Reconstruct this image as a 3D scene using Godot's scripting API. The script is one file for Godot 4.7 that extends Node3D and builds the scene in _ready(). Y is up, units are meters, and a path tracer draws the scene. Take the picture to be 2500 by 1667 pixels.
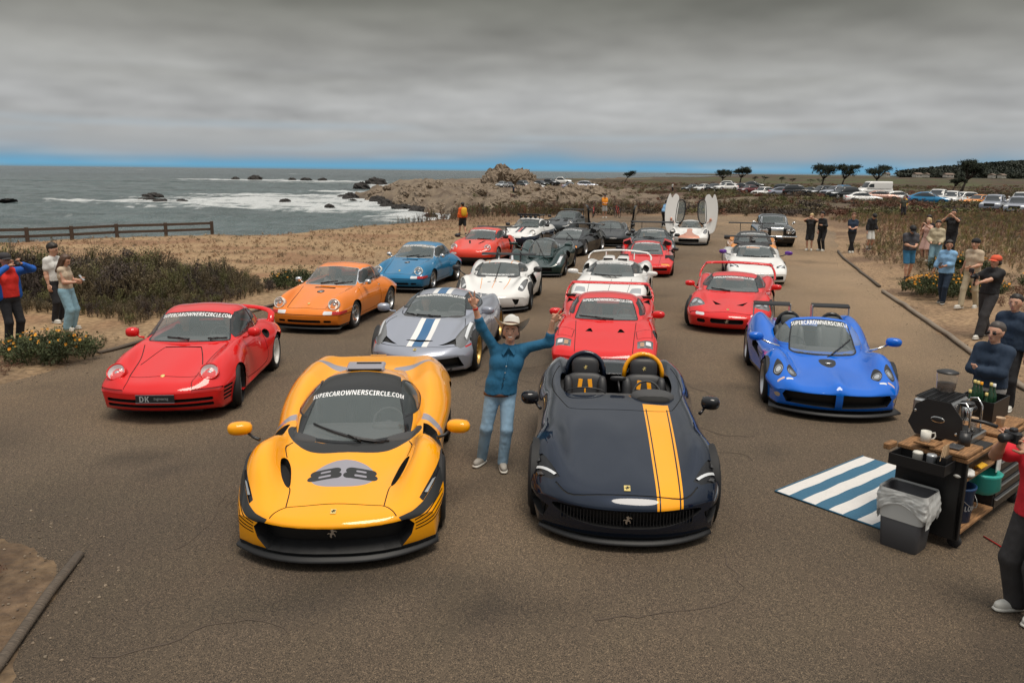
extends Node3D
# ------------------------------------------------------------------ naming and nodes
var M:={}
func lin(r: float,g: float,b: float,a:=1.0)->Color:
	return Color(r,g,b,a).linear_to_srgb()
func mat(key: String,c: Color,rough:=0.6,metal:=0.0,coat:=0.0,glass:=-1.0)->StandardMaterial3D:
	if M.has(key): return M[key]
	var m:=StandardMaterial3D.new()
	m.resource_name=key
	m.albedo_color=c.linear_to_srgb()
	m.roughness=rough
	m.metallic=metal
	if coat>0.0:
		m.clearcoat_enabled=true
		m.clearcoat=coat
		m.clearcoat_roughness=0.04
		m.metallic_specular=0.12
	if glass>=0.0:
		m.transparency=BaseMaterial3D.TRANSPARENCY_ALPHA
		var a=c.linear_to_srgb()
		m.albedo_color=Color(a.r,a.g,a.b,glass)
	M[key]=m
	return m
var used:={}
func put(n: Node,parent: Node=null)->void:
	var at: Node=parent if parent else self
	var key:="%d/%s"%[at.get_instance_id(),n.name]
	used[key]=used.get(key,-1)+1
	if used[key]>0: n.name="%s_%03d"%[n.name,used[key]]
	at.add_child(n,true)
func obj(called: String,mesh,m,parent: Node=null)->MeshInstance3D:
	var o:=MeshInstance3D.new()
	o.name=called
	if mesh is SurfaceTool:
		mesh.generate_normals()
		o.mesh=mesh.commit()
	else:
		o.mesh=mesh
	o.material_override=m
	put(o,parent)
	return o
func thing(called: String,label: String,category: String,at:=Vector3.ZERO,turn:=0.0,group:="")->Node3D:
	var o:=Node3D.new()
	o.name=called
	put(o)
	o.position=at
	o.rotation.y=turn
	return tag(o,label,category,group)
func tag(o,label: String,category: String,group:=""):
	o.set_meta("label",label)
	o.set_meta("category",category)
	if group !="": o.set_meta("group",group)
	return o
func struct(o,kind:="structure"):
	o.set_meta("kind",kind)
	return o
# ------------------------------------------------------------------ mesh helpers
func sft(smooth:=true)->SurfaceTool:
	var st:=SurfaceTool.new()
	st.begin(Mesh.PRIMITIVE_TRIANGLES)
	st.set_smooth_group(0 if smooth else 4294967295)
	return st
func quad(st: SurfaceTool,a: Vector3,b: Vector3,c: Vector3,d: Vector3)->void:
	for v in [a,c,b,a,d,c]: st.add_vertex(v)
func bx(st: SurfaceTool,c: Vector3,s: Vector3,b:=Basis.IDENTITY,bev:=0.0)->void:
	st.set_smooth_group(4294967295)
	var h:=s*0.5
	if bev<=0.0:
		for ax in 3:
			for sg in [-1.0,1.0]:
				var u:=Vector3.ZERO
				var v:=Vector3.ZERO
				var n:=Vector3.ZERO
				n[ax]=h[ax]*sg
				u[(ax+1)%3]=h[(ax+1)%3]
				v[(ax+2)%3]=h[(ax+2)%3]*sg
				quad(st,c+b*(n - u - v),c+b*(n+u - v),c+b*(n+u+v),c+b*(n - u+v))
	else:
		bev=minf(bev,minf(h.x,minf(h.y,h.z))*0.9)
		var f:=func(sx,sy,sz,ax):
			var p:=Vector3(h.x*sx,h.y*sy,h.z*sz)
			for k in 3:
				if k !=ax: p[k]-=signf(p[k])*bev
			return c+b*p
		for ax in 3:
			for sg in [-1.0,1.0]:
				var q:=[]
				for uv in [[-1,-1],[1,-1],[1,1],[-1,1]]:
					var sgn:=[0.0,0.0,0.0]
					sgn[ax]=sg
					sgn[(ax+1)%3]=uv[0]
					sgn[(ax+2)%3]=uv[1]*sg
					q.append(f.call(sgn[0],sgn[1],sgn[2],ax))
				quad(st,q[0],q[1],q[2],q[3])
			var a1:=(ax+1)%3
			var a2:=(ax+2)%3
			for s1 in [-1.0,1.0]:
				for s2 in [-1.0,1.0]:
					var g:=[[0.0,0.0,0.0],[0.0,0.0,0.0]]
					for e in 2:
						g[e][ax]=-1.0 if e==0 else 1.0
						g[e][a1]=s1
						g[e][a2]=s2
					var p0=f.call(g[0][0],g[0][1],g[0][2],a1)
					var p1=f.call(g[1][0],g[1][1],g[1][2],a1)
					var p2=f.call(g[1][0],g[1][1],g[1][2],a2)
					var p3=f.call(g[0][0],g[0][1],g[0][2],a2)
					if s1*s2>0: quad(st,p0,p3,p2,p1)
					else: quad(st,p0,p1,p2,p3)
		for sx in [-1.0,1.0]:
			for sy in [-1.0,1.0]:
				for sz in [-1.0,1.0]:
					var a=f.call(sx,sy,sz,0)
					var d=f.call(sx,sy,sz,1)
					var e=f.call(sx,sy,sz,2)
					for v in ([a,e,d] if sx*sy*sz>0 else [a,d,e]): st.add_vertex(v)
	st.set_smooth_group(0)
func box(c: Vector3,s: Vector3,b:=Basis.IDENTITY,bev:=0.0)->SurfaceTool:
	var st:=sft()
	bx(st,c,s,b,bev)
	return st
func frame_of(d: Vector3)->Basis:
	d=d.normalized()
	var u:=Vector3.UP if absf(d.y)<0.95 else Vector3.RIGHT
	var x:=u.cross(d).normalized()
	return Basis(x,d.cross(x),d)
func tube(st: SurfaceTool,pts: Array,r,n:=8,caps:=true,flat:=1.0)->void:
	var rings:=[]
	var b:=Basis.IDENTITY
	for i in pts.size():
		var d: Vector3=(pts[mini(i+1,pts.size() - 1)] - pts[maxi(i - 1,0)])
		if i==0: b=frame_of(d)
		else:
			var z:=d.normalized()
			var x:=(b.x - z*b.x.dot(z)).normalized()
			b=Basis(x,z.cross(x),z)
		var rr: float=r[i] if r is Array else r
		var ring:=[]
		for k in n:
			var a:=TAU*k/n
			ring.append(pts[i]+b.x*cos(a)*rr+b.y*sin(a)*rr*flat)
		rings.append(ring)
	for i in rings.size() - 1:
		for k in n:
			var k2:=(k+1)%n
			quad(st,rings[i][k],rings[i][k2],rings[i+1][k2],rings[i+1][k])
	if caps:
		for k in n:
			var k2:=(k+1)%n
			for v in [pts[0],rings[0][k],rings[0][k2]]: st.add_vertex(v)
			for v in [pts[-1],rings[-1][k2],rings[-1][k]]: st.add_vertex(v)
func lathe(st: SurfaceTool,prof: Array,n:=24,xf:=Transform3D.IDENTITY,a0:=0.0,a1:=TAU)->void:
	for i in prof.size() - 1:
		for k in n:
			var f:=a0+(a1 - a0)*k/n
			var g:=a0+(a1 - a0)*(k+1)/n
			var p: Vector2=prof[i]
			var q: Vector2=prof[i+1]
			var a:=xf*Vector3(cos(f)*p.x,p.y,sin(f)*p.x)
			var b:=xf*Vector3(cos(g)*p.x,p.y,sin(g)*p.x)
			var c:=xf*Vector3(cos(g)*q.x,q.y,sin(g)*q.x)
			var d:=xf*Vector3(cos(f)*q.x,q.y,sin(f)*q.x)
			if p.x>1e-6: for v in [a,c,b] if q.x>1e-6 else [a,c,b]: st.add_vertex(v)
			if q.x>1e-6: for v in [a,d,c]: st.add_vertex(v)
func prism(st: SurfaceTool,poly: PackedVector2Array,h: float,xf:=Transform3D.IDENTITY)->void:
	st.set_smooth_group(4294967295)
	if Geometry2D.is_polygon_clockwise(poly): poly.reverse()
	var ix:=Geometry2D.triangulate_polygon(poly)
	var k:=0
	while k+2<ix.size():
		var t:=[poly[ix[k]],poly[ix[k+1]],poly[ix[k+2]]]
		var ccw: bool=(t[1] - t[0]).cross(t[2] - t[0])>0
		var o:=[0,2,1] if ccw else [0,1,2]
		for e in o: st.add_vertex(xf*Vector3(t[e].x,t[e].y,h*0.5))
		for e in [o[0],o[2],o[1]]: st.add_vertex(xf*Vector3(t[e].x,t[e].y,-h*0.5))
		k+=3
	for i in poly.size():
		var p:=poly[i]
		var q:=poly[(i+1)%poly.size()]
		quad(st,xf*Vector3(p.x,p.y,-h*0.5),xf*Vector3(q.x,q.y,-h*0.5),xf*Vector3(q.x,q.y,h*0.5),xf*Vector3(p.x,p.y,h*0.5))
	st.set_smooth_group(0)
func blob(st: SurfaceTool,c: Vector3,r: Vector3,b:=Basis.IDENTITY,n:=12,m:=8,e:=1.0)->void:
	var f:=func(i,k):
		var la: float=PI*(float(i)/m - 0.5)
		var lo: float=TAU*k/n
		var w:=func(x): return signf(x)*pow(absf(x),e)
		return c+b*Vector3(r.x*w.call(cos(lo))*w.call(cos(la)),r.y*w.call(sin(la)),r.z*w.call(sin(lo))*w.call(cos(la)))
	for i in m:
		for k in n:
			var a=f.call(i,k)
			var bb=f.call(i,(k+1)%n)
			var cc=f.call(i+1,(k+1)%n)
			var d=f.call(i+1,k)
			if i>0: for v in [a,cc,bb]: st.add_vertex(v)
			if i<m - 1: for v in [a,d,cc]: st.add_vertex(v)
			if i==0: pass
# ------------------------------------------------------------------ text, polygons and curves
func v2s(s: String)->PackedVector2Array:
	var out:=PackedVector2Array()
	for q in s.split(" ",false):
		var a:=q.split(",")
		out.append(Vector2(a[0].to_float(),a[1].to_float()))
	return out
func pl(s)->PackedVector2Array:
	if s is PackedVector2Array: return s
	if not s.begins_with("~"): return v2s(s)
	var p:=v2s(s.substr(1))
	var out:=PackedVector2Array()
	var n:=p.size()
	for i in n:
		for k in 5:
			out.append(p[i].cubic_interpolate(p[(i+1)%n],p[(i+n - 1)%n],p[(i+2)%n],k/5.0))
	return out
func smooth_line(p: PackedVector2Array)->PackedVector2Array:
	var out:=PackedVector2Array()
	var n:=p.size()
	for i in n - 1:
		for k in 5:
			out.append(p[i].cubic_interpolate(p[i+1],p[maxi(i - 1,0)],p[mini(i+2,n - 1)],k/5.0))
	out.append(p[n - 1])
	return out
func el(cx: float,cy: float,rx: float,ry: float,rot:=0.0,n:=28)->PackedVector2Array:
	var out:=PackedVector2Array()
	for i in n:
		out.append(Vector2(cx,cy)+Vector2(cos(TAU*i/n)*rx,sin(TAU*i/n)*ry).rotated(rot))
	return out
func rrect(x0: float,y0: float,x1: float,y1: float,rx: float,ry:=-1.0)->PackedVector2Array:
	if ry<0: ry=rx
	var out:=PackedVector2Array()
	for c in [[x1 - rx,y1 - ry,0],[x0+rx,y1 - ry,1],[x0+rx,y0+ry,2],[x1 - rx,y0+ry,3]]:
		for i in 6:
			var a: float=(c[2]+i/5.0)*PI/2
			out.append(Vector2(c[0]+cos(a)*rx,c[1]+sin(a)*ry))
	return out
func flipx(p: PackedVector2Array)->PackedVector2Array:
	var out:=PackedVector2Array()
	for q in p: out.append(Vector2(-q.x,q.y))
	return out
func stripe(s,w: float,curved:=true)->PackedVector2Array:
	var p:=v2s(s) if s is String else s as PackedVector2Array
	if curved and p.size()>2: p=smooth_line(p)
	var r:=Geometry2D.offset_polyline(p,w*0.5,Geometry2D.JOIN_MITER,Geometry2D.END_BUTT)
	return r[0] if r.size() else PackedVector2Array()
func curve(s)->Array:
	var xs:=PackedFloat32Array()
	var ys:=PackedFloat32Array()
	if not s is String:
		return [PackedFloat32Array([0.0]),PackedFloat32Array([float(s)]),PackedFloat32Array([0.0])]
	for q in s.split(" ",false):
		var a=q.split(":")
		xs.append(a[0].to_float())
		ys.append(a[1].to_float())
	var n:=xs.size()
	var ms:=PackedFloat32Array()
	ms.resize(n)
	for i in n:
		if n==1: break
		var d0:=(ys[i] - ys[i - 1])/(xs[i] - xs[i - 1]) if i>0 else 0.0
		var d1:=(ys[i+1] - ys[i])/(xs[i+1] - xs[i]) if i<n - 1 else 0.0
		if i==0: ms[i]=d1
		elif i==n - 1: ms[i]=d0
		elif d0*d1<=0: ms[i]=0.0
		else: ms[i]=2.0*d0*d1/(d0+d1)
	return [xs,ys,ms]
func ev(c: Array,t: float)->float:
	var xs: PackedFloat32Array=c[0]
	var ys: PackedFloat32Array=c[1]
	var n:=xs.size()
	if t<=xs[0]: return ys[0]
	if t>=xs[n - 1]: return ys[n - 1]
	var i:=0
	while t>xs[i+1]: i+=1
	var h:=xs[i+1] - xs[i]
	var u:=(t - xs[i])/h
	var u2:=u*u
	var u3:=u2*u
	return ys[i]*(2*u3 - 3*u2+1)+c[2][i]*h*(u3 - 2*u2+u)+ys[i+1]*(3*u2 - 2*u3)+c[2][i+1]*h*(u3 - u2)
# ------------------------------------------------------------------ surfaces that can be cut
class Soup:
	var p:=PackedVector3Array()
	var n:=PackedVector3Array()
	var q:=PackedVector2Array()
func soup_mesh(s: Soup,off:=0.0)->ArrayMesh:
	var vs:=PackedVector3Array()
	var ns:=PackedVector3Array()
	for i in range(0,s.p.size(),3):
		var a:=s.p[i]
		var b:=s.p[i+1]
		var c:=s.p[i+2]
		var g:=(b - a).cross(c - a)
		if g.length_squared()<1e-16: continue
		var o:=[0,1,2] if g.dot(s.n[i]+s.n[i+1]+s.n[i+2])<0 else [0,2,1]
		for k in o:
			vs.append(s.p[i+k]+s.n[i+k]*off)
			ns.append(s.n[i+k])
	var arr:=[]
	arr.resize(Mesh.ARRAY_MAX)
	arr[Mesh.ARRAY_VERTEX]=vs
	arr[Mesh.ARRAY_NORMAL]=ns
	var am:=ArrayMesh.new()
	if vs.size(): am.add_surface_from_arrays(Mesh.PRIMITIVE_TRIANGLES,arr)
	return am
func join_mesh(meshes: Array)->ArrayMesh:
	var st:=SurfaceTool.new()
	for m in meshes:
		if m.get_surface_count(): st.append_from(m,0,Transform3D.IDENTITY)
	return st.commit()
func grid_soup(P: Array,Q: Array)->Soup:
	var s:=Soup.new()
	var nu:=P.size()
	var nv: int=P[0].size()
	var N:=[]
	for i in nu:
		var row:=PackedVector3Array()
		for j in nv:
			var i0:=maxi(i - 1,0)
			var i1:=mini(i+1,nu - 1)
			var du: Vector3=P[i1][j] - P[i0][j]
			var dv: Vector3=P[i][mini(j+1,nv - 1)] - P[i][maxi(j - 1,0)]
			var k:=1
			while du.length_squared()<1e-9 and k<4:
				k+=1
				du=P[mini(i+k,nu - 1)][j] - P[maxi(i - k,0)][j]
			var c:=dv.cross(du)
			row.append(c.normalized() if c.length_squared()>1e-14 else Vector3.UP)
		N.append(row)
	for i in nu - 1:
		for j in nv - 1:
			for e in [[0,0],[1,0],[1,1],[0,0],[1,1],[0,1]]:
				s.p.append(P[i+e[0]][j+e[1]])
				s.n.append(N[i+e[0]][j+e[1]])
				s.q.append(Q[i+e[0]][j+e[1]])
	return s
func project(pr: String,p: Vector3,q: Vector2,half: float)->Vector2:
	match pr[0]:
		"T": return Vector2(p.x,half - p.z)
		"S","W": return Vector2(half - p.z,p.y)
		"F","B": return Vector2(p.x,p.y)
	return q
func faces_it(pr: String,n: Vector3,p: Vector3)->bool:
	match pr:
		"T": return n.y>0.12
		"S+": return n.x>0.2 and p.x>0.2
		"W+": return n.x>0.15 and p.x>0.62
		"W-": return n.x<-0.15 and p.x<-0.62
		"S-": return n.x<-0.2 and p.x<-0.2
		"F": return n.z>0.08 and p.z>0.5
		"B": return n.z<-0.08 and p.z<-0.5
	return true
func cut(s: Soup,poly: PackedVector2Array,pr: String,half: float)->Array:
	var ins:=Soup.new()
	var out:=Soup.new()
	if poly.size()<3: return [ins,s]
	var lo:=poly[0]
	var hi:=poly[0]
	for v in poly:
		lo=lo.min(v)
		hi=hi.max(v)
	var todo:=[]
	for i in range(0,s.p.size(),3):
		var a:=project(pr,s.p[i],s.q[i],half)
		var b:=project(pr,s.p[i+1],s.q[i+1],half)
		var c:=project(pr,s.p[i+2],s.q[i+2],half)
		var tl:=a.min(b).min(c)
		var th:=a.max(b).max(c)
		if tl.x>hi.x or th.x<lo.x or tl.y>hi.y or th.y<lo.y or not faces_it(pr,s.n[i]+s.n[i+1]+s.n[i+2],s.p[i]) or absf((b - a).cross(c - a))<1e-8:
			for k in 3:
				out.p.append(s.p[i+k])
				out.n.append(s.n[i+k])
				out.q.append(s.q[i+k])
		else:
			todo.append([[a,b,c],[s.p[i],s.p[i+1],s.p[i+2]],[s.n[i],s.n[i+1],s.n[i+2]],[s.q[i],s.q[i+1],s.q[i+2]]])
	while todo.size():
		var t: Array=todo.pop_back()
		var tri:=PackedVector2Array(t[0])
		var got:=Geometry2D.intersect_polygons(tri,poly)
		if got.is_empty():
			for k in 3:
				out.p.append(t[1][k])
				out.n.append(t[2][k])
				out.q.append(t[3][k])
			continue
		var rest:=Geometry2D.clip_polygons(tri,poly)
		var hole:=false
		for r in rest:
			if Geometry2D.is_polygon_clockwise(r): hole=true
		for r in got:
			if Geometry2D.is_polygon_clockwise(r): hole=true
		if hole:
			var m:=[[],[],[],[]]
			for e in 4:
				for k in 3: m[e].append((t[e][k]+t[e][(k+1)%3])*0.5)
			for w in [[0,3,5],[1,4,3],[2,5,4],[3,4,5]]:
				var nt:=[[],[],[],[]]
				for e in 4:
					for k in w: nt[e].append(t[e][k] if k<3 else m[e][k - 3])
				todo.append(nt)
			continue
		for pass_ in 2:
			var dst:=ins if pass_==0 else out
			for r in (got if pass_==0 else rest):
				var ix:=Geometry2D.triangulate_polygon(r)
				for k in ix:
					var v: Vector2=r[k]
					var den: float=(t[0][1] - t[0][0]).cross(t[0][2] - t[0][0])
					var w1: float=(v - t[0][0]).cross(t[0][2] - t[0][0])/den
					var w2: float=(t[0][1] - t[0][0]).cross(v - t[0][0])/den
					var w0:=1.0 - w1 - w2
					dst.p.append(t[1][0]*w0+t[1][1]*w1+t[1][2]*w2)
					dst.n.append((t[2][0]*w0+t[2][1]*w1+t[2][2]*w2).normalized())
					dst.q.append(t[3][0]*w0+t[3][1]*w1+t[3][2]*w2)
	return [ins,out]
func walls(s: Soup,depth: float)->ArrayMesh:
	var count:={}
	for i in range(0,s.p.size(),3):
		for k in 3:
			var a:=(s.p[i+k]*4000.0).round()
			var b:=(s.p[i+(k+1)%3]*4000.0).round()
			if a==b: continue
			var key:=[a,b]
			var rev:=[b,a]
			if count.has(rev): count.erase(rev)
			else: count[key]=[i+k,i+(k+1)%3]
	var st:=SurfaceTool.new()
	st.begin(Mesh.PRIMITIVE_TRIANGLES)
	st.set_smooth_group(4294967295)
	for e in count.values():
		var a:=s.p[e[0]]
		var b:=s.p[e[1]]
		quad(st,a,b,b - s.n[e[1]]*depth,a - s.n[e[0]]*depth)
	st.generate_normals()
	return join_mesh([soup_mesh(s,-depth),st.commit()])
func make_materials()->void:
	mat("black",Color(0.008,0.008,0.009),0.7)
	mat("gap",Color(0.006,0.006,0.006),0.8)
	mat("rubber",Color(0.014,0.014,0.015),0.75)
	mat("plastic",Color(0.016,0.016,0.018),0.4)
	mat("gloss_black",Color(0.008,0.008,0.01),0.12)
	mat("mesh_black",Color(0.006,0.006,0.007),0.55)
	mat("carbon",Color(0.016,0.016,0.018),0.45)
	mat("dash",Color(0.05,0.05,0.052),0.75)
	mat("leather",Color(0.02,0.02,0.023),0.5)
	mat("tan_leather",Color(0.3,0.17,0.09),0.6)
	mat("chrome",Color(0.72,0.72,0.72),0.12,1.0)
	mat("steel",Color(0.45,0.45,0.45),0.35,1.0)
	mat("disc",Color(0.2,0.2,0.2),0.4,0.8)
	mat("rim_silver",Color(0.5,0.5,0.51),0.3,0.7)
	mat("rim_white",Color(0.75,0.74,0.7),0.3)
	mat("rim_black",Color(0.015,0.015,0.016),0.35)
	mat("rim_gold",Color(0.5,0.32,0.1),0.3,0.7)
	mat("lamp_grey",Color(0.4,0.42,0.44),0.15,0.3)
	mat("lamp_bowl",Color(0.12,0.12,0.125),0.2,0.5)
	mat("lamp_white",Color(0.7,0.72,0.74),0.2,0.2)
	mat("amber_dull",Color(0.4,0.24,0.14),0.25)
	mat("amber",Color(0.75,0.3,0.06),0.25)
	mat("red_lens",Color(0.45,0.02,0.02),0.15)
	mat("white_print",Color(0.8,0.8,0.8),0.5)
	mat("gold_badge",Color(0.7,0.55,0.2),0.4,0.3)
	mat("glass",Color(0.24,0.29,0.29),0.02,0.0,0.0,0.27)  # pale film tint puts the haze of reflected sky into the pane colour
	mat("dark_glass",Color(0.03,0.04,0.04),0.02,0.0,0.0,0.55)
	lens_glass=mat("lens",Color(0.9,0.92,0.92),0.02,0.0,0.0,0.08)
	mat("frit",Color(0.012,0.013,0.014),0.08)
	mat("paint_red",Color(0.64,0.012,0.012),0.32,0.0,1.0)
	mat("paint_orange",Color(0.75,0.2,0.015),0.32,0.0,1.0)
	mat("paint_yellow",Color(0.9,0.36,0.003),0.34,0.0,1.0)
	mat("paint_blue",Color(0.012,0.16,0.33),0.32,0.1,1.0)
	mat("paint_royal",Color(0.001,0.12,0.58),0.32,0.0,1.0)
	mat("paint_navy",Color(0.005,0.011,0.026),0.3,0.2,1.0)
	mat("paint_silver",Color(0.30,0.32,0.38),0.34,0.35,1.0)
	mat("paint_white",Color(0.74,0.73,0.71),0.3,0.0,1.0)
	mat("paint_green",Color(0.008,0.032,0.03),0.3,0.2,1.0)
	mat("paint_dark",Color(0.02,0.025,0.028),0.3,0.1,1.0)
	mat("paint_black",Color(0.008,0.009,0.01),0.3,0.0,1.0)
	mat("paint_gt",Color(0.75,0.26,0.02),0.32,0.0,1.0)
	mat("stripe_grey",Color(0.28,0.27,0.31),0.4,0.0,0.8)
	mat("stripe_blue",Color(0.03,0.12,0.26),0.4,0.0,0.8)
	mat("copper",Color(0.55,0.25,0.17),0.35,0.3,0.8)
	mat("park_glass",Color(0.03,0.035,0.04),0.05)
	mat("paint_gt_red",Color(0.68,0.045,0.02),0.32,0.0,1.0)
	fabric("rug_white",Color(0.62,0.6,0.58))
# ------------------------------------------------------------------ car bodies: lofted shells with panels cut out of them
func spline(c: Array,v: float,crease: Array)->Vector2:
	var n:=c.size()
	var i:=clampi(int(v),0,n - 2)
	var u:=v - i
	var a: Vector2=c[i]
	var b: Vector2=c[i+1]
	var d:=b - a
	var ln:=d.length()
	if ln<1e-6: return a
	var ta:=d
	var tb:=d
	if not crease.has(i): ta=(Vector2(1,0) if i==0 else (b - c[i - 1]).normalized())*ln
	if not crease.has(i+1) and i+2<n: tb=(c[i+2] - a).normalized()*ln
	var u2:=u*u
	var u3:=u2*u
	return a*(2*u3 - 3*u2+1)+ta*(u3 - 2*u2+u)+b*(3*u2 - 2*u3)+tb*(u3 - u2)
func getc(S: Dictionary,k: String)->Array:
	var key:="_"+k
	if not S.has(key): S[key]=curve(S[k])
	return S[key]
func cval(S: Dictionary,k: String,t: float,otherwise: float)->float:
	return ev(getc(S,k),t) if S.has(k) else otherwise
func body_sec(S: Dictionary,t: float)->Array:
	var wx:=cval(S,"wx",t,0.9)
	var c:=cval(S,"c",t,0.7)
	var wy:=cval(S,"wy",t,0.55)
	var hx:=cval(S,"hx",t,wx*0.5)
	var hy:=cval(S,"hy",t,c)
	var fx:=cval(S,"fx",t,wx*0.82)
	var fy:=cval(S,"fy",t,c)
	var sx:=cval(S,"sx",t,wx*0.94)
	var sy:=cval(S,"sy",t,0.14)
	var rx:=cval(S,"rx",t,wx*0.985)
	var ry:=cval(S,"ry",t,sy+(wy - sy)*0.4)
	return [Vector2(0,c),Vector2(hx,hy),Vector2(fx,fy),Vector2(wx,wy),Vector2(rx,ry),Vector2(sx,sy),Vector2(0,sy)]
func body_grid(S: Dictionary)->Soup:
	var L: float=S.L
	var fine: float=S.get("fine",0.06)
	var rows:=[]
	var nr: float=S.get("nr",0.15)
	var tnr: float=S.get("tnr",0.15)
	for k in 9:
		var a:=PI/2*k/8.0
		var ex: float=2.0/S.get("nn",2.2)
		rows.append([nr*(1.0 - pow(cos(a),ex)),pow(sin(a),ex),1])
	var m:=int((L - nr - tnr)/fine)
	for k in range(1,m): rows.append([nr+(L - nr - tnr)*k/m,1.0,0])
	for k in 9:
		var a:=PI/2*(8 - k)/8.0
		var ex: float=2.0/S.get("tnn",2.6)
		rows.append([L - tnr*(1.0 - pow(cos(a),ex)),pow(sin(a),ex),2])
	var crease: Array=S.get("crease",[])+[5]
	var per: int=S.get("per",6)
	var P:=[]
	var Q:=[]
	for r in rows:
		var t: float=r[0]
		var sec:=body_sec(S,t)
		var row:=PackedVector3Array()
		var qrow:=PackedVector2Array()
		var half_pts:=[]
		for j in 6*per+1: half_pts.append(spline(sec,float(j)/per,crease))
		for j in range(-6*per,6*per+1):
			var v:=float(j)/per
			var q: Vector2=half_pts[absi(j)]
			var x:=q.x*signf(j)
			var y:=q.y
			var w:=1.0 - smoothstep(1.9,2.9,absf(v))
			if S.has("bumps") and w>0.0:
				for b in S.bumps:
					var h: float=b[4]*exp(-pow((absf(x) - b[0])/b[2],2) - pow((t - b[1])/b[3],2))
					y+=h*w
			if S.has("dents") and absf(v)>2.0:
				for b in S.dents:
					x-=signf(x)*b[4]*exp(-pow((t - b[0])/b[2],2) - pow((y - b[1])/b[3],2))*smoothstep(2.0,2.6,absf(v))
			if r[2]==1:
				var ny:=cval(S,"ny",absf(x),0.5)
				x=x*lerpf(S.get("nx",0.93),1.0,r[1])
				y=lerpf(ny,y,r[1])
			elif r[2]==2:
				var ny:=cval(S,"tny",absf(x),0.6)
				x=x*lerpf(S.get("tnx",0.95),1.0,r[1])
				y=lerpf(ny,y,r[1])
			var tt:=t
			var sz: float=S.get("swz",1.2)
			if t<sz: tt+=S.get("sw",0.2)*pow(absf(x)/0.9,S.get("swp",2.2))*pow(1.0 - t/sz,1.5)
			var rz: float=S.get("tswz",0.8)
			if L - t<rz: tt-=S.get("tsw",0.12)*pow(absf(x)/0.9,2.2)*pow(1.0 - (L - t)/rz,1.5)
			if S.has("lean"): tt+=cval(S,"lean",y,0.0)*(1.0 - smoothstep(0.0,0.5,t))
			row.append(Vector3(x,y,L/2 - tt))
			qrow.append(Vector2(t,v))
		P.append(row)
		Q.append(qrow)
	return grid_soup(P,Q)
func cab_sec(S: Dictionary,t: float)->Array:
	var R:=cval(S,"R",t,1.2)
	var B:=minf(cval(S,"B",t,0.8),R)
	var bw:=cval(S,"bw",t,0.75)
	var rw:=cval(S,"rw",t,0.55)
	var cr: float=minf(S.get("cr",0.05),(R - B)*0.35)
	var k: float=S.get("bulge",0.03)
	return [Vector2(0,R),Vector2(rw*0.55,R - cr*0.3),Vector2(rw,R - cr),Vector2(lerpf(rw,bw,0.55)+k,lerpf(R - cr,B,0.5)),Vector2(bw,B - 0.03)]
func cab_pt(S: Dictionary,t: float,v: float)->Vector3:
	var p:=spline(cab_sec(S,t),minf(absf(v),3.999),S.get("gcrease",[]))
	var x:=p.x*signf(v)
	var f: float=1.0 - smoothstep(S.gf,S.get("bowe",S.gf+1.2),t)
	var g: float=smoothstep(S.get("gb",S.ge - 1.0),S.ge,t)
	var tt: float=t+(S.get("bow",0.25)*f - S.get("bowr",0.1)*g)*pow(absf(x)/0.65,2.0)
	return Vector3(x,p.y,S.L/2 - tt)
func cab_n(S: Dictionary,t: float,v: float)->Vector3:
	var a:=cab_pt(S,t+0.01,v) - cab_pt(S,t - 0.01,v)
	var b:=cab_pt(S,t,v+0.02) - cab_pt(S,t,v - 0.02)
	var n:=b.cross(a).normalized()
	return n if n.y>0 else -n
func cab_grid(S: Dictionary)->Soup:
	var P:=[]
	var Q:=[]
	var m:=int((S.ge - S.gf)/(S.get("fine",0.06)*0.8))+2
	var per: int=S.get("per",6)
	for i in m+1:
		var t: float=lerpf(S.gf,S.ge,float(i)/m)
		var row:=PackedVector3Array()
		var qrow:=PackedVector2Array()
		for j in range(-4*per,4*per+1):
			row.append(cab_pt(S,t,float(j)/per))
			qrow.append(Vector2(t,float(j)/per))
		P.append(row)
		Q.append(qrow)
	return grid_soup(P,Q)
var lens_glass: StandardMaterial3D
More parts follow.
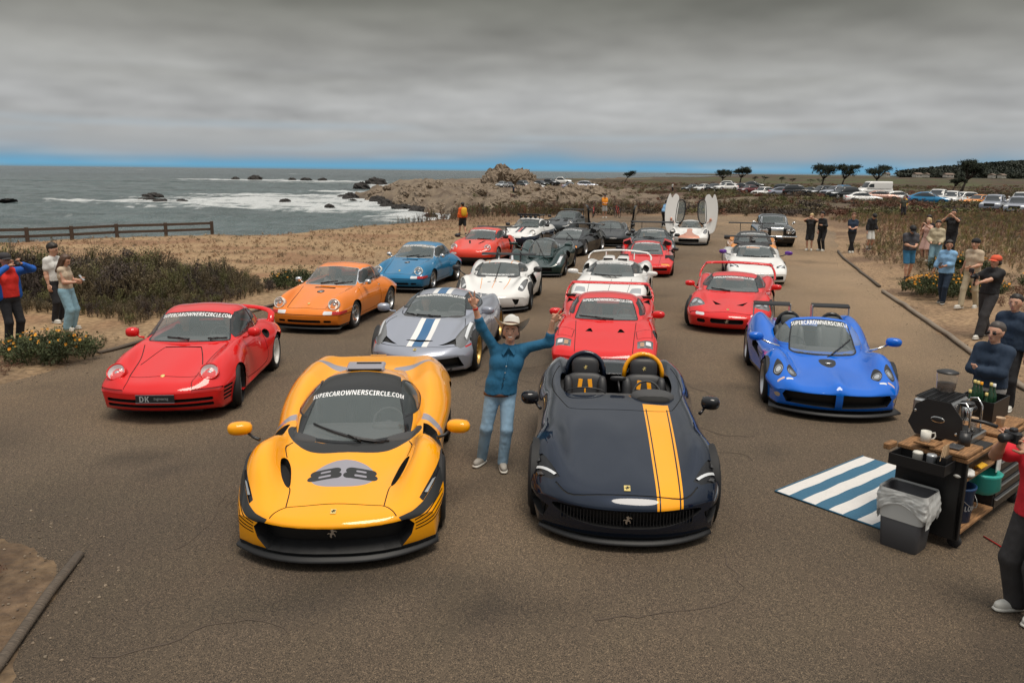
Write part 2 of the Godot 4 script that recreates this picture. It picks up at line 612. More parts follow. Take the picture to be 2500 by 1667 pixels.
func apply_ops(s: Soup,ops: Array,root: Node3D,half: float)->Soup:
	for op in ops:
		var kind: String=op[0]
		var called: String=op[1]
		var pr: String=op[2]
		var poly:=stripe(op[3],op[4]) if kind=="line" else pl(op[3])
		var lo:=9.0
		for v in poly: lo=minf(lo,v.x)
		var runs:=[[pr,poly]]
		if op[-1] is String and op[-1]=="one": pass
		elif pr=="S" or pr=="W": runs=[[pr+"+",poly],[pr+"-",poly]]
		elif lo>0.012: runs.append([pr,flipx(poly)])
		elif pr=="V" and op.size()>5 and op[5]=="both":
			var f:=PackedVector2Array()
			for v in poly: f.append(Vector2(v.x,-v.y))
			runs.append([pr,f])
		for r in runs:
			var got:=cut(s,r[1],r[0],half)
			s=got[1]
			if got[0].p.is_empty(): continue
			match kind:
				"drop": pass
				"cut": obj(called,soup_mesh(got[0]),op[4],root)
				"inset": obj(called,walls(got[0],op[5]),op[4],root)
				"line": obj("panel_gap",soup_mesh(got[0],-0.006),M.gap,root)
				"lens":
					var o:=obj(called,walls(got[0],op[5]),op[4],root)
					obj("lens",soup_mesh(got[0],0.001),lens_glass,o)
				"pane": obj(called,soup_mesh(got[0]),op[4],root)
				"window":
					var k:=Vector2(1,0.33) if pr=="V" else Vector2.ONE
					var sc:=PackedVector2Array()
					for v in r[1]: sc.append(v*k)
					var inner:=PackedVector2Array()
					var o_in:=Geometry2D.offset_polygon(sc,-op[6])
					if o_in.size():
						for v in o_in[0]: inner.append(v/k)
					var gl:=cut(got[0],inner,r[0],half)
					var o:=obj(called,soup_mesh(gl[0]),op[4],root)
					obj("window_trim",soup_mesh(gl[1],0.004),op[5],o)
	return s
func wheel(R: float,w: float,rr: float,spokes: int,rim: Material,style:=0,lip:=0.03)->Node3D:
	var o:=Node3D.new()
	o.name="wheel"
	var xf:=Transform3D(Basis(Vector3(0,-1,0),Vector3(1,0,0),Vector3(0,0,1)),Vector3.ZERO)
	var st:=sft()
	var h:=w/2
	var sh:=R - rr
	lathe(st,[Vector2(rr - 0.005,-h*0.9),Vector2(rr+sh*0.5,-h),Vector2(R - 0.02,-h*0.9),Vector2(R - 0.003,-h*0.75),Vector2(R,-h*0.35),Vector2(R,h*0.35),Vector2(R - 0.003,h*0.75),Vector2(R - 0.02,h*0.9),Vector2(rr+sh*0.5,h),Vector2(rr+0.006,h*0.93),Vector2(rr - 0.005,h*0.86)],36,xf)
	obj("tyre",st,M.rubber,o)
	st=sft()
	lathe(st,[Vector2(rr,h*0.85),Vector2(rr,h*0.92),Vector2(rr - 0.012,h*0.93),Vector2(rr - 0.02,h*0.85),Vector2(rr - lip,h*0.75 - lip),Vector2(rr - lip - 0.01,-h*0.8)],32,xf)
	lathe(st,[Vector2(0.0,h*0.6),Vector2(0.025,h*0.6),Vector2(0.035,h*0.55),Vector2(0.075,h*0.5),Vector2(0.08,h*0.3)],16,xf)
	for k in spokes:
		var a:=TAU*k/spokes
		var d:=Vector3(0,cos(a),sin(a))
		var sd:=Vector3(0,-sin(a),cos(a))
		var x0:=Vector3(h*0.48,0,0)
		var x1:=Vector3(h*0.72 - lip*0.7,0,0)
		var spread: Array=[0.0] if style==0 else [-0.22,0.22]
		for e in spread:
			var tip: Vector3=(d+sd*e).normalized()
			var wd: float=(0.035 if style==0 else 0.016) if spokes<9 else 0.012
			var p0:=x0+d*0.05
			var p1: Vector3=x1+tip*(rr - lip*0.6)
			var hw0:=sd*wd
			var hw1:=sd*wd*(1.25 if style==0 else 0.9)
			var dn:=Vector3(-0.03,0,0)
			quad(st,p0 - hw0,p0+hw0,p1+hw1,p1 - hw1)
			quad(st,p0+hw0,p0+hw0*1.3+dn,p1+hw1*1.3+dn,p1+hw1)
			quad(st,p0 - hw0*1.3+dn,p0 - hw0,p1 - hw1,p1 - hw1*1.3+dn)
	obj("rim",st,rim,o)
	st=sft()
	lathe(st,[Vector2(0.0,h*0.1),Vector2(rr*0.78,h*0.1),Vector2(rr*0.78,h*0.02),Vector2(0,h*0.02)],24,xf)
	obj("brake_disc",st,M.disc,o)
	return o
func add_wheels(S: Dictionary,root: Node3D)->void:
	var w: Array=S.wh
	var lip: float=S.get("lip",0.03)
	for k in 2:
		var proto:=wheel(w[2] if k==0 else S.get("R2",w[2]),w[5+k],w[7],w[8],w[9],w[10],lip)
		for sd in [1.0,-1.0]:
			var o: Node3D=proto if sd>0 else proto.duplicate()
			put(o,root)
			o.position=Vector3(sd*(w[3+k] - w[5+k]/2),w[2] if k==0 else S.get("R2",w[2]),S.L/2 - w[k])
			o.rotation.y=(0.0 if sd>0 else PI)+(deg_to_rad(w[11]) if k==0 else 0.0)
	var st:=sft()
	for k in 2:
		for sd in [1.0,-1.0]:
			var ra: float=S.get("arch",w[2]+0.045) if k==0 else S.get("arch2",S.get("R2",w[2])+0.045)
			var xf:=Transform3D(Basis(Vector3(0,-sd,0),Vector3(sd,0,0),Vector3(0,0,1)),Vector3(sd*(w[3+k] - w[5+k] - 0.06),w[2],S.L/2 - w[k]))
			lathe(st,[Vector2(0.01,0),Vector2(ra+0.01,0),Vector2(ra+0.01,w[5+k]+0.03)],20,xf)
	var fw: float=w[3] - w[5] - 0.1
	bx(st,Vector3(0,0.16,0),Vector3(fw*2,0.06,S.L - 0.5))
	obj("underbody",st,M.black,root)
func add_arches(S: Dictionary)->Array:
	var w: Array=S.wh
	var a1: float=S.get("arch",w[2]+0.045)
	var a2: float=S.get("arch2",S.get("R2",w[2])+0.045)
	return [["drop","","W",el(w[0],w[2] - 0.01,a1,a1,0.0,40)],["drop","","W",el(w[1],S.get("R2",w[2]) - 0.01,a2,a2,0.0,40)]]
func text_tris(txt: String,bold:=700,font:="Droid Sans")->Array:
	var f:=SystemFont.new()
	f.font_names=PackedStringArray([font])
	f.font_weight=bold
	var tm:=TextMesh.new()
	tm.text=txt
	tm.font=f
	tm.font_size=64
	tm.pixel_size=1.0/46.0
	tm.depth=0.0
	tm.curve_step=4.0
	tm.horizontal_alignment=HORIZONTAL_ALIGNMENT_LEFT
	var arr:=tm.get_mesh_arrays()
	var vs: PackedVector3Array=arr[Mesh.ARRAY_VERTEX]
	var ix=arr[Mesh.ARRAY_INDEX]
	var out:=PackedVector2Array()
	var lo:=Vector2(1e9,1e9)
	var hi:=Vector2(-1e9,-1e9)
	for v in vs:
		lo=lo.min(Vector2(v.x,v.y))
		hi=hi.max(Vector2(v.x,v.y))
	for i in (ix.size() if ix !=null else vs.size()):
		var v: Vector3=vs[ix[i]] if ix !=null else vs[i]
		out.append(Vector2(v.x,v.y) - lo)
	return [out,hi.x - lo.x,hi.y - lo.y]
var banner_cache:={}
func lettering(txt: String,f: Callable,bold:=700,font:="Droid Sans")->ArrayMesh:
	var key:=txt+font+str(bold)
	if not banner_cache.has(key): banner_cache[key]=text_tris(txt,bold,font)
	var b: Array=banner_cache[key]
	var s:=Soup.new()
	for v in b[0]:
		var r: Array=f.call(v.x/b[1],v.y/b[2])
		s.p.append(r[0]+r[1]*0.004)
		s.n.append(r[1])
	return soup_mesh(s)
func banner(S: Dictionary,root: Node3D,t: float,w: float,h: float,txt:="SUPERCAROWNERSCIRCLE.COM")->void:
	var f:=func(x,y):
		var tt: float=t - h*1.0*(1.0 - y)
		var edge: float=cab_pt(S,tt,2.0).x
		var v: float=(x - 0.5)*2.0*w/edge*2.0
		return [cab_pt(S,tt,v),cab_n(S,tt,v)]
	obj("lettering",lettering(txt,f),M.white_print,root)
func wiper(S: Dictionary,root: Node3D,a: Vector2,b: Vector2,c: Vector2)->void:
	var st:=sft()
	var on:=func(q: Vector2,o: float): return cab_pt(S,q.x,q.y)+cab_n(S,q.x,q.y)*o
	tube(st,[on.call(a,0.01),on.call(a.lerp(b,0.5),0.03),on.call(b,0.025)],0.009,5)
	var pts:=[]
	for k in 7: pts.append(on.call(b.lerp(c,(k - 3.0)/3.0),0.014))
	tube(st,pts,0.012,5)
	obj("wiper",st,M.plastic,root)
func lamp_on(root: Node3D,S: Dictionary,x: float,t: float,dir: Vector3,r: float,ring: Material,out:=0.02,inner:=true)->void:
	round_lamp(root,shell_top(S,x,t)+dir.normalized()*out,dir,r,ring,inner)
func round_lamp(root: Node3D,at: Vector3,dir: Vector3,r: float,ring: Material,inner:=true)->void:
	for sd in [1.0,-1.0]:
		var d:=Vector3(dir.x*sd,dir.y,dir.z).normalized()
		var b:=frame_of(d)
		var xf:=Transform3D(Basis(b.x,b.z,-b.y),Vector3(at.x*sd,at.y,at.z))
		var st:=sft()
		lathe(st,[Vector2(r*0.9,-0.1),Vector2(r*1.1,-0.1),Vector2(r*1.12,0.0),Vector2(r*1.06,0.018),Vector2(r*0.97,0.014),Vector2(r*0.95,0.0)],28,xf)
		var o:=obj("headlight",st,ring,root)
		st=sft()
		lathe(st,[Vector2(r*0.96,0.0),Vector2(r*0.8,-0.03),Vector2(r*0.5,-0.06),Vector2(r*0.36,-0.065)],24,xf)
		obj("reflector",st,M.chrome if inner else M.lamp_white,o)
		st=sft()
		lathe(st,[Vector2(r*0.36,-0.07),Vector2(r*0.34,-0.03),Vector2(r*0.2,-0.015),Vector2(0.0,-0.01)],16,xf)
		obj("bulb",st,M.lamp_grey,o)
		st=sft()
		lathe(st,[Vector2(r*0.97,0.006),Vector2(r*0.8,0.022),Vector2(r*0.45,0.034),Vector2(0.0,0.04)],24,xf)
		obj("lens",st,lens_glass,o)
func side_mirror(root: Node3D,at: Vector3,s: Vector3,m: Material,foot: Vector3,foot_mat: Material=null)->void:
	for sd in [1.0,-1.0]:
		var st:=sft()
		blob(st,Vector3(at.x*sd,at.y,at.z),s,Basis(Vector3.UP,-0.25*sd),14,9,0.75)
		var o:=obj("wing_mirror",st,m,root)
		st=sft()
		var fp:=Vector3(foot.x*sd,foot.y,foot.z)
		var tp:=Vector3((at.x - s.x*0.55)*sd,at.y - s.y*0.5,at.z)
		tube(st,[fp,fp.lerp(tp,0.5)+Vector3(0,-0.012,0.01),tp],[0.02,0.014,0.018],7)
		obj("mirror_arm",st,foot_mat if foot_mat else m,o)
		st=sft()
		bx(st,Vector3(at.x*sd,at.y,at.z - s.z*0.86),Vector3(s.x*1.5,s.y*1.35,0.012))
		obj("mirror_glass",st,M.chrome,o)
func seat(root: Node3D,at: Vector3,m: Material,accent: Material=null,head:=0.62)->void:
	var st:=sft()
	var tilt:=Basis(Vector3.RIGHT,-0.35)
	blob(st,at+Vector3(0,0.08,0.22),Vector3(0.24,0.09,0.27),Basis.IDENTITY,12,7,0.6)
	blob(st,at+Vector3(0,0.36,-0.1),Vector3(0.22,0.32,0.075),tilt,12,8,0.6)
	for sd in [-1.0,1.0]: blob(st,at+Vector3(0.2*sd,0.36,-0.05),Vector3(0.06,0.26,0.1),tilt,8,6,0.7)
	blob(st,at+Vector3(0,head+0.06,-0.19),Vector3(0.14,0.11,0.06),tilt,12,7,0.6)
	obj("seat",st,m,root)
func interior(S: Dictionary,root: Node3D,tub: Material,seats: Material,lhd:=1.0)->void:
	var c: Array=S.cab
	var z0: float=S.L/2
	var st:=sft()
	var bwid: float=S.get("cabw",0.66)
	bx(st,Vector3(0,c[2],z0 - (c[0]+c[1]+0.7)/2),Vector3(bwid*2,0.04,c[1]+0.7 - c[0]))
	for sd in [-1.0,1.0]: bx(st,Vector3(bwid*sd,(c[4]+c[2])/2 - 0.02,z0 - (c[0]+c[1]+0.7)/2),Vector3(0.05,c[4] - c[2],c[1]+0.7 - c[0]))
	bx(st,Vector3(0,(c[4]+c[2])/2,z0 - c[1] - 0.62),Vector3(bwid*2,c[4] - c[2],0.05))
	obj("cabin_tub",st,tub,root)
	st=sft()
	blob(st,Vector3(0,c[4] - 0.09,z0 - c[0] - 0.12),Vector3(bwid*1.02,0.1,0.32),Basis.IDENTITY,18,8,0.45)
	blob(st,Vector3(S.get("lhd",1.0)*c[3],c[4] - 0.01,z0 - c[0] - 0.2),Vector3(0.17,0.06,0.1),Basis.IDENTITY,10,6,0.6)
	bx(st,Vector3(0,c[4] - 0.3,z0 - c[0] - 0.5),Vector3(0.2,0.3,0.8),Basis.IDENTITY,0.03)
	obj("dashboard",st,M.dash,root)
	for sd in [-1.0,1.0]: seat(root,Vector3(sd*c[3],c[2]+0.03,z0 - c[1]),seats)
	st=sft()
	var xf:=Transform3D(Basis(Vector3.RIGHT,1.15),Vector3(S.get("lhd",1.0)*c[3],c[4] - 0.02,z0 - c[0] - 0.42))
	var ring:=[]
	for k in 25: ring.append(xf*Vector3(cos(TAU*k/24)*0.17,0,sin(TAU*k/24)*0.17))
	tube(st,ring,0.014,6,false)
	for a in [0.0,PI,PI/2]: tube(st,[xf*Vector3.ZERO,xf*Vector3(cos(a)*0.165,0,sin(a)*0.165)],0.016,5)
	blob(st,xf*Vector3.ZERO,Vector3(0.05,0.03,0.05))
	obj("steering_wheel",st,M.dash,root)
func finish_car(S: Dictionary,root: Node3D)->void:
	var half: float=S.L/2
	root.set_meta("half",half)
	var s:=body_grid(S)
	var ops: Array=add_arches(S)+S.get("ops",[])
	s=apply_ops(s,ops,root,half)
	obj("body",soup_mesh(s),S.paint,root)
	if S.has("gf"):
		var c:=cab_grid(S)
		c=apply_ops(c,S.get("gops",[]),root,half)
		obj("roof",soup_mesh(c),S.get("roof_paint",S.paint),root)
	add_wheels(S,root)
func deck_wing(root: Node3D,m: Material,pts: Array,chord: float,thick: float,legs: Array,leg_mat: Material=null,pitch:=0.08)->void:
	var st:=sft()
	var prof:=[Vector2(0.5,0.0),Vector2(0.3,0.5),Vector2(0.0,0.6),Vector2(-0.35,0.35),Vector2(-0.5,0.05),Vector2(-0.3,-0.3),Vector2(0.2,-0.4)]
	var rings:=[]
	for i in pts.size():
		var d: Vector3=(pts[mini(i+1,pts.size() - 1)] - pts[maxi(i - 1,0)]).normalized()
		var up:=Vector3(0,cos(pitch),sin(pitch))
		var z:=d.cross(up).normalized()
		if z.z<0: z=-z
		up=z.cross(d).normalized()
		if up.y<0: up=-up
		var ring:=[]
		for q in prof: ring.append(pts[i]+z*q.x*chord+up*q.y*thick)
		rings.append(ring)
	for i in rings.size() - 1:
		for k in prof.size():
			var k2:=(k+1)%prof.size()
			quad(st,rings[i][k],rings[i][k2],rings[i+1][k2],rings[i+1][k])
	for e in [0,rings.size() - 1]:
		for k in range(1,prof.size() - 1):
			for v in [rings[e][0],rings[e][k],rings[e][k+1]]: st.add_vertex(v)
	var o:=obj("rear_wing",st,m,root)
	for lg in legs:
		st=sft()
		var mid: Vector3=(lg[0]+lg[1])*0.5
		var d: Vector3=lg[0] - lg[1]
		var b:=Basis(Vector3.RIGHT,atan2(d.z,d.y))*Basis(Vector3.BACK,-atan2(d.x,Vector2(d.y,d.z).length()))
		bx(st,mid,Vector3(0.025,d.length(),lg[2]),b,0.006)
		obj("wing_post",st,leg_mat if leg_mat else m,o)
# ------------------------------------------------------------------ the cars, one builder per model
func spec_911(over:={})->Dictionary:
	var S:={
		"L": 4.25,"nr": 0.2,"nn": 2.4,"ny": "0:0.39 0.8:0.41","nx": 0.95,"sw": 0.2,"swz": 1.0,"tnr": 0.3,"tny": 0.6,"tsw": 0.3,"tswz": 1.2,
		"c": "0:0.49 0.12:0.54 0.25:0.585 0.5:0.665 0.9:0.772 1.35:0.865 1.6:0.885 2.4:0.89 3.2:0.9 3.7:0.86 4.1:0.76 4.25:0.68",
		"hx": "0:0.42 0.3:0.42 1.3:0.56 2:0.6 4.2:0.5","hy": "0:0.485 0.12:0.525 0.25:0.565 0.5:0.64 0.9:0.75 1.35:0.855 1.6:0.88 3.2:0.88 3.7:0.84 4.25:0.66",
		"fx": "0:0.62 0.3:0.62 0.9:0.66 1.5:0.70 2.4:0.71 3.2:0.72 3.9:0.64 4.25:0.6","fy": "0:0.5 0.12:0.585 0.25:0.715 0.45:0.80 0.75:0.84 1.1:0.855 1.5:0.87 2.4:0.875 3.0:0.87 3.5:0.83 4.0:0.74 4.25:0.65",
		"wx": "0:0.78 0.3:0.81 0.6:0.84 0.98:0.865 1.4:0.84 1.8:0.825 2.5:0.83 2.9:0.87 3.25:0.91 3.6:0.9 4.25:0.8","wy": "0:0.52 0.6:0.56 0.98:0.62 1.5:0.64 2.5:0.64 3.25:0.64 4.25:0.58",
		"sy": "0:0.16 0.4:0.15 0.8:0.17 1.4:0.19 2.9:0.19 3.6:0.22 4.25:0.3",
		"gf": 1.36,"ge": 3.78,"R": "1.36:0.86 1.6:0.99 1.8:1.115 2.0:1.215 2.15:1.265 2.5:1.305 2.8:1.28 3.2:1.16 3.5:1.01 3.78:0.83",
		"B": "1.36:0.86 1.7:0.87 3.3:0.875 3.78:0.82","bw": "1.36:0.69 1.8:0.72 2.5:0.73 3.1:0.7 3.5:0.6 3.78:0.45","rw": "1.36:0.66 1.7:0.6 2.05:0.54 2.5:0.54 3.0:0.5 3.4:0.42 3.78:0.33",
		"bow": 0.16,"bowr": 0.1,"cr": 0.06,"wh": [0.98,3.25,0.315,0.835,0.90,0.235,0.29,0.22,5,M.steel,0,0.0],"arch": 0.345,"arch2": 0.355,"cab": [1.62,2.55,0.3,0.34,0.86],"cabw": 0.66,
	}
	S.merge(over,true)
	return S
func cab_hole(t0: float,t1: float,w0: float,w1: float)->Array:
	return ["drop","","T",pl("~%f,%f %f,%f %f,%f %f,%f %f,%f %f,%f"%[-w0,t0+0.1,0.0,t0,w0,t0+0.1,w1,t1 - 0.1,0.0,t1,-w1,t1 - 0.1])]
func classic_911(label: String,paint: Material,txt:=true,ducktail:=true)->Node3D:
	var root:=thing("sports_car",label,"car")
	var S:=spec_911({"paint": paint})
	S.ops=[cab_hole(1.55,3.2,0.58,0.5),
		["line","panel_gap","T","-0.44,0.2 -0.45,0.4 -0.5,0.9 -0.56,1.32",0.012],["line","panel_gap","T","0.44,0.2 0.45,0.4 0.5,0.9 0.56,1.32",0.012],["line","panel_gap","T","-0.44,0.2 0,0.165 0.44,0.2",0.012],
		["inset","cowl_vent","T",rrect(-0.25,1.22,0.25,1.29,0.02),M.gap,0.02],
		["inset","fuel_cap_recess","T",el(0.0,1.0,0.085,0.085),M.gap,0.004],
		["cut","front_lamp","F",rrect(0.43,0.435,0.62,0.505,0.02),M.lamp_white],["cut","turn_signal","F",rrect(0.622,0.435,0.83,0.505,0.02),M.red_lens],
		["line","panel_gap","F","-0.9,0.423 0,0.423 0.9,0.423",0.014],
		["inset","front_intake","F",rrect(-0.38,0.255,0.38,0.315,0.03),M.mesh_black,0.05],["inset","front_intake","F",rrect(0.44,0.26,0.6,0.31,0.025),M.mesh_black,0.05],
		["cut","chin_spoiler","F",v2s("-0.9,0.1 0.9,0.1 0.9,0.205 -0.9,0.205"),M.plastic],
		["line","panel_gap","S","1.42,0.86 1.4,0.6 1.42,0.28",0.01],["line","panel_gap","S","2.62,0.86 2.64,0.6 2.56,0.3 1.42,0.28",0.01],
		["cut","sill_trim","S",v2s("1.3,0.1 2.95,0.1 2.95,0.215 1.3,0.215"),M.plastic]]
	S.gops=[["window","windscreen","V",rrect(1.40,-1.92,2.08,1.92,0.06,0.2),M.glass,M.chrome,0.018],
		["window","side_window","S",pl("1.66,0.905 1.98,1.15 2.2,1.205 2.62,1.2 2.62,0.905"),M.dark_glass,M.chrome,0.014],["window","quarter_window","S",pl("~2.66,0.905 2.66,1.05 2.67,1.19 2.85,1.15 3.05,1.05 3.17,0.945 3.1,0.91"),M.dark_glass,M.chrome,0.014],
		["window","rear_window","V",rrect(2.85,-1.7,3.5,1.7,0.06,0.3),M.dark_glass,M.plastic,0.02]]
	finish_car(S,root)
	lamp_on(root,S,0.625,0.17,Vector3(0.08,0.38,1.0),0.112,M.rim_white,0.03)
	lower_lip(root,S,0.78,0.13,0.015)
	side_mirror(root,Vector3(0.86,0.95,2.125 - 1.72),Vector3(0.075,0.06,0.07),M.chrome,Vector3(0.74,0.89,2.125 - 1.72))
	fittings(root,S,"911")
	var st:=sft()
	blob(st,Vector3(0,0.795,2.125 - 1.0),Vector3(0.07,0.012,0.07))
	obj("fuel_cap",st,M.rim_silver,root)
	wiper(S,root,Vector2(1.43,0.5),Vector2(1.5,1.0),Vector2(1.55,1.6))
	wiper(S,root,Vector2(1.43,-0.5),Vector2(1.5,0.0),Vector2(1.55,0.55))
	if txt: banner(S,root,2.04,0.5,0.1)
	interior(S,root,M.dash,M.leather)
	return root
func lower_lip(root: Node3D,S: Dictionary,w: float,y: float,out: float)->void:
	var st:=sft()
	var a:=[]
	var b:=[]
	out-=0.03
	for k in 21:
		var x:=lerpf(-w,w,k/20.0)
		var sz: float=S.get("sw",0.2)*pow(absf(x)/0.9,S.get("swp",2.2))
		a.append(Vector3(x,y,S.L/2 - sz+out))
		b.append(Vector3(x*0.96,y,S.L/2 - sz - 0.35))
	var u:=Vector3(0,0.012,0)
	for k in 20:
		quad(st,a[k]+u,a[k+1]+u,b[k+1]+u,b[k]+u)
		quad(st,a[k] - u,a[k+1] - u,a[k+1]+u,a[k]+u)
	obj("splitter",st,M.mesh_black,root)
func badge(root: Node3D,at: Vector3,n: Vector3,w: float,h: float)->void:
	var b:=frame_of(n)
	obj("badge",box(at,Vector3(w,h,0.006),b,0.002),M.gold_badge,root)
func fittings(root: Node3D,S: Dictionary,kind: String)->void:
	var half: float=S.L/2
	match kind:
		"911":
			var st:=sft()
			for sd in [-1.0,1.0]: blob(st,Vector3(0.845*sd,0.79,half - 2.5),Vector3(0.012,0.014,0.075))
			obj("door_handle",st,M.chrome,root)
			st=sft()
			blob(st,Vector3(0,0.625,half - 0.34),Vector3(0.03,0.008,0.038),Basis(Vector3.RIGHT,0.3))
			obj("badge",st,M.gold_badge,root)
			st=sft()
			bx(st,Vector3(0,0.6,-half+0.12),Vector3(1.3,0.06,0.04),Basis.IDENTITY,0.01)
			obj("tail_light",st,M.red_lens,root)
func horse(root: Node3D,xf: Transform3D,h: float,m: Material)->void:
	var p:=v2s("-0.1,-0.5 0.02,-0.5 0.0,-0.25 0.12,-0.1 0.3,-0.2 0.34,-0.38 0.42,-0.36 0.36,-0.1 0.22,0.05 0.2,0.2 0.42,0.26 0.5,0.14 0.56,0.2 0.46,0.36 0.2,0.36 0.16,0.5 0.0,0.46 -0.16,0.38 -0.08,0.3 -0.02,0.2 -0.14,0.02 -0.34,0.1 -0.5,-0.06 -0.42,-0.1 -0.3,0.0 -0.16,-0.12 -0.22,-0.34")
	var q:=PackedVector2Array()
	for v in p: q.append(v*h)
	var st:=sft()
	prism(st,q,0.004,xf)
	obj("emblem",st,m,root)
func shell_top(S: Dictionary,x: float,t: float)->Vector3:
	var sec:=body_sec(S,t)
	var lo:=0.0
	var hi:=3.0
	for k in 14:
		var m:=(lo+hi)/2
		if spline(sec,m,S.get("crease",[])).x<absf(x): lo=m
		else: hi=m
	var y:=spline(sec,lo,S.get("crease",[])).y
	if S.has("bumps"):
		for b in S.bumps: y+=b[4]*exp(-pow((absf(x) - b[0])/b[2],2) - pow((t - b[1])/b[3],2))*(1.0 - smoothstep(1.9,2.9,lo))
	var tt:=t
	var sz: float=S.get("swz",1.2)
	if t<sz: tt+=S.get("sw",0.2)*pow(absf(x)/0.9,S.get("swp",2.2))*pow(1.0 - t/sz,1.5)
	return Vector3(x,y,S.L/2 - tt)
func hood_badge(root: Node3D,S: Dictionary,t: float,w:=0.05,h:=0.07)->void:
	var a:=shell_top(S,0,t)
	var b:=shell_top(S,0,t+0.06)
	var up:=(b - a).normalized()
	var n:=Vector3(0,-up.z,up.y).normalized()
	if n.y<0: n=-n
	var bas:=Basis(Vector3.RIGHT,up,n)
	var o:=obj("badge",box(a+n*0.004,Vector3(w,h,0.006),bas,0.002),M.gold_badge,root)
	horse(o,Transform3D(bas,a+n*0.009),h*0.55,M.black)
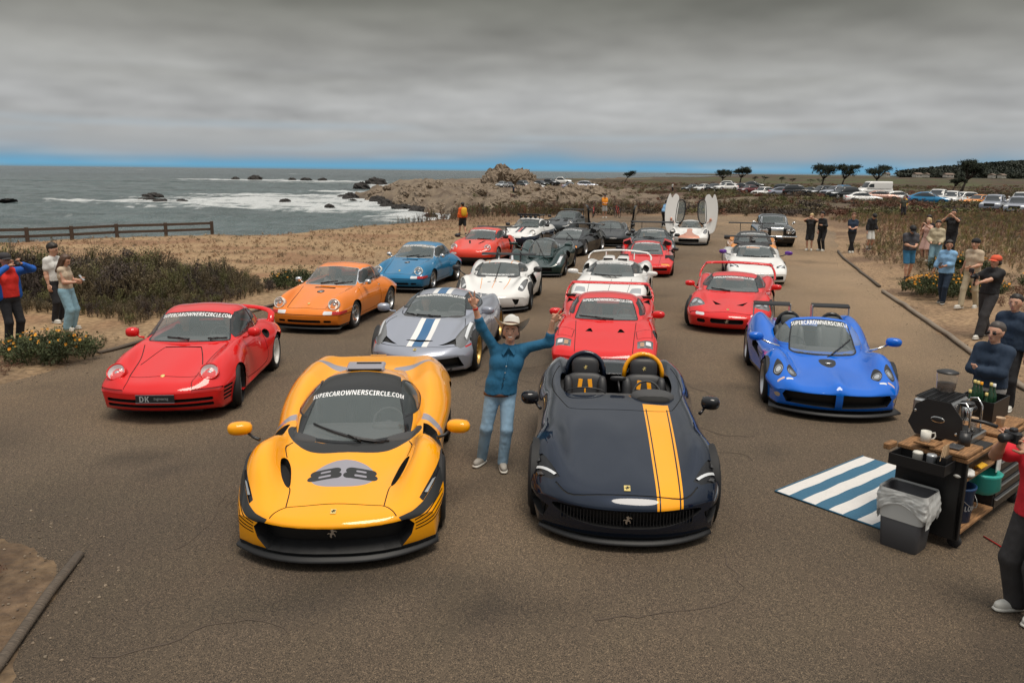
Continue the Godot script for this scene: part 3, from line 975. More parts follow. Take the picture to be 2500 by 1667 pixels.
func yellow_racer()->Node3D:
	var root:=thing("sports_car","yellow low coupe with number 88 on a grey disc on its bonnet","car")
	var S:={
		"paint": M.paint_yellow,"L": 4.69,"fine": 0.05,"nr": 0.1,"nn": 2.6,"ny": 0.42,"nx": 0.97,"sw": 0.36,"swz": 1.5,"swp": 2.6,"tnr": 0.14,"tny": 0.78,"tsw": 0.2,"tswz": 1.0,
		"c": "0:0.455 0.1:0.495 0.4:0.555 0.8:0.625 1.2:0.695 1.45:0.735 2.2:0.76 2.8:0.84 3.3:0.9 4.0:0.94 4.5:0.93 4.69:0.88",
		"hx": "0:0.46 0.5:0.46 1.0:0.54 1.4:0.6 2.2:0.64 2.8:0.6 3.3:0.48 4.69:0.5","hy": "0:0.46 0.1:0.49 0.4:0.535 0.7:0.57 1.0:0.61 1.4:0.705 1.9:0.73 2.3:0.74 2.8:0.81 3.3:0.86 4.0:0.925 4.5:0.925 4.69:0.88",
		"fx": "0:0.72 0.3:0.76 0.7:0.78 1.05:0.775 1.5:0.77 2.0:0.79 2.6:0.8 3.2:0.79 3.8:0.78 4.69:0.74","fy": "0:0.46 0.1:0.505 0.3:0.60 0.55:0.735 0.8:0.82 1.05:0.85 1.35:0.82 1.7:0.73 2.1:0.735 2.6:0.83 3.0:0.93 3.4:0.985 3.8:0.99 4.2:0.965 4.5:0.94 4.69:0.89",
		"wx": "0:0.88 0.3:0.95 0.6:0.98 1.05:0.995 1.5:0.96 1.9:0.93 2.3:0.95 2.8:1.0 3.3:1.025 3.9:1.025 4.4:1.0 4.69:0.94","wy": "0:0.4 0.3:0.46 0.7:0.57 1.05:0.62 1.6:0.56 2.2:0.58 3.0:0.68 3.7:0.7 4.3:0.7 4.69:0.68",
		"sx": "0:0.9 1:0.95 2:0.94 4.69:0.9","sy": "0:0.12 4:0.12 4.69:0.3","rx": "0:0.9 0.4:0.94 1.05:0.97 1.7:0.9 2.2:0.89 3:0.96 3.7:1.0 4.69:0.9","ry": "0:0.25 1:0.34 2:0.3 3.7:0.4 4.69:0.5",
		"gf": 1.3,"ge": 3.9,"R": "1.3:0.695 1.6:0.85 1.85:0.965 2.1:1.06 2.35:1.12 2.65:1.142 3.0:1.12 3.45:1.02 3.9:0.89","B": "1.3:0.695 1.7:0.735 2.2:0.76 2.8:0.82 3.4:0.88 3.9:0.88",
		"bw": "1.3:0.6 1.7:0.7 2.1:0.735 2.6:0.73 3.2:0.6 3.9:0.42","rw": "1.3:0.57 1.7:0.53 2.1:0.475 2.6:0.44 3.2:0.38 3.9:0.32","bow": 0.4,"bowe": 2.6,"bowr": 0.0,"cr": 0.07,"bulge": 0.02,
		"wh": [1.08,3.73,0.345,0.985,1.02,0.26,0.34,0.265,10,M.rim_black,0,0.0],"R2": 0.36,"arch": 0.385,"arch2": 0.40,"cab": [1.65,2.5,0.25,0.34,0.74],"cabw": 0.66,
	}
	var dark:=mat("carbon_grey",Color(0.035,0.036,0.037),0.42,0.0,0.3)
	var disc:=el(0.0,0.80,0.31,0.245,0.0,44)
	S.ops=[cab_hole(1.5,3.0,0.62,0.55),
		["inset","grille","F",pl("-0.66,0.425 -0.4,0.415 0,0.41 0.4,0.415 0.66,0.425 0.72,0.36 0.69,0.26 0.6,0.155 -0.6,0.155 -0.69,0.26 -0.72,0.36"),M.mesh_black,0.14],
		["cut","front_splitter","F",v2s("-1.1,0 1.1,0 1.1,0.165 -1.1,0.165"),dark],
		["cut","lamp_unit","F",pl("0.80,0.56 0.87,0.62 0.9,0.62 0.83,0.55"),M.lamp_grey],["inset","headlight","F",pl("0.755,0.54 0.85,0.635 0.962,0.745 0.968,0.69 0.87,0.575 0.79,0.51"),M.gloss_black,0.012],
		["cut","lamp_cheek","F",pl("0.58,0.455 0.7,0.475 0.79,0.508 0.87,0.573 0.972,0.70 0.99,0.57 0.92,0.475 0.76,0.415 0.62,0.40"),dark],
		["line","panel_gap","F","0.72,0.39 0.82,0.42 0.96,0.5",0.012],["line","panel_gap","F","0.725,0.36 0.83,0.385 0.965,0.46",0.012],["line","panel_gap","F","0.73,0.33 0.84,0.35 0.97,0.42",0.012],["line","panel_gap","F","0.725,0.30 0.84,0.315 0.97,0.38",0.012],
		["inset","fender_vent","T",pl("~0.6,1.12 0.63,1.0 0.575,0.74 0.5,0.6 0.475,0.64 0.505,0.85 0.545,1.03"),M.gap,0.07],
		["inset","side_intake","T",pl("0.74,1.52 0.9,1.46 0.95,1.66 0.88,1.92 0.73,1.98"),M.gap,0.1],
		["line","panel_gap","T","-0.56,0.13 -0.45,0.25 -0.3,0.268 0,0.272 0.3,0.268 0.45,0.25 0.56,0.13",0.011],
		["line","panel_gap","T","0.44,0.26 0.46,0.55 0.49,0.62",0.011],["line","panel_gap","T","0.6,1.14 0.64,1.3 0.6,1.47",0.011],
		["cut","cowl_panel","T",pl("~0,1.19 0.3,1.23 0.5,1.35 0.66,1.6 0.72,1.85 0.6,1.9 0,1.6 -0.6,1.9 -0.72,1.85 -0.66,1.6 -0.5,1.35 -0.3,1.23"),dark],
		["cut","haunch_stripe","T",pl("0.66,2.16 0.85,2.02 1.05,2.0 1.05,2.16 0.88,2.18 0.66,2.34"),M.stripe_grey],
		["cut","tail_stripe","T",pl("0.2,3.62 0.45,3.72 0.7,3.9 0.85,4.0 0.6,4.02 0.3,3.85"),M.stripe_grey],
		["line","panel_gap","T","-0.9,4.5 0,4.56 0.9,4.5",0.02],
	]
	var fig:=[]
	for sd in [-1.0,1.0]:
		var cx: float=0.172*sd+0.0
		fig.append(["cut","number_hole","T",rrect(cx - 0.05,0.835,cx+0.05,0.865,0.014),M.stripe_grey])
		fig.append(["cut","number_hole","T",rrect(cx - 0.06,0.755,cx+0.06,0.79,0.016),M.stripe_grey])
		fig.append(["cut","number","T",Geometry2D.merge_polygons(rrect(cx - 0.148,0.797,cx+0.148,0.905,0.05),rrect(cx - 0.165,0.712,cx+0.165,0.818,0.05))[0],dark])
	for f in fig: f.append("one")
	S.ops+=fig+[["cut","number_disc","T",disc,M.stripe_grey]]
	S.gops=[["window","windscreen","V",rrect(1.36,-2.02,2.2,2.02,0.06,0.3),M.glass,M.frit,0.03],["cut","roof_panel","V",rrect(2.18,-2.05,2.78,2.05,0.01,0.1),dark],
		["window","side_window","S",pl("~1.8,0.86 2.05,0.99 2.35,1.06 2.7,1.05 2.85,0.95 2.7,0.87 2.2,0.83"),M.dark_glass,M.plastic,0.015],
		["cut","windscreen_pillar","V",rrect(1.34,-2.75,2.2,2.75,0.02,0.1),M.frit],
		["cut","engine_cover","V",rrect(3.05,-1.0,3.8,1.0,0.05,0.2),dark]]
	finish_car(S,root)
	lower_lip(root,S,0.93,0.105,0.05)
	side_mirror(root,Vector3(1.12,0.89,2.345 - 1.4),Vector3(0.125,0.068,0.085),M.paint_yellow,Vector3(0.9,0.8,2.345 - 1.3),M.plastic)
	hood_badge(root,S,0.15)
	horse(root,Transform3D(Basis.IDENTITY,Vector3(0.0,0.36,2.345 - 0.02)),0.08,M.chrome)
	var st:=sft()
	bx(st,Vector3(0,1.15,2.345 - 2.98),Vector3(0.46,0.04,0.3),Basis(Vector3.RIGHT,0.06),0.02)
	var sc:=obj("roof_scoop",st,M.stripe_grey,root)
	obj("scoop_mouth",box(Vector3(0.03,1.175,2.345 - 3.05),Vector3(0.3,0.012,0.05)),M.gap,sc)
	obj("scoop_mouth",box(Vector3(0,1.145,2.345 - 2.828),Vector3(0.4,0.022,0.012)),M.gap,sc)
	st=sft()
	bx(st,Vector3(0.0,0.94,-2.345+0.16),Vector3(0.22,0.012,0.03))
	obj("rear_script",st,M.chrome,root)
	banner(S,root,2.16,0.51,0.1)
	wiper(S,root,Vector2(1.37,0.35),Vector2(1.45,-0.1),Vector2(1.58,-1.5))
	wiper(S,root,Vector2(1.37,0.35),Vector2(1.42,0.1),Vector2(1.52,-0.9))
	interior(S,root,M.dash,M.leather)
	return root
func navy_speedster()->Node3D:
	var root:=thing("sports_car","dark navy open speedster with one broad yellow stripe down its bonnet","car")
	var S:={
		"paint": M.paint_navy,"L": 4.66,"fine": 0.05,"nr": 0.14,"nn": 2.2,"ny": 0.43,"nx": 0.96,"sw": 0.42,"swz": 1.5,"swp": 2.4,"tnr": 0.2,"tny": 0.66,"tsw": 0.3,"tswz": 1.2,
		"c": "0:0.5 0.12:0.55 0.3:0.6 0.7:0.685 1.2:0.765 1.8:0.83 2.3:0.87 2.7:0.87 3.4:0.88 3.9:0.9 4.4:0.86 4.66:0.78",
		"hx": "0:0.45 1:0.5 2:0.52 3:0.58 4.66:0.5","hy": "0:0.49 0.12:0.54 0.3:0.59 0.7:0.665 1.2:0.745 1.8:0.815 2.3:0.85 3.4:0.85 3.9:0.88 4.4:0.84 4.66:0.76",
		"fx": "0:0.7 0.3:0.73 1:0.76 2:0.79 3:0.78 4:0.76 4.66:0.7","fy": "0:0.48 0.12:0.535 0.3:0.625 0.55:0.735 0.85:0.815 1.15:0.835 1.6:0.825 2.1:0.835 2.7:0.86 3.2:0.93 3.6:0.98 4.0:0.96 4.4:0.87 4.66:0.77",
		"wx": "0:0.86 0.3:0.93 0.6:0.97 1.0:0.99 1.5:0.96 2.0:0.94 2.6:0.95 3.2:0.99 3.65:1.0 4.2:0.97 4.66:0.86","wy": "0:0.42 0.5:0.53 1:0.6 1.6:0.58 2.6:0.6 3.6:0.68 4.66:0.62","sy": "0:0.1 4:0.14 4.66:0.3","sx": "0:0.84 1:0.93 4.66:0.85",
		"wh": [1.0,3.72,0.355,0.97,0.99,0.27,0.32,0.275,5,M.rim_black,1,0.0],"arch": 0.395,"arch2": 0.4,"cab": [2.3,3.15,0.25,0.38,0.82],"cabw": 0.68,
	}
	var pin: Material=M.gloss_black
	S.ops=[["drop","","T",pl("~-0.64,3.34 -0.7,3.0 -0.66,2.6 -0.5,2.44 -0.1,2.42 0.08,2.4 0.3,2.5 0.55,2.5 0.66,2.62 0.7,3.0 0.64,3.34 0.3,3.4 0,3.42 -0.3,3.4")],
		["line","panel_gap","T","-0.72,3.45 -0.8,3.0 -0.76,2.5 -0.62,2.02 -0.5,1.93 0,1.9 0.52,1.93 0.64,2.02 0.78,2.5 0.82,3.0 0.74,3.45",0.012],
		["line","panel_gap","T","-0.68,0.34 -0.5,0.16 0,0.11 0.5,0.16 0.68,0.34",0.012],
		["line","panel_gap","T","-0.97,2.35 -0.78,2.3",0.01],["line","panel_gap","T","0.78,2.3 0.97,2.35",0.01],
		["cut","stripe_pinline","T",v2s("0.295,-0.2 0.309,-0.2 0.315,1.97 0.301,1.97"),pin,"one"],["cut","stripe_pinline","T",v2s("0.481,-0.2 0.495,-0.2 0.551,1.97 0.537,1.97"),pin,"one"]]
	S.ops+=[["cut","bonnet_stripe","T",v2s("0.273,-0.2 0.517,-0.2 0.573,2.12 0.28,2.12"),M.paint_yellow,"one"],
		["cut","headlight_bar","T",pl("0.85,0.67 0.915,0.725 0.92,0.765 0.855,0.71"),M.lamp_bowl],["cut","headlight_bar","T",pl("0.675,0.425 0.70,0.42 0.885,0.63 0.877,0.645"),M.lamp_white],["cut","headlight_bar","T",pl("0.80,0.485 0.86,0.54 0.88,0.59 0.83,0.54"),M.lamp_bowl],
		["inset","headlight","T",pl("0.64,0.38 0.72,0.385 0.86,0.52 0.93,0.65 0.94,0.82 0.83,0.73"),M.gloss_black,0.012],
		["inset","grille","F",pl("~-0.7,0.40 -0.4,0.425 0,0.43 0.4,0.425 0.7,0.40 0.62,0.32 0.35,0.26 0,0.245 -0.35,0.26 -0.62,0.32"),M.mesh_black,0.1],
		["inset","corner_intake","F",pl("0.74,0.34 0.92,0.4 0.93,0.28 0.8,0.2"),M.mesh_black,0.06],
		["cut","front_splitter","F",v2s("-1,0 1,0 1,0.135 -1,0.135"),M.carbon]]
	finish_car(S,root)
	lower_lip(root,S,0.84,0.09,0.02)
	var half:=2.33
	side_mirror(root,Vector3(1.03,0.94,half - 1.95),Vector3(0.105,0.075,0.085),M.gloss_black,Vector3(0.9,0.84,half - 1.85))
	hood_badge(root,S,0.2,0.06,0.085)
	horse(root,Transform3D(Basis.IDENTITY,Vector3(0,0.335,half - 0.02)),0.08,M.chrome)
	var st:=sft()
	for k in 41:
		var x:=-0.62+k*0.031
		bx(st,Vector3(x,0.335,half - 0.05 - 0.3*pow(absf(x)/0.9,2.4)),Vector3(0.006,0.13,0.02))
	obj("grille_bars",st,M.plastic,root)
	interior(S,root,M.black,M.leather)
	for sd in [-1.0,1.0]:
		var x: float=0.38*sd
		var fm: Material=M.paint_navy if sd<0 else M.paint_yellow
		st=sft()
		var rows:=[]
		for k in 9:
			var f:=k/8.0
			var row:=[]
			for j in 13:
				var a:=PI*j/12.0
				var w:=lerpf(0.25,0.14,f)
				var hgt:=lerpf(0.3,0.03,f*f)
				row.append(Vector3(x - cos(a)*w,0.86+pow(sin(a),0.8)*hgt,half - 3.36 - f*0.95+sin(a)*-0.05*(1 - f)))
			rows.append(row)
		for k in 8:
			for j in 12: quad(st,rows[k][j],rows[k+1][j],rows[k+1][j+1],rows[k][j+1])
		var o:=obj("headrest_fairing",st,fm,root)
		st=sft()
		tube(st,rows[0],0.03,9)
		obj("fairing_rim",st,fm,o)
		st=sft()
		blob(st,Vector3(x,0.98,half - 3.32),Vector3(0.18,0.14,0.07),Basis(Vector3.RIGHT,-0.25),14,9,0.6)
		o=obj("headrest",st,M.leather,root)
		horse(o,Transform3D(Basis(Vector3.RIGHT,-0.25),Vector3(x,1.0,half - 3.252)),0.05,M.gold_badge)
		st=sft()
		blob(st,Vector3(x,0.66,half - 3.2),Vector3(0.28,0.28,0.08),Basis(Vector3.RIGHT,-0.3),14,8,0.55)
		obj("seat_back",st,M.leather,root)
		for e in [-1.0,1.0]: obj("seat_bolster",bolster(Vector3(x+0.22*e,0.68,half - 3.12)),M.leather,root)
		for e in [-1.0,1.0]: obj("seat_belt",box(Vector3(x+0.065*e,0.8,half - 3.17),Vector3(0.055,0.12,0.02),Basis(Vector3.RIGHT,-0.3)*Basis(Vector3.BACK,0.12*e),0.004),M.paint_yellow,root)
		obj("seat_belt",box(Vector3(x,0.64,half - 3.1),Vector3(0.02,0.22,0.02),Basis(Vector3.RIGHT,-0.3),0.004),M.paint_yellow,root)
	st=sft()
	blob(st,Vector3(0.42,0.83,half - 2.44),Vector3(0.27,0.11,0.19),Basis(Vector3.RIGHT,-0.1),18,10,0.8)
	obj("instrument_cowl",st,M.dash,root)
	st=sft()
	blob(st,Vector3(0.42,0.85,half - 2.3),Vector3(0.2,0.06,0.1),Basis(Vector3.RIGHT,0.25),16,8,0.8)
	obj("cowl_opening",st,M.gap,root)
	st=sft()
	var arc:=[]
	for k in 9: arc.append(Vector3(-0.38+0.24*cos(PI*k/8.0),0.86+0.07*sin(PI*k/8.0),half - 2.5))
	tube(st,arc,0.008,5)
	obj("wind_deflector",st,M.plastic,root)
	st=sft()
	blob(st,Vector3(0.02,0.99,half - 2.75),Vector3(0.1,0.03,0.03),Basis.IDENTITY,12,7,0.7)
	tube(st,[Vector3(0.02,0.98,half - 2.75),Vector3(0.04,0.86,half - 2.62)],0.012,6)
	obj("rear_view_mirror",st,M.plastic,root)
	st=sft()
	bx(st,Vector3(0,0.94,half - 3.5),Vector3(0.42,0.12,0.008),Basis(Vector3.RIGHT,-0.5))
	obj("rear_deflector",st,M.dark_glass,root)
	return root
func bolster(at: Vector3)->SurfaceTool:
	var st:=sft()
	blob(st,at,Vector3(0.065,0.24,0.1),Basis(Vector3.RIGHT,-0.3),10,7,0.7)
	return st
func red_widebody()->Node3D:
	var root:=thing("sports_car","red wide-bodied coupe with white wheels and a dark DK plate on its bumper","car")
	var S:=spec_911({"paint": M.paint_red,"L": 4.3,"sw": 0.3,"swz": 1.2,"ny": 0.44,"nr": 0.22,"nn": 2.2,
		"c": "0:0.52 0.12:0.57 0.25:0.6 0.5:0.665 0.9:0.76 1.35:0.855 1.6:0.885 2.4:0.89 3.2:0.9 3.7:0.86 4.1:0.78 4.3:0.7","hy": "0:0.52 0.12:0.565 0.25:0.59 0.5:0.645 0.9:0.74 1.35:0.845 1.6:0.88 3.2:0.88 3.7:0.84 4.3:0.68",
		"fx": "0:0.64 0.4:0.67 0.9:0.71 1.5:0.73 2.4:0.73 3.2:0.76 4.3:0.66","fy": "0:0.53 0.12:0.59 0.25:0.66 0.45:0.74 0.75:0.81 1.1:0.845 1.5:0.865 2.4:0.87 3.0:0.87 3.5:0.85 4.0:0.78 4.3:0.68",
		"wx": "0:0.82 0.3:0.87 0.6:0.90 0.98:0.92 1.35:0.88 1.8:0.83 2.4:0.84 2.8:0.90 3.25:0.965 3.7:0.95 4.3:0.84","wy": "0:0.5 0.6:0.55 0.98:0.6 1.5:0.62 2.5:0.64 3.25:0.66 4.3:0.6",
		"rx": "0:0.82 0.98:0.915 1.7:0.86 2.4:0.9 3.25:0.95 4.3:0.8","ry": "0:0.34 1:0.36 1.8:0.24 2.6:0.24 3.3:0.4 4.3:0.4","sx": "0:0.78 1:0.88 2:0.88 3:0.9 4.3:0.8",
		"wh": [0.98,3.28,0.32,0.90,0.945,0.25,0.3,0.23,5,M.rim_white,0,14.0],"arch": 0.35,"arch2": 0.36})
	S.ops=[cab_hole(1.55,3.2,0.58,0.5),
		["line","panel_gap","T","-0.46,0.36 -0.5,0.9 -0.6,1.36",0.012],["line","panel_gap","T","0.46,0.36 0.5,0.9 0.6,1.36",0.012],["line","panel_gap","T","-0.46,0.36 0,0.33 0.46,0.36",0.012],["line","panel_gap","T","0.46,0.36 0.44,0.2 0.46,0.1",0.01],["line","panel_gap","T","-0.46,0.36 -0.44,0.2 -0.46,0.1",0.01],
		["inset","cowl_vent","T",rrect(-0.27,1.25,0.27,1.285,0.012),M.gap,0.03],["line","panel_gap","T","0.27,1.26 0.36,1.0 0.44,0.72",0.014],["line","panel_gap","T","-0.27,1.26 -0.36,1.0 -0.44,0.72",0.014],
		["inset","turn_signal","F",rrect(0.46,0.435,0.84,0.49,0.02),M.red_lens,0.015],
		["inset","front_intake","F",rrect(-0.72,0.315,0.72,0.365,0.02),M.gap,0.05],["inset","front_intake","F",rrect(-0.72,0.235,0.72,0.285,0.02),M.gap,0.05],
		["inset","corner_louvre","S",rrect(0.32,0.44,0.58,0.475,0.012),M.gap,0.03],["inset","corner_louvre","S",rrect(0.32,0.38,0.58,0.415,0.012),M.gap,0.03],["inset","corner_louvre","S",rrect(0.33,0.32,0.58,0.355,0.012),M.gap,0.03],["inset","corner_louvre","S",rrect(0.35,0.265,0.58,0.295,0.012),M.gap,0.03],
		["inset","side_intake","S",pl("~2.72,0.78 2.9,0.8 2.96,0.74 2.86,0.66 2.75,0.68"),M.gap,0.06],
		["line","panel_gap","S","1.5,0.86 1.46,0.6 1.5,0.3 2.6,0.3 2.7,0.6 2.66,0.86",0.01]]
	S.gops=[["window","windscreen","V",rrect(1.40,-1.92,2.08,1.92,0.06,0.2),M.glass,M.frit,0.025],
		["window","side_window","S",pl("1.66,0.905 1.98,1.15 2.2,1.215 2.62,1.21 2.62,0.905"),M.dark_glass,M.plastic,0.018],["window","quarter_window","S",pl("~2.64,0.905 2.64,1.05 2.65,1.19 2.85,1.15 3.05,1.05 3.17,0.945 3.1,0.91"),M.dark_glass,M.plastic,0.018],
		["window","rear_window","V",rrect(2.85,-1.7,3.5,1.7,0.06,0.3),M.dark_glass,M.plastic,0.02]]
	finish_car(S,root)
	lamp_on(root,S,0.64,0.27,Vector3(0.1,0.75,0.8),0.122,M.paint_red,0.015,false)
	side_mirror(root,Vector3(0.94,0.97,2.15 - 1.78),Vector3(0.1,0.075,0.09),M.paint_red,Vector3(0.76,0.88,2.15 - 1.78))
	fittings(root,S,"911")
	var zp:=2.15+0.015
	var plate:=obj("number_plate",box(Vector3(0,0.385,zp),Vector3(0.52,0.115,0.012),Basis.IDENTITY,0.004),mat("plate",Color(0.012,0.015,0.018),0.4),root)
	var rim:=sft()
	for e in [[0.0,0.055,0.52,0.005],[0.0,-0.055,0.52,0.005]]: bx(rim,Vector3(e[0],0.385+e[1],zp+0.007),Vector3(e[2],e[3],0.004))
	obj("plate_rim",rim,M.stripe_grey,plate)
	obj("lettering",lettering("DK",func(x,y): return [Vector3(-0.205+x*0.13,0.345+y*0.08,zp+0.006),Vector3.BACK]),mat("plate_print",Color(0.35,0.37,0.38),0.5),plate)
	obj("lettering",lettering("Engineering",func(x,y): return [Vector3(-0.01+x*0.19,0.362+y*0.045,zp+0.006),Vector3.BACK],400),M.plate_print,plate)
	var pts:=[]
	for k in 13:
		var a:=PI*k/12.0
		pts.append(Vector3(-cos(a)*0.76,0.78+pow(sin(a),0.45)*0.22,-2.15+0.62 - pow(sin(a),0.5)*0.42))
	var st:=sft()
	tube(st,pts,[0.06,0.06,0.055,0.05,0.05,0.05,0.05,0.05,0.05,0.05,0.055,0.06,0.06],10,true,0.55)
	obj("rear_wing",st,M.paint_red,root)
	wiper(S,root,Vector2(1.43,0.1),Vector2(1.48,-0.4),Vector2(1.5,-0.9))
	wiper(S,root,Vector2(1.43,0.95),Vector2(1.47,1.3),Vector2(1.47,1.75))
	banner(S,root,2.045,0.52,0.1)
	interior(S,root,M.dash,M.leather)
	return root
func wedge(over: Dictionary)->Dictionary:
	var S:={"L": 4.36,"nr": 0.12,"nn": 2.2,"ny": 0.38,"sw": 0.16,"swz": 0.9,"tnr": 0.1,"tny": 0.7,"tsw": 0.08,
		"c": "0:0.41 0.12:0.47 0.5:0.565 1.0:0.665 1.5:0.775 2.2:0.8 3.0:0.85 4.0:0.86 4.36:0.82","hx": "0:0.5 4:0.5","fx": "0:0.78 1.05:0.8 2:0.8 3.5:0.86 4.36:0.84",
		"fy": "0:0.41 0.12:0.47 0.5:0.59 1.05:0.72 1.6:0.775 2.3:0.79 3.0:0.85 3.5:0.9 4.36:0.85","wx": "0:0.88 0.4:0.92 1.05:0.95 1.8:0.94 2.4:0.94 3.0:0.965 3.5:0.985 4.36:0.96","wy": "0:0.38 0.4:0.46 1.05:0.56 2:0.6 3.5:0.64 4.36:0.62","sy": "0:0.12 4:0.15 4.36:0.3",
		"gf": 1.4,"ge": 4.05,"R": "1.4:0.76 1.7:0.93 2.0:1.075 2.15:1.12 2.5:1.155 2.9:1.13 3.4:1.02 4.05:0.84","B": "1.4:0.76 2:0.8 3:0.83 4.05:0.82","bw": "1.4:0.66 1.9:0.76 2.6:0.77 3.2:0.7 4.05:0.6","rw": "1.4:0.64 1.8:0.57 2.15:0.5 2.7:0.5 3.4:0.44 4.05:0.4",
		"bow": 0.12,"cr": 0.05,"wh": [1.05,3.5,0.32,0.93,0.975,0.25,0.33,0.235,5,M.rim_silver,0,0.0],"arch": 0.365,"arch2": 0.375,"cab": [1.7,2.5,0.24,0.36,0.78],"cabw": 0.68}
	S.merge(over,true)
	return S
func hoop_wing(root: Node3D,m: Material,top: Vector3,foot: Vector3,chord: float,thick: float,bow:=0.0)->void:
	var pts:=[]
	for k in 9: pts.append(Vector3(lerpf(-top.x,top.x,k/8.0),top.y+bow*(1.0 - pow(k/4.0 - 1.0,2.0)),top.z))
	pts.insert(0,Vector3(-top.x - 0.03,top.y - 0.03,top.z+0.01))
	pts.append(Vector3(top.x+0.03,top.y - 0.03,top.z+0.01))
	deck_wing(root,m,pts,chord,thick,[])
	for sd in [-1.0,1.0]:
		var st:=sft()
		var a:=Vector3(sd*(top.x+0.02),top.y - 0.01,top.z)
		var b:=Vector3(sd*foot.x,foot.y,foot.z)
		var row:=[]
		for k in 6:
			var f:=k/5.0
			var c:=a.lerp(b,f)+Vector3(sd*0.04*sin(PI*f),0,0)
			var ch:=lerpf(chord*0.5,chord*0.9,f*f)
			row.append([c+Vector3(0,0,ch),c+Vector3(sd*0.03,0,0),c+Vector3(0,0,-ch),c - Vector3(sd*0.03,0,0)])
		for k in 5:
			for e in 4: quad(st,row[k][e],row[k][(e+1)%4],row[k+1][(e+1)%4],row[k+1][e])
		obj("wing_post",st,m,root)
func red_hoop_wedge()->Node3D:
	var root:=thing("sports_car","red wedge coupe with square bonnet lamps and a squared hoop rear wing","car")
	var S:=wedge({"paint": M.paint_red})
	S.ops=[cab_hole(1.6,3.0,0.62,0.6),["line","panel_gap","T","0.5,0.12 0.53,0.8 0.56,1.4",0.012],
		["inset","nostril","T",v2s("0.22,0.95 0.36,0.97 0.34,1.02 0.3,1.1 0.26,1.1"),M.gap,0.05],["line","panel_gap","T","0.58,0.64 0.84,0.68",0.01],["line","panel_gap","T","0.56,0.98 0.84,1.0",0.01],["line","panel_gap","T","0.58,0.64 0.56,0.98",0.01],["line","panel_gap","T","0.84,0.68 0.84,1.0",0.01],
		["cut","lamp_unit","T",rrect(0.63,0.36,0.70,0.5,0.015),M.amber_dull],["cut","lamp_unit","T",rrect(0.73,0.4,0.82,0.52,0.015),M.lamp_white],["lens","headlight","T",v2s("0.58,0.28 0.85,0.33 0.86,0.58 0.58,0.54"),M.lamp_bowl,0.03],
		["inset","front_intake","F",rrect(-0.5,0.2,0.5,0.3,0.03),M.gap,0.06],["inset","fender_vent","T",v2s("0.70,3.1 0.86,3.0 0.84,3.35"),M.gap,0.05],
		["inset","side_intake","S",v2s("2.55,0.75 2.75,0.78 2.95,0.55 2.75,0.5"),M.gap,0.06],["line","panel_gap","S","1.55,0.78 1.6,0.4 2.5,0.35 2.45,0.78",0.01]]
	S.gops=[["window","windscreen","V",rrect(1.44,-1.9,2.1,1.9,0.06,0.2),M.glass,M.frit,0.025],["window","side_window","S",pl("1.72,0.84 2.1,1.03 2.5,1.06 2.75,1.0 2.8,0.86 2.3,0.83"),M.dark_glass,M.plastic,0.018],["pane","rear_window","V",rrect(2.95,-1.5,3.8,1.5,0.05,0.2),M.dark_glass]]
	finish_car(S,root)
	var half:=2.18
	hoop_wing(root,M.paint_red,Vector3(0.80,1.13,half - 4.12),Vector3(0.93,0.8,half - 3.85),0.26,0.045)
	var st:=sft()
	for sd in [-1.0,1.0]: prism(st,v2s("-0.12,0.06 0.12,0.06 0.0,-0.1"),0.02,Transform3D(Basis.IDENTITY,Vector3(0.8*sd,0.9,half - 3.45)))
	obj("wing_duct",st,M.gap,root)
	side_mirror(root,Vector3(0.98,0.87,half - 1.75),Vector3(0.12,0.07,0.085),M.paint_red,Vector3(0.78,0.8,half - 1.72))
	wiper(S,root,Vector2(1.44,0.0),Vector2(1.5,-0.6),Vector2(1.53,-1.6))
	banner(S,root,2.07,0.47,0.1)
	interior(S,root,M.dash,mat("red_cloth",Color(0.45,0.03,0.02),0.8))
	return root
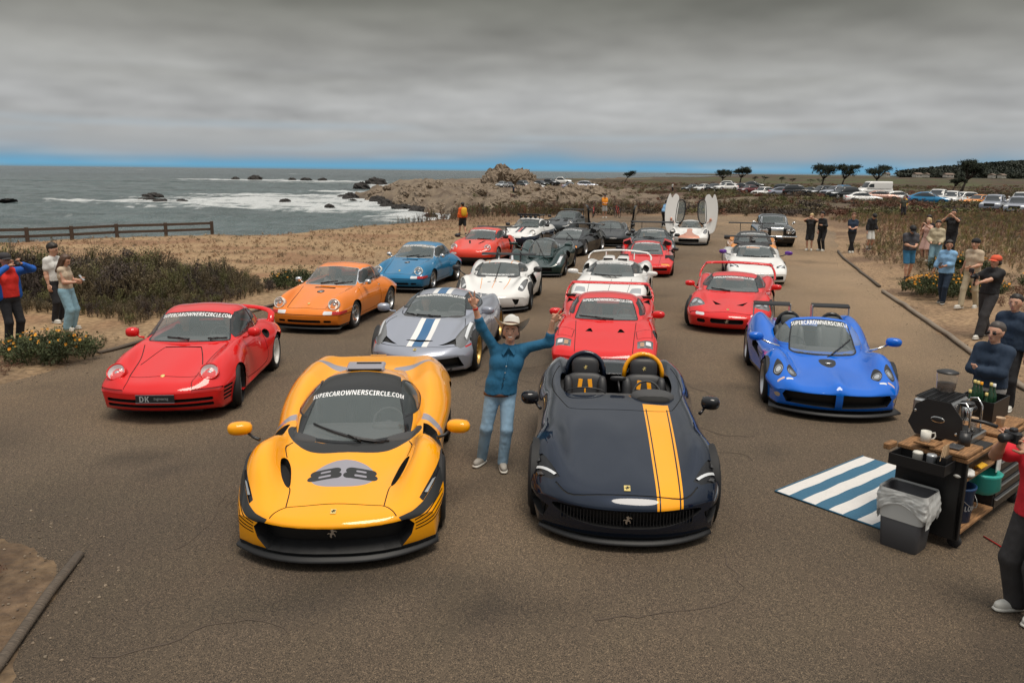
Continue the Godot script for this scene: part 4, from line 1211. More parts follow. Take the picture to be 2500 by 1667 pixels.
func red_curvy()->Node3D:
	var root:=thing("sports_car","red rounded coupe with clear oval lamps and a tall hooped wing","car")
	var S:=wedge({"paint": M.paint_red,"L": 4.48,"sw": 0.42,"swz": 1.5,"nr": 0.2,"ny": 0.36,"tsw": 0.2,"tswz": 1.0,
		"c": "0:0.44 0.15:0.5 0.5:0.58 1.0:0.67 1.5:0.78 2.2:0.8 3.0:0.85 4.0:0.88 4.48:0.84","hx": "0:0.42 1:0.46 2:0.5","hy": "0:0.43 0.15:0.48 0.5:0.54 1.0:0.62 1.5:0.75 2.2:0.79 3:0.85 4.48:0.82",
		"fx": "0:0.7 0.5:0.74 1.05:0.76 2:0.78 3.5:0.82 4.48:0.76","fy": "0:0.43 0.15:0.49 0.35:0.575 0.6:0.68 0.9:0.755 1.2:0.785 1.7:0.775 2.3:0.8 3.0:0.87 3.5:0.93 4.0:0.9 4.48:0.82",
		"wx": "0:0.84 0.4:0.92 1.05:0.975 1.7:0.94 2.3:0.93 3.0:0.97 3.5:0.99 4.0:0.98 4.48:0.9","B": "1.4:0.76 2:0.8 3:0.83 4.05:0.84","R": "1.4:0.755 1.7:0.90 2.0:1.03 2.2:1.085 2.55:1.12 2.95:1.09 3.4:1.0 4.05:0.86","bow": 0.22,"wh": [1.05,3.55,0.33,0.955,0.98,0.26,0.34,0.24,5,M.rim_silver,0,-10.0]})
	S.ops=[cab_hole(1.6,3.0,0.62,0.6),["cut","lamp_unit","T",el(0.64,0.62,0.055,0.06),M.chrome],["cut","lamp_unit","T",el(0.775,0.68,0.055,0.06),M.chrome],["lens","headlight","T",pl("~0.55,0.56 0.68,0.46 0.86,0.58 0.88,0.74 0.72,0.78 0.56,0.7"),M.lamp_bowl,0.03],
		["inset","bonnet_scoop","T",pl("0.16,0.62 0.3,0.68 0.4,1.0 0.3,0.86"),M.gap,0.05],["cut","turn_signal","F",rrect(0.5,0.40,0.7,0.455,0.025),M.lamp_white],
		["line","panel_gap","T","-0.85,0.42 -0.5,0.2 0,0.15 0.5,0.2 0.85,0.42",0.011],["inset","front_intake","F",rrect(-0.36,0.25,0.36,0.36,0.05),M.gap,0.08],["inset","front_intake","F",rrect(0.47,0.235,0.66,0.32,0.04),M.gap,0.06],
		["inset","side_intake","S",pl("2.3,0.72 2.75,0.78 2.95,0.5 2.6,0.36"),M.gap,0.08],["line","panel_gap","S","1.6,0.78 1.62,0.4 2.5,0.35 2.45,0.78",0.01]]
	S.gops=[["window","windscreen","V",rrect(1.44,-1.95,2.14,1.95,0.06,0.2),M.glass,M.frit,0.025],["window","side_window","S",pl("1.72,0.84 2.1,1.02 2.55,1.06 2.85,1.0 2.95,0.88 2.3,0.83"),M.dark_glass,M.plastic,0.018],["pane","rear_window","V",rrect(3.0,-1.4,3.7,1.4,0.05,0.2),M.dark_glass]]
	finish_car(S,root)
	var half:=2.24
	hoop_wing(root,M.paint_red,Vector3(0.82,1.14,half - 4.3),Vector3(0.95,0.82,half - 3.9),0.28,0.06,0.03)
	side_mirror(root,Vector3(1.0,0.9,half - 1.72),Vector3(0.12,0.065,0.09),M.paint_red,Vector3(0.78,0.8,half - 1.62))
	hood_badge(root,S,0.28)
	horse(root,Transform3D(Basis.IDENTITY,Vector3(0,0.305,half+0.0)),0.09,M.chrome)
	wiper(S,root,Vector2(1.46,-0.2),Vector2(1.5,-0.8),Vector2(1.53,-1.5))
	banner(S,root,2.1,0.47,0.1)
	interior(S,root,M.dash,M.leather)
	return root
func white_wedge()->Node3D:
	var root:=thing("sports_car","white wedge coupe with twin roof scoops and a low curved wing","car")
	var S:=wedge({"paint": M.paint_white,"L": 4.46,"gf": 1.25,"R": "1.25:0.72 1.6:0.88 1.95:1.02 2.2:1.085 2.5:1.11 2.9:1.09 3.4:1.0 4.05:0.88","B": "1.25:0.72 2:0.8 3:0.86 4.05:0.86","bw": "1.25:0.66 1.8:0.78 2.6:0.79 3.2:0.7 4.05:0.6","rw": "1.25:0.63 1.7:0.57 2.2:0.48 2.7:0.47 3.4:0.42 4.05:0.38","bow": 0.24,
		"fy": "0:0.41 0.12:0.47 0.5:0.58 1.05:0.72 1.6:0.76 2.3:0.8 2.8:0.9 3.2:0.98 3.7:0.98 4.46:0.86","wx": "0:0.9 0.4:0.95 1.05:0.98 1.8:0.96 2.4:0.96 3.0:1.0 3.6:1.02 4.46:0.98","wh": [1.05,3.65,0.32,0.96,1.0,0.25,0.34,0.235,5,M.rim_white,0,0.0]})
	S.ops=[cab_hole(1.5,3.0,0.62,0.6),["cut","headlight","T",v2s("0.55,0.25 0.85,0.32 0.84,0.6 0.6,0.55"),M.lamp_grey],["line","panel_gap","T","0.02,0.1 0.02,1.3",0.01,"one"],["line","panel_gap","T","0.5,0.15 0.55,1.3",0.01],
		["inset","shoulder_intake","T",pl("0.72,2.45 0.9,2.5 0.93,2.95 0.78,2.95"),M.gap,0.1],["inset","side_intake","S",pl("2.3,0.6 2.8,0.62 2.95,0.36 2.5,0.3"),M.gap,0.07]]
	S.gops=[["window","windscreen","V",rrect(1.3,-1.92,2.14,1.92,0.06,0.2),M.glass,M.frit,0.02],["window","side_window","S",pl("1.6,0.84 2.1,1.02 2.55,1.05 2.75,0.98 2.8,0.88 2.2,0.8"),M.dark_glass,M.plastic,0.018]]
	finish_car(S,root)
	var half:=2.23
	hoop_wing(root,M.paint_white,Vector3(0.8,1.16,half - 4.25),Vector3(0.92,0.98,half - 4.0),0.22,0.04,0.06)
	for sd in [-1.0,1.0]:
		var o:=obj("wing_post",box(Vector3(0.42*sd,1.06,half - 4.2),Vector3(0.03,0.2,0.12)),M.paint_white,root)
		var st:=sft()
		blob(st,Vector3(0.2*sd,1.11,half - 2.75),Vector3(0.17,0.07,0.3),Basis(Vector3.RIGHT,0.08),12,8,0.6)
		o=obj("roof_scoop",st,M.paint_white,root)
		obj("scoop_mouth",box(Vector3(0.2*sd,1.125,half - 2.455),Vector3(0.26,0.06,0.02)),M.gap,o)
	side_mirror(root,Vector3(1.06,0.87,half - 1.55),Vector3(0.15,0.065,0.08),M.paint_white,Vector3(0.8,0.8,half - 1.6))
	wiper(S,root,Vector2(1.32,0.0),Vector2(1.42,-0.6),Vector2(1.44,-1.5))
	wiper(S,root,Vector2(1.32,0.4),Vector2(1.4,0.0),Vector2(1.42,0.8))
	banner(S,root,2.12,0.46,0.09)
	interior(S,root,M.dash,M.tan_leather)
	return root
func angular(label: String,paint: Material,wing: bool,dark_scoops: bool)->Node3D:
	var root:=thing("sports_car",label,"car")
	var S:=wedge({"paint": paint,"L": 4.14,"fine": 0.09,"gf": 1.05,"R": "1.05:0.66 1.5:0.86 1.9:1.0 2.05:1.04 2.4:1.07 2.8:1.05 3.4:0.96 4.0:0.88","ge": 4.0,"B": "1.05:0.66 2:0.78 3:0.84 4:0.86","bw": "1.05:0.62 1.8:0.76 2.6:0.77 3.2:0.72 4:0.62","rw": "1.05:0.6 1.7:0.53 2.1:0.46 2.7:0.44 3.4:0.42 4:0.4","bow": 0.05,"gcrease": [2,3],"crease": [2,3],
		"fx": "0:0.72 1:0.76 2:0.78 3:0.86 4.14:0.86","fy": "0:0.41 0.12:0.46 0.5:0.55 1.0:0.665 1.6:0.75 2.3:0.8 2.8:0.9 3.2:0.95 3.6:0.93 4.14:0.86","c": "0:0.41 0.12:0.46 0.5:0.53 1.0:0.63 1.5:0.72 2.2:0.78 3.0:0.85 4.14:0.84","wx": "0:0.84 0.5:0.9 1.0:0.96 1.4:0.93 2.3:0.94 2.9:0.99 3.3:1.0 4.14:0.97",
		"wh": [1.0,3.4,0.32,0.945,0.995,0.25,0.34,0.22,5,M.rim_silver,0,0.0]})
	S.ops=[cab_hole(1.3,2.9,0.6,0.58),["inset","turn_signal","T",v2s("0.5,0.1 0.78,0.14 0.78,0.24 0.5,0.2"),M.amber,0.01],["line","panel_gap","T","0.5,0.26 0.76,0.3",0.012],["line","panel_gap","T","0.5,0.56 0.76,0.58",0.012],["line","panel_gap","T","0.42,0.08 0.5,1.1",0.012],["inset","grille","F",rrect(-0.7,0.25,0.7,0.33,0.02),M.gap,0.05],
		["inset","side_duct","S",v2s("2.2,0.72 2.75,0.76 2.85,0.6 2.3,0.58"),M.gap,0.07]]
	S.gops=[["window","windscreen","V",rrect(1.1,-1.9,2.02,1.9,0.03,0.1),M.glass,M.frit,0.02],["window","side_window","S",pl("1.5,0.8 2.05,1.0 2.5,1.0 2.7,0.85 2.2,0.8"),M.dark_glass,M.plastic,0.018]]
	finish_car(S,root)
	var half:=2.07
	for sd in [-1.0,1.0]:
		var st:=sft()
		bx(st,Vector3(0.73*sd,0.93,half - 3.0),Vector3(0.3,0.2,0.55),Basis(Vector3.RIGHT,0.1)*Basis(Vector3.BACK,-0.35*sd),0.02)
		var o:=obj("shoulder_intake",st,paint,root)
		st=sft()
		bx(st,Vector3(0.73*sd,0.95,half - 2.73),Vector3(0.26,0.15,0.02),Basis(Vector3.RIGHT,0.1)*Basis(Vector3.BACK,-0.35*sd))
		obj("intake_mouth",st,M.gap,o)
	if wing: deck_wing(root,M.paint_black,[Vector3(-0.85,1.12,half - 3.95),Vector3(-0.4,1.16,half - 4.05),Vector3(0.4,1.16,half - 4.05),Vector3(0.85,1.12,half - 3.95)],0.36,0.06,[[Vector3(0.4,1.15,half - 4.0),Vector3(0.4,0.85,half - 3.9),0.2],[Vector3(-0.4,1.15,half - 4.0),Vector3(-0.4,0.85,half - 3.9),0.2]])
	side_mirror(root,Vector3(1.0,0.86,half - 1.5),Vector3(0.11,0.06,0.07),M.plastic,Vector3(0.76,0.8,half - 1.5))
	wiper(S,root,Vector2(1.1,0.0),Vector2(1.35,0.2),Vector2(1.6,-0.5) if dark_scoops else Vector2(1.3,-1.0))
	banner(S,root,2.0,0.42,0.09)
	interior(S,root,M.dash,M.leather)
	return root
func blue_roadster()->Node3D:
	var root:=thing("sports_car","bright blue open roadster with four oval lamps and two black rear wings","car")
	var S:=wedge({"paint": M.paint_royal,"L": 4.4,"fine": 0.05,"sw": 0.34,"swz": 1.4,"nr": 0.16,"ny": 0.4,"tsw": 0.2,"tswz": 1.0,
		"c": "0:0.46 0.15:0.5 0.5:0.56 1.0:0.63 1.3:0.69 1.8:0.76 2.4:0.78 3.0:0.86 3.6:0.86 4.4:0.8","hx": "0:0.45 0.5:0.46 1.0:0.47 1.5:0.52 2.4:0.6 3.2:0.5 4.4:0.5","hy": "0:0.44 0.15:0.475 0.5:0.525 0.9:0.57 1.3:0.64 1.8:0.72 2.4:0.74 3.0:0.8 3.6:0.8 4.4:0.76",
		"fx": "0:0.7 0.5:0.73 1.05:0.76 2:0.78 3.5:0.8 4.4:0.74","fy": "0:0.46 0.15:0.51 0.35:0.585 0.6:0.685 0.9:0.775 1.15:0.80 1.45:0.765 1.8:0.70 2.3:0.72 2.8:0.83 3.2:0.94 3.6:0.97 4.0:0.93 4.4:0.82",
		"wx": "0:0.84 0.4:0.94 1.05:0.99 1.5:0.95 1.9:0.9 2.4:0.92 3.0:0.99 3.5:1.02 4.0:1.0 4.4:0.92","rx": "0:0.84 1:0.97 1.8:0.84 2.4:0.86 3.4:1.0 4.4:0.9","ry": "0:0.3 1:0.36 2:0.36 4.4:0.4",
		"gf": 1.28,"ge": 2.25,"R": "1.28:0.66 1.5:0.79 1.75:0.93 2.0:1.06 2.12:1.115 2.25:1.16","B": "1.28:0.66 1.6:0.715 2.25:0.74","bw": "1.28:0.55 1.7:0.68 2.25:0.72","rw": "1.28:0.53 1.7:0.5 2.0:0.46 2.25:0.44","bow": 0.42,"bowe": 2.4,"gb": 5.0,"ge2": 5.0,
		"bumps": [[0.0,0.1,0.09,0.5,0.06]],"wh": [1.05,3.6,0.33,0.975,1.01,0.255,0.34,0.25,12,M.rim_silver,0,0.0],"R2": 0.35,"arch": 0.37,"arch2": 0.39,"cab": [1.65,2.75,0.25,0.36,0.70],"cabw": 0.52})
	S.lhd=-1.0
	var lamp_ops:=[]
	for e in [[0.60,0.56,0.05],[0.79,0.62,0.12]]:
		var c:=Vector2(e[0],e[1])
		lamp_ops+=[["cut","lamp_glass","T",el(c.x,c.y - 0.015,0.036,0.048),M.chrome],["cut","lamp_ring","T",el(c.x,c.y - 0.015,0.052,0.07),M.lamp_bowl],["cut","lamp_ring","T",el(c.x,c.y - 0.015,0.058,0.078),M.chrome],
			["cut","headlight","T",pl("~%f,%f %f,%f %f,%f %f,%f"%[c.x,c.y - 0.15,c.x+0.075,c.y,c.x,c.y+0.2,c.x - 0.075,c.y]),M.carbon]]
	S.ops=lamp_ops+[["drop","","T",pl("~-0.6,2.2 -0.64,2.6 -0.58,3.0 -0.3,3.1 0,3.1 0.3,3.1 0.58,3.0 0.64,2.6 0.6,2.2 0.5,1.75 0,1.5 -0.5,1.75")],
		["cut","marker_lamp","T",rrect(0.60,0.335,0.70,0.375,0.015),M.lamp_white],["cut","marker_lamp","T",rrect(0.72,0.37,0.82,0.41,0.015),mat("amber_clear",Color(0.6,0.42,0.36),0.2)],
		["cut","wiper_cowl","T",pl("~0.0,0.86 0.1,1.0 0.12,1.18 0,1.2 -0.12,1.18 -0.1,1.0"),M.carbon],
		["inset","front_intake","F",v2s("0.05,0.41 0.72,0.39 0.76,0.33 0.7,0.22 0.05,0.2"),M.mesh_black,0.1],["cut","fog_lamp","F",el(0.82,0.30,0.035,0.035),M.chrome],
		["cut","front_splitter","F",v2s("-1.1,0 1.1,0 1.1,0.165 -1.1,0.165"),M.carbon],["line","panel_gap","S","0.5,0.38 1.3,0.42",0.012],
		["line","panel_gap","S","1.5,0.74 1.46,0.3 2.4,0.3 2.5,0.74",0.01],["inset","side_intake","S",pl("2.35,0.62 2.75,0.66 2.85,0.5 2.5,0.34"),M.gap,0.08],["inset","side_vent","S",pl("1.42,0.5 1.62,0.55 1.9,0.3 1.7,0.2 1.5,0.2"),M.gap,0.05],["cut","sill_trim","S",v2s("1.3,0.1 3.2,0.1 3.2,0.18 1.3,0.18"),M.steel]]
	S.gops=[["window","windscreen","V",rrect(1.33,-2.0,2.17,2.0,0.1,0.5),M.glass,M.frit,0.035],["window","side_window","S",pl("~1.62,0.8 1.85,0.95 2.1,1.05 2.22,1.04 2.22,0.84 1.95,0.77"),M.glass,M.paint_royal,0.02]]
	finish_car(S,root)
	var half:=2.2
	lower_lip(root,S,0.93,0.1,0.05)
	for sd in [-1.0,1.0]:
		var x0: float=sd*0.2
		var x1: float=sd*0.86
		deck_wing(root,M.carbon,[Vector3(x0,1.08,half - 4.05),Vector3(x1,1.08,half - 4.05)],0.26,0.05,[[Vector3(x0,1.08,half - 4.05),Vector3(x0,0.82,half - 4.0),0.2],[Vector3(x1,1.08,half - 4.05),Vector3(x1,0.86,half - 4.0),0.04]],M.steel,0.15)
		var st:=sft()
		var arc:=[]
		for k in 11: arc.append(Vector3(sd*0.36 - 0.19*cos(PI*k/10.0),0.84+0.25*sin(PI*k/10.0),half - 2.98))
		tube(st,arc,0.045,9)
		obj("roll_hoop",st,M.gloss_black,root)
	side_mirror(root,Vector3(1.05,0.92,half - 1.55),Vector3(0.12,0.07,0.085),M.paint_royal,Vector3(0.68,0.78,half - 1.5),M.chrome)
	wiper(S,root,Vector2(1.3,0.15),Vector2(1.5,0.9),Vector2(1.72,1.75))
	var st:=sft()
	blob(st,Vector3(0,0.648,half - 1.02),Vector3(0.05,0.006,0.02),Basis(Vector3.RIGHT,0.15))
	obj("badge",st,M.chrome,root)
	banner(S,root,2.13,0.44,0.11,"SUPERCAROWNERSCIRCLE")
	interior(S,root,M.black,mat("grey_leather",Color(0.05,0.055,0.055),0.6))
	return root
func silver_striped()->Node3D:
	var root:=thing("sports_car","silver coupe with white and blue stripes running over its bonnet and roof","car")
	var S:=wedge({"paint": M.paint_silver,"L": 4.55,"sw": 0.5,"swz": 1.6,"nr": 0.16,"ny": 0.4,"tsw": 0.25,"tswz": 1.0,
		"c": "0:0.46 0.15:0.52 0.5:0.6 0.9:0.7 1.3:0.82 1.6:0.87 2.4:0.9 3.2:0.92 4.0:0.92 4.55:0.86","hx": "0:0.4 1:0.5 2:0.55","hy": "0:0.46 0.15:0.52 0.5:0.62 0.9:0.73 1.3:0.83 2.4:0.9 3.2:0.93 4.55:0.86",
		"fx": "0:0.68 0.5:0.74 1.05:0.78 2:0.78 3.5:0.8 4.55:0.74","fy": "0:0.46 0.15:0.525 0.4:0.64 0.7:0.76 1.05:0.84 1.5:0.86 2.3:0.88 3.0:0.90 3.5:0.915 4.0:0.91 4.55:0.86","wx": "0:0.84 0.4:0.92 1.05:0.965 1.7:0.92 2.4:0.92 3.0:0.965 3.55:0.97 4.55:0.86",
		"gf": 1.32,"ge": 4.0,"R": "1.32:0.82 1.6:0.95 1.9:1.08 2.2:1.165 2.6:1.213 3.0:1.18 3.5:1.07 4.0:0.95","B": "1.32:0.82 2:0.87 3:0.92 4:0.94","bw": "1.32:0.64 1.9:0.75 2.6:0.76 3.2:0.66 4:0.5","rw": "1.32:0.61 1.8:0.56 2.25:0.5 2.7:0.48 3.3:0.42 4:0.36","bow": 0.3,"cr": 0.07,"cab": [1.6,2.5,0.28,0.36,0.86],
		"bumps": [[0.0,0.75,0.1,0.25,-0.03],[0.30,0.8,0.1,0.45,0.02]],"wh": [1.05,3.68,0.345,0.96,0.965,0.25,0.31,0.265,10,M.rim_gold,0,0.0],"arch": 0.38,"arch2": 0.385})
	var white: Material=M.paint_white
	var blue: Material=M.stripe_blue
	S.ops=[cab_hole(1.5,3.0,0.62,0.56),["inset","nose_vent","T",v2s("0.36,0.32 0.66,0.42 0.62,0.56"),M.gap,0.03],["cut","lamp_strip","T",v2s("0.775,1.12 0.83,1.15 0.80,0.66 0.76,0.68"),M.lamp_white],["lens","headlight","T",pl("~0.6,0.42 0.74,0.42 0.83,0.68 0.86,1.1 0.82,1.22 0.74,0.95 0.62,0.6"),M.lamp_bowl,0.03],
		["inset","bonnet_vent","T",pl("~-0.24,0.47 0,0.45 0.24,0.47 0.12,0.52 0,0.535 -0.12,0.52"),M.gap,0.03],["cut","stripe_blue","T",v2s("-0.085,0.24 0.085,0.24 0.085,1.6 -0.085,1.6"),blue],["cut","stripe_white","T",v2s("0.085,0.24 0.18,0.24 0.18,1.6 0.085,1.6"),white],
		["line","panel_gap","T","-0.74,0.45 -0.5,0.3 0,0.22 0.5,0.3 0.74,0.45",0.012],["line","panel_gap","T","0.68,0.5 0.72,0.9 0.64,1.35",0.011],["cut","side_marker","S",v2s("0.52,0.50 0.7,0.52 0.7,0.545 0.52,0.525"),M.red_lens],
		["inset","front_intake","F",pl("0.35,0.36 0.72,0.38 0.8,0.2 0.4,0.17"),M.mesh_black,0.1],["inset","front_intake","F",v2s("-0.3,0.34 0.3,0.34 0.3,0.18 -0.3,0.18"),M.mesh_black,0.1],
		["inset","corner_louvre","S",v2s("0.75,0.66 0.8,0.66 0.76,0.58 0.71,0.58"),M.gap,0.02],["line","panel_gap","S","1.6,0.86 1.62,0.4 2.5,0.35 2.55,0.86",0.01]]
	S.gops=[["window","windscreen","V",rrect(1.37,-1.95,2.22,1.95,0.06,0.2),M.glass,M.frit,0.025],["cut","stripe_blue","T",v2s("-0.085,1.4 0.085,1.4 0.085,3.0 -0.085,3.0"),blue],["cut","stripe_white","T",v2s("0.085,1.4 0.18,1.4 0.18,3.0 0.085,3.0"),white],
		["window","side_window","S",pl("~1.85,0.93 2.1,1.08 2.5,1.15 2.8,1.12 2.95,1.0 2.6,0.92"),M.dark_glass,M.plastic,0.02],["inset","pillar_vent","S",pl("3.0,1.08 3.2,1.06 3.3,0.99 3.08,1.0"),M.gap,0.03]]
	finish_car(S,root)
	var half:=2.275
	side_mirror(root,Vector3(1.0,0.96,half - 1.7),Vector3(0.12,0.075,0.09),M.paint_silver,Vector3(0.78,0.88,half - 1.75))
	hood_badge(root,S,0.13)
	wiper(S,root,Vector2(1.4,-0.9),Vector2(1.42,-1.3),Vector2(1.44,-1.75))
	wiper(S,root,Vector2(1.4,0.1),Vector2(1.42,-0.2),Vector2(1.43,-0.9))
	banner(S,root,2.19,0.47,0.1)
	interior(S,root,M.dash,M.leather)
	return root
func visor_car(called_paint: Material,label: String,stripes: bool,doors: bool)->Node3D:
	var root:=thing("sports_car",label,"car")
	var S:=wedge({"paint": called_paint,"L": 4.5,"fine": 0.075,"sw": 0.5,"swz": 1.6,"nr": 0.16,"ny": 0.4,"tsw": 0.25,"tswz": 1.0,
		"c": "0:0.46 0.15:0.52 0.5:0.6 1.0:0.69 1.35:0.77 2.4:0.84 3.2:0.92 4.0:0.9 4.5:0.82","hx": "0:0.4 1:0.46 2:0.55","hy": "0:0.455 0.15:0.51 0.5:0.58 1.0:0.66 1.4:0.76 2.4:0.82 3.2:0.88 4.5:0.8",
		"fx": "0:0.68 0.5:0.74 1.05:0.78 2:0.78 3.5:0.82 4.5:0.76","fy": "0:0.46 0.15:0.52 0.4:0.63 0.7:0.75 1.05:0.83 1.4:0.8 1.9:0.78 2.4:0.83 3.0:0.93 3.5:0.97 4.0:0.92 4.5:0.82","wx": "0:0.86 0.4:0.95 1.05:0.99 1.6:0.93 2.2:0.9 2.9:0.97 3.5:1.02 4.5:0.9",
		"gf": 1.25,"ge": 3.7,"R": "1.25:0.75 1.5:0.88 1.8:1.0 2.05:1.08 2.4:1.115 2.8:1.1 3.3:1.0 3.7:0.9","B": "1.25:0.75 2:0.8 3:0.88 3.7:0.88","bw": "1.25:0.62 1.9:0.76 2.4:0.76 3:0.64 3.7:0.5","rw": "1.25:0.6 1.8:0.54 2.2:0.5 2.7:0.46 3.7:0.36","bow": 0.5,"bowe": 2.6,"cr": 0.07,"cab": [1.55,2.4,0.26,0.36,0.78],
		"wh": [1.05,3.6,0.34,0.98,1.01,0.26,0.34,0.26,7,M.rim_black,1,0.0]})
	S.ops=[cab_hole(1.45,2.9,0.62,0.56),["cut","lamp_ring","T",el(0.74,0.62,0.05,0.05),M.lamp_white],["lens","headlight","T",pl("~0.66,0.48 0.78,0.52 0.86,0.85 0.86,1.05 0.76,0.85"),M.lamp_bowl,0.03],["inset","front_intake","F",pl("0.55,0.38 0.72,0.36 0.68,0.24 0.62,0.22"),M.gap,0.05],
		["cut","front_splitter","F",v2s("-1.1,0 1.1,0 1.1,0.17 -1.1,0.17"),M.carbon],["inset","side_intake","S",pl("1.75,0.72 2.45,0.78 2.7,0.5 2.2,0.3 1.8,0.3"),M.gap,0.08]]
	if stripes:
		for x in [0.0,0.3]: S.ops.append(["cut","pinstripe","T",v2s("%f,0.5 %f,0.5 %f,1.3 %f,1.3"%[x - 0.008,x+0.008,x*1.25+0.01,x*1.25 - 0.01]),M.paint_gt])
		for x in [-0.15,0.0,0.15]: S.ops.append(["inset","nostril","T",el(x,1.03,0.05,0.022),M.gap,0.02,"one"])
	S.gops=[["window","windscreen","V",rrect(1.31,-2.0,2.05,2.0,0.06,0.2),M.glass,M.frit,0.025],["window","side_window","S",pl("~1.75,0.88 2.05,1.0 2.35,1.04 2.6,0.98 2.5,0.88 2.1,0.84"),M.dark_glass,M.frit,0.02]]
	if stripes: S.gops.append(["cut","pinstripe","T",v2s("0.29,2.0 0.31,2.0 0.33,3.0 0.31,3.0"),M.paint_gt])
	finish_car(S,root)
	var half:=2.25
	lower_lip(root,S,0.93,0.1,0.04)
	var st:=sft()
	side_mirror(root,Vector3(1.08,0.99,half - 1.4),Vector3(0.11,0.075,0.085),M.carbon,Vector3(0.82,0.8,half - 1.35),M.plastic)
	wiper(S,root,Vector2(1.28,0.0),Vector2(1.5,0.05),Vector2(1.95,0.1))
	if stripes:
		var f:=func(x,y):
			var tt: float=1.42 - 0.07*(1.0 - y)
			var v: float=(x - 0.5)*2.0*0.42/cab_pt(S,tt,2.0).x*2.0
			return [cab_pt(S,tt,v),cab_n(S,tt,v)]
		obj("lettering",lettering("SUPERCAROWNERSCIRCLE.COM",f),M.white_print,root)
		deck_wing(root,M.carbon,[Vector3(-0.8,1.1,half - 4.1),Vector3(0.8,1.1,half - 4.1)],0.36,0.05,[[Vector3(0.35,1.15,half - 4.1),Vector3(0.35,0.85,half - 4.0),0.2],[Vector3(-0.35,1.15,half - 4.1),Vector3(-0.35,0.85,half - 4.0),0.2]])
	if doors:
		for sd in [-1.0,1.0]:
			st=sft()
			prism(st,pl("~-0.35,-0.85 0.25,-0.7 0.33,0.0 0.28,0.75 0.0,0.85 -0.28,0.7 -0.25,0.0"),0.09,Transform3D(Basis(Vector3(0.25*sd,0,-0.97),Vector3(0.12*sd,1,0.0),Vector3(0.97,0,0.25*sd)).orthonormalized(),Vector3(1.12*sd,1.05,half - 1.75)))
			obj("open_door",st,called_paint,root)
	interior(S,root,M.dash,M.tan_leather if stripes else M.leather)
	return root
func green_prototype()->Node3D:
	var root:=thing("sports_car","dark green tandem prototype with narrow bubble canopy and tall separate wings","car")
	var S:=wedge({"paint": M.paint_green,"L": 4.6,"fine": 0.075,"sw": 0.25,"swz": 1.2,"nr": 0.14,"ny": 0.36,"tsw": 0.1,
		"c": "0:0.36 0.15:0.4 0.5:0.46 1.0:0.54 1.5:0.62 2.4:0.7 3.2:0.9 4.0:0.9 4.6:0.8","hx": "0:0.42 1:0.42 2:0.5 3:0.45 4.6:0.45","hy": "0:0.35 0.15:0.385 0.5:0.43 1.0:0.48 1.6:0.54 2.3:0.6 3.0:0.8 4.6:0.75",
		"fx": "0:0.74 0.5:0.76 1:0.78 2:0.8 3.5:0.8 4.6:0.74","fy": "0:0.42 0.15:0.5 0.4:0.64 0.7:0.79 1.0:0.86 1.35:0.82 1.8:0.7 2.2:0.66 2.7:0.78 3.2:0.93 3.6:0.96 4.1:0.92 4.6:0.8","wx": "0:0.9 0.4:0.97 1.05:1.0 1.6:0.95 2.0:0.88 2.6:0.93 3.2:1.0 3.6:1.02 4.6:0.92","rx": "0:0.9 1:0.98 1.8:0.8 2.4:0.82 3.4:1.0 4.6:0.9",
		"gf": 1.15,"ge": 3.9,"R": "1.15:0.56 1.4:0.74 1.7:0.93 2.0:1.06 2.4:1.13 2.8:1.12 3.3:1.04 3.9:0.88","B": "1.15:0.56 2:0.66 3:0.8 3.9:0.85","bw": "1.15:0.4 1.6:0.5 2.4:0.56 3:0.48 3.9:0.3","rw": "1.15:0.38 1.6:0.36 2.2:0.34 2.7:0.32 3.9:0.2","bow": 0.5,"bowe": 2.6,"cr": 0.08,"cab": [1.6,2.5,0.25,0.2,0.62],"cabw": 0.42,
		"wh": [1.02,3.6,0.35,0.99,1.01,0.26,0.34,0.27,10,M.rim_black,0,0.0]})
	S.ops=[cab_hole(1.4,2.9,0.4,0.4),["cut","lamp_unit","F",v2s("0.74,0.48 0.84,0.5 0.9,0.68 0.82,0.68"),M.lamp_white],["lens","headlight","F",pl("0.70,0.42 0.86,0.44 0.93,0.72 0.82,0.74"),M.lamp_bowl,0.03],["inset","front_intake","F",v2s("-0.6,0.34 0.6,0.34 0.6,0.2 -0.6,0.2"),M.gap,0.1],["inset","side_intake","S",pl("1.7,0.66 2.5,0.72 2.7,0.45 2.2,0.25 1.7,0.25"),M.gap,0.1]]
	S.gops=[["window","windscreen","V",rrect(1.22,-2.0,2.2,2.0,0.08,0.4),M.glass,M.frit,0.03],["window","side_window","S",pl("~1.8,0.86 2.1,1.0 2.5,1.04 2.75,0.96 2.4,0.8"),M.dark_glass,M.frit,0.02]]
	finish_car(S,root)
	lower_lip(root,S,0.93,0.1,0.04)
	var half:=2.3
	side_mirror(root,Vector3(0.98,1.0,half - 1.5),Vector3(0.15,0.05,0.06),M.paint_green,Vector3(0.45,0.74,half - 1.6))
	wiper(S,root,Vector2(1.2,0.0),Vector2(1.5,0.0),Vector2(2.0,-1.2))
	interior(S,root,M.dash,M.tan_leather)
	return root
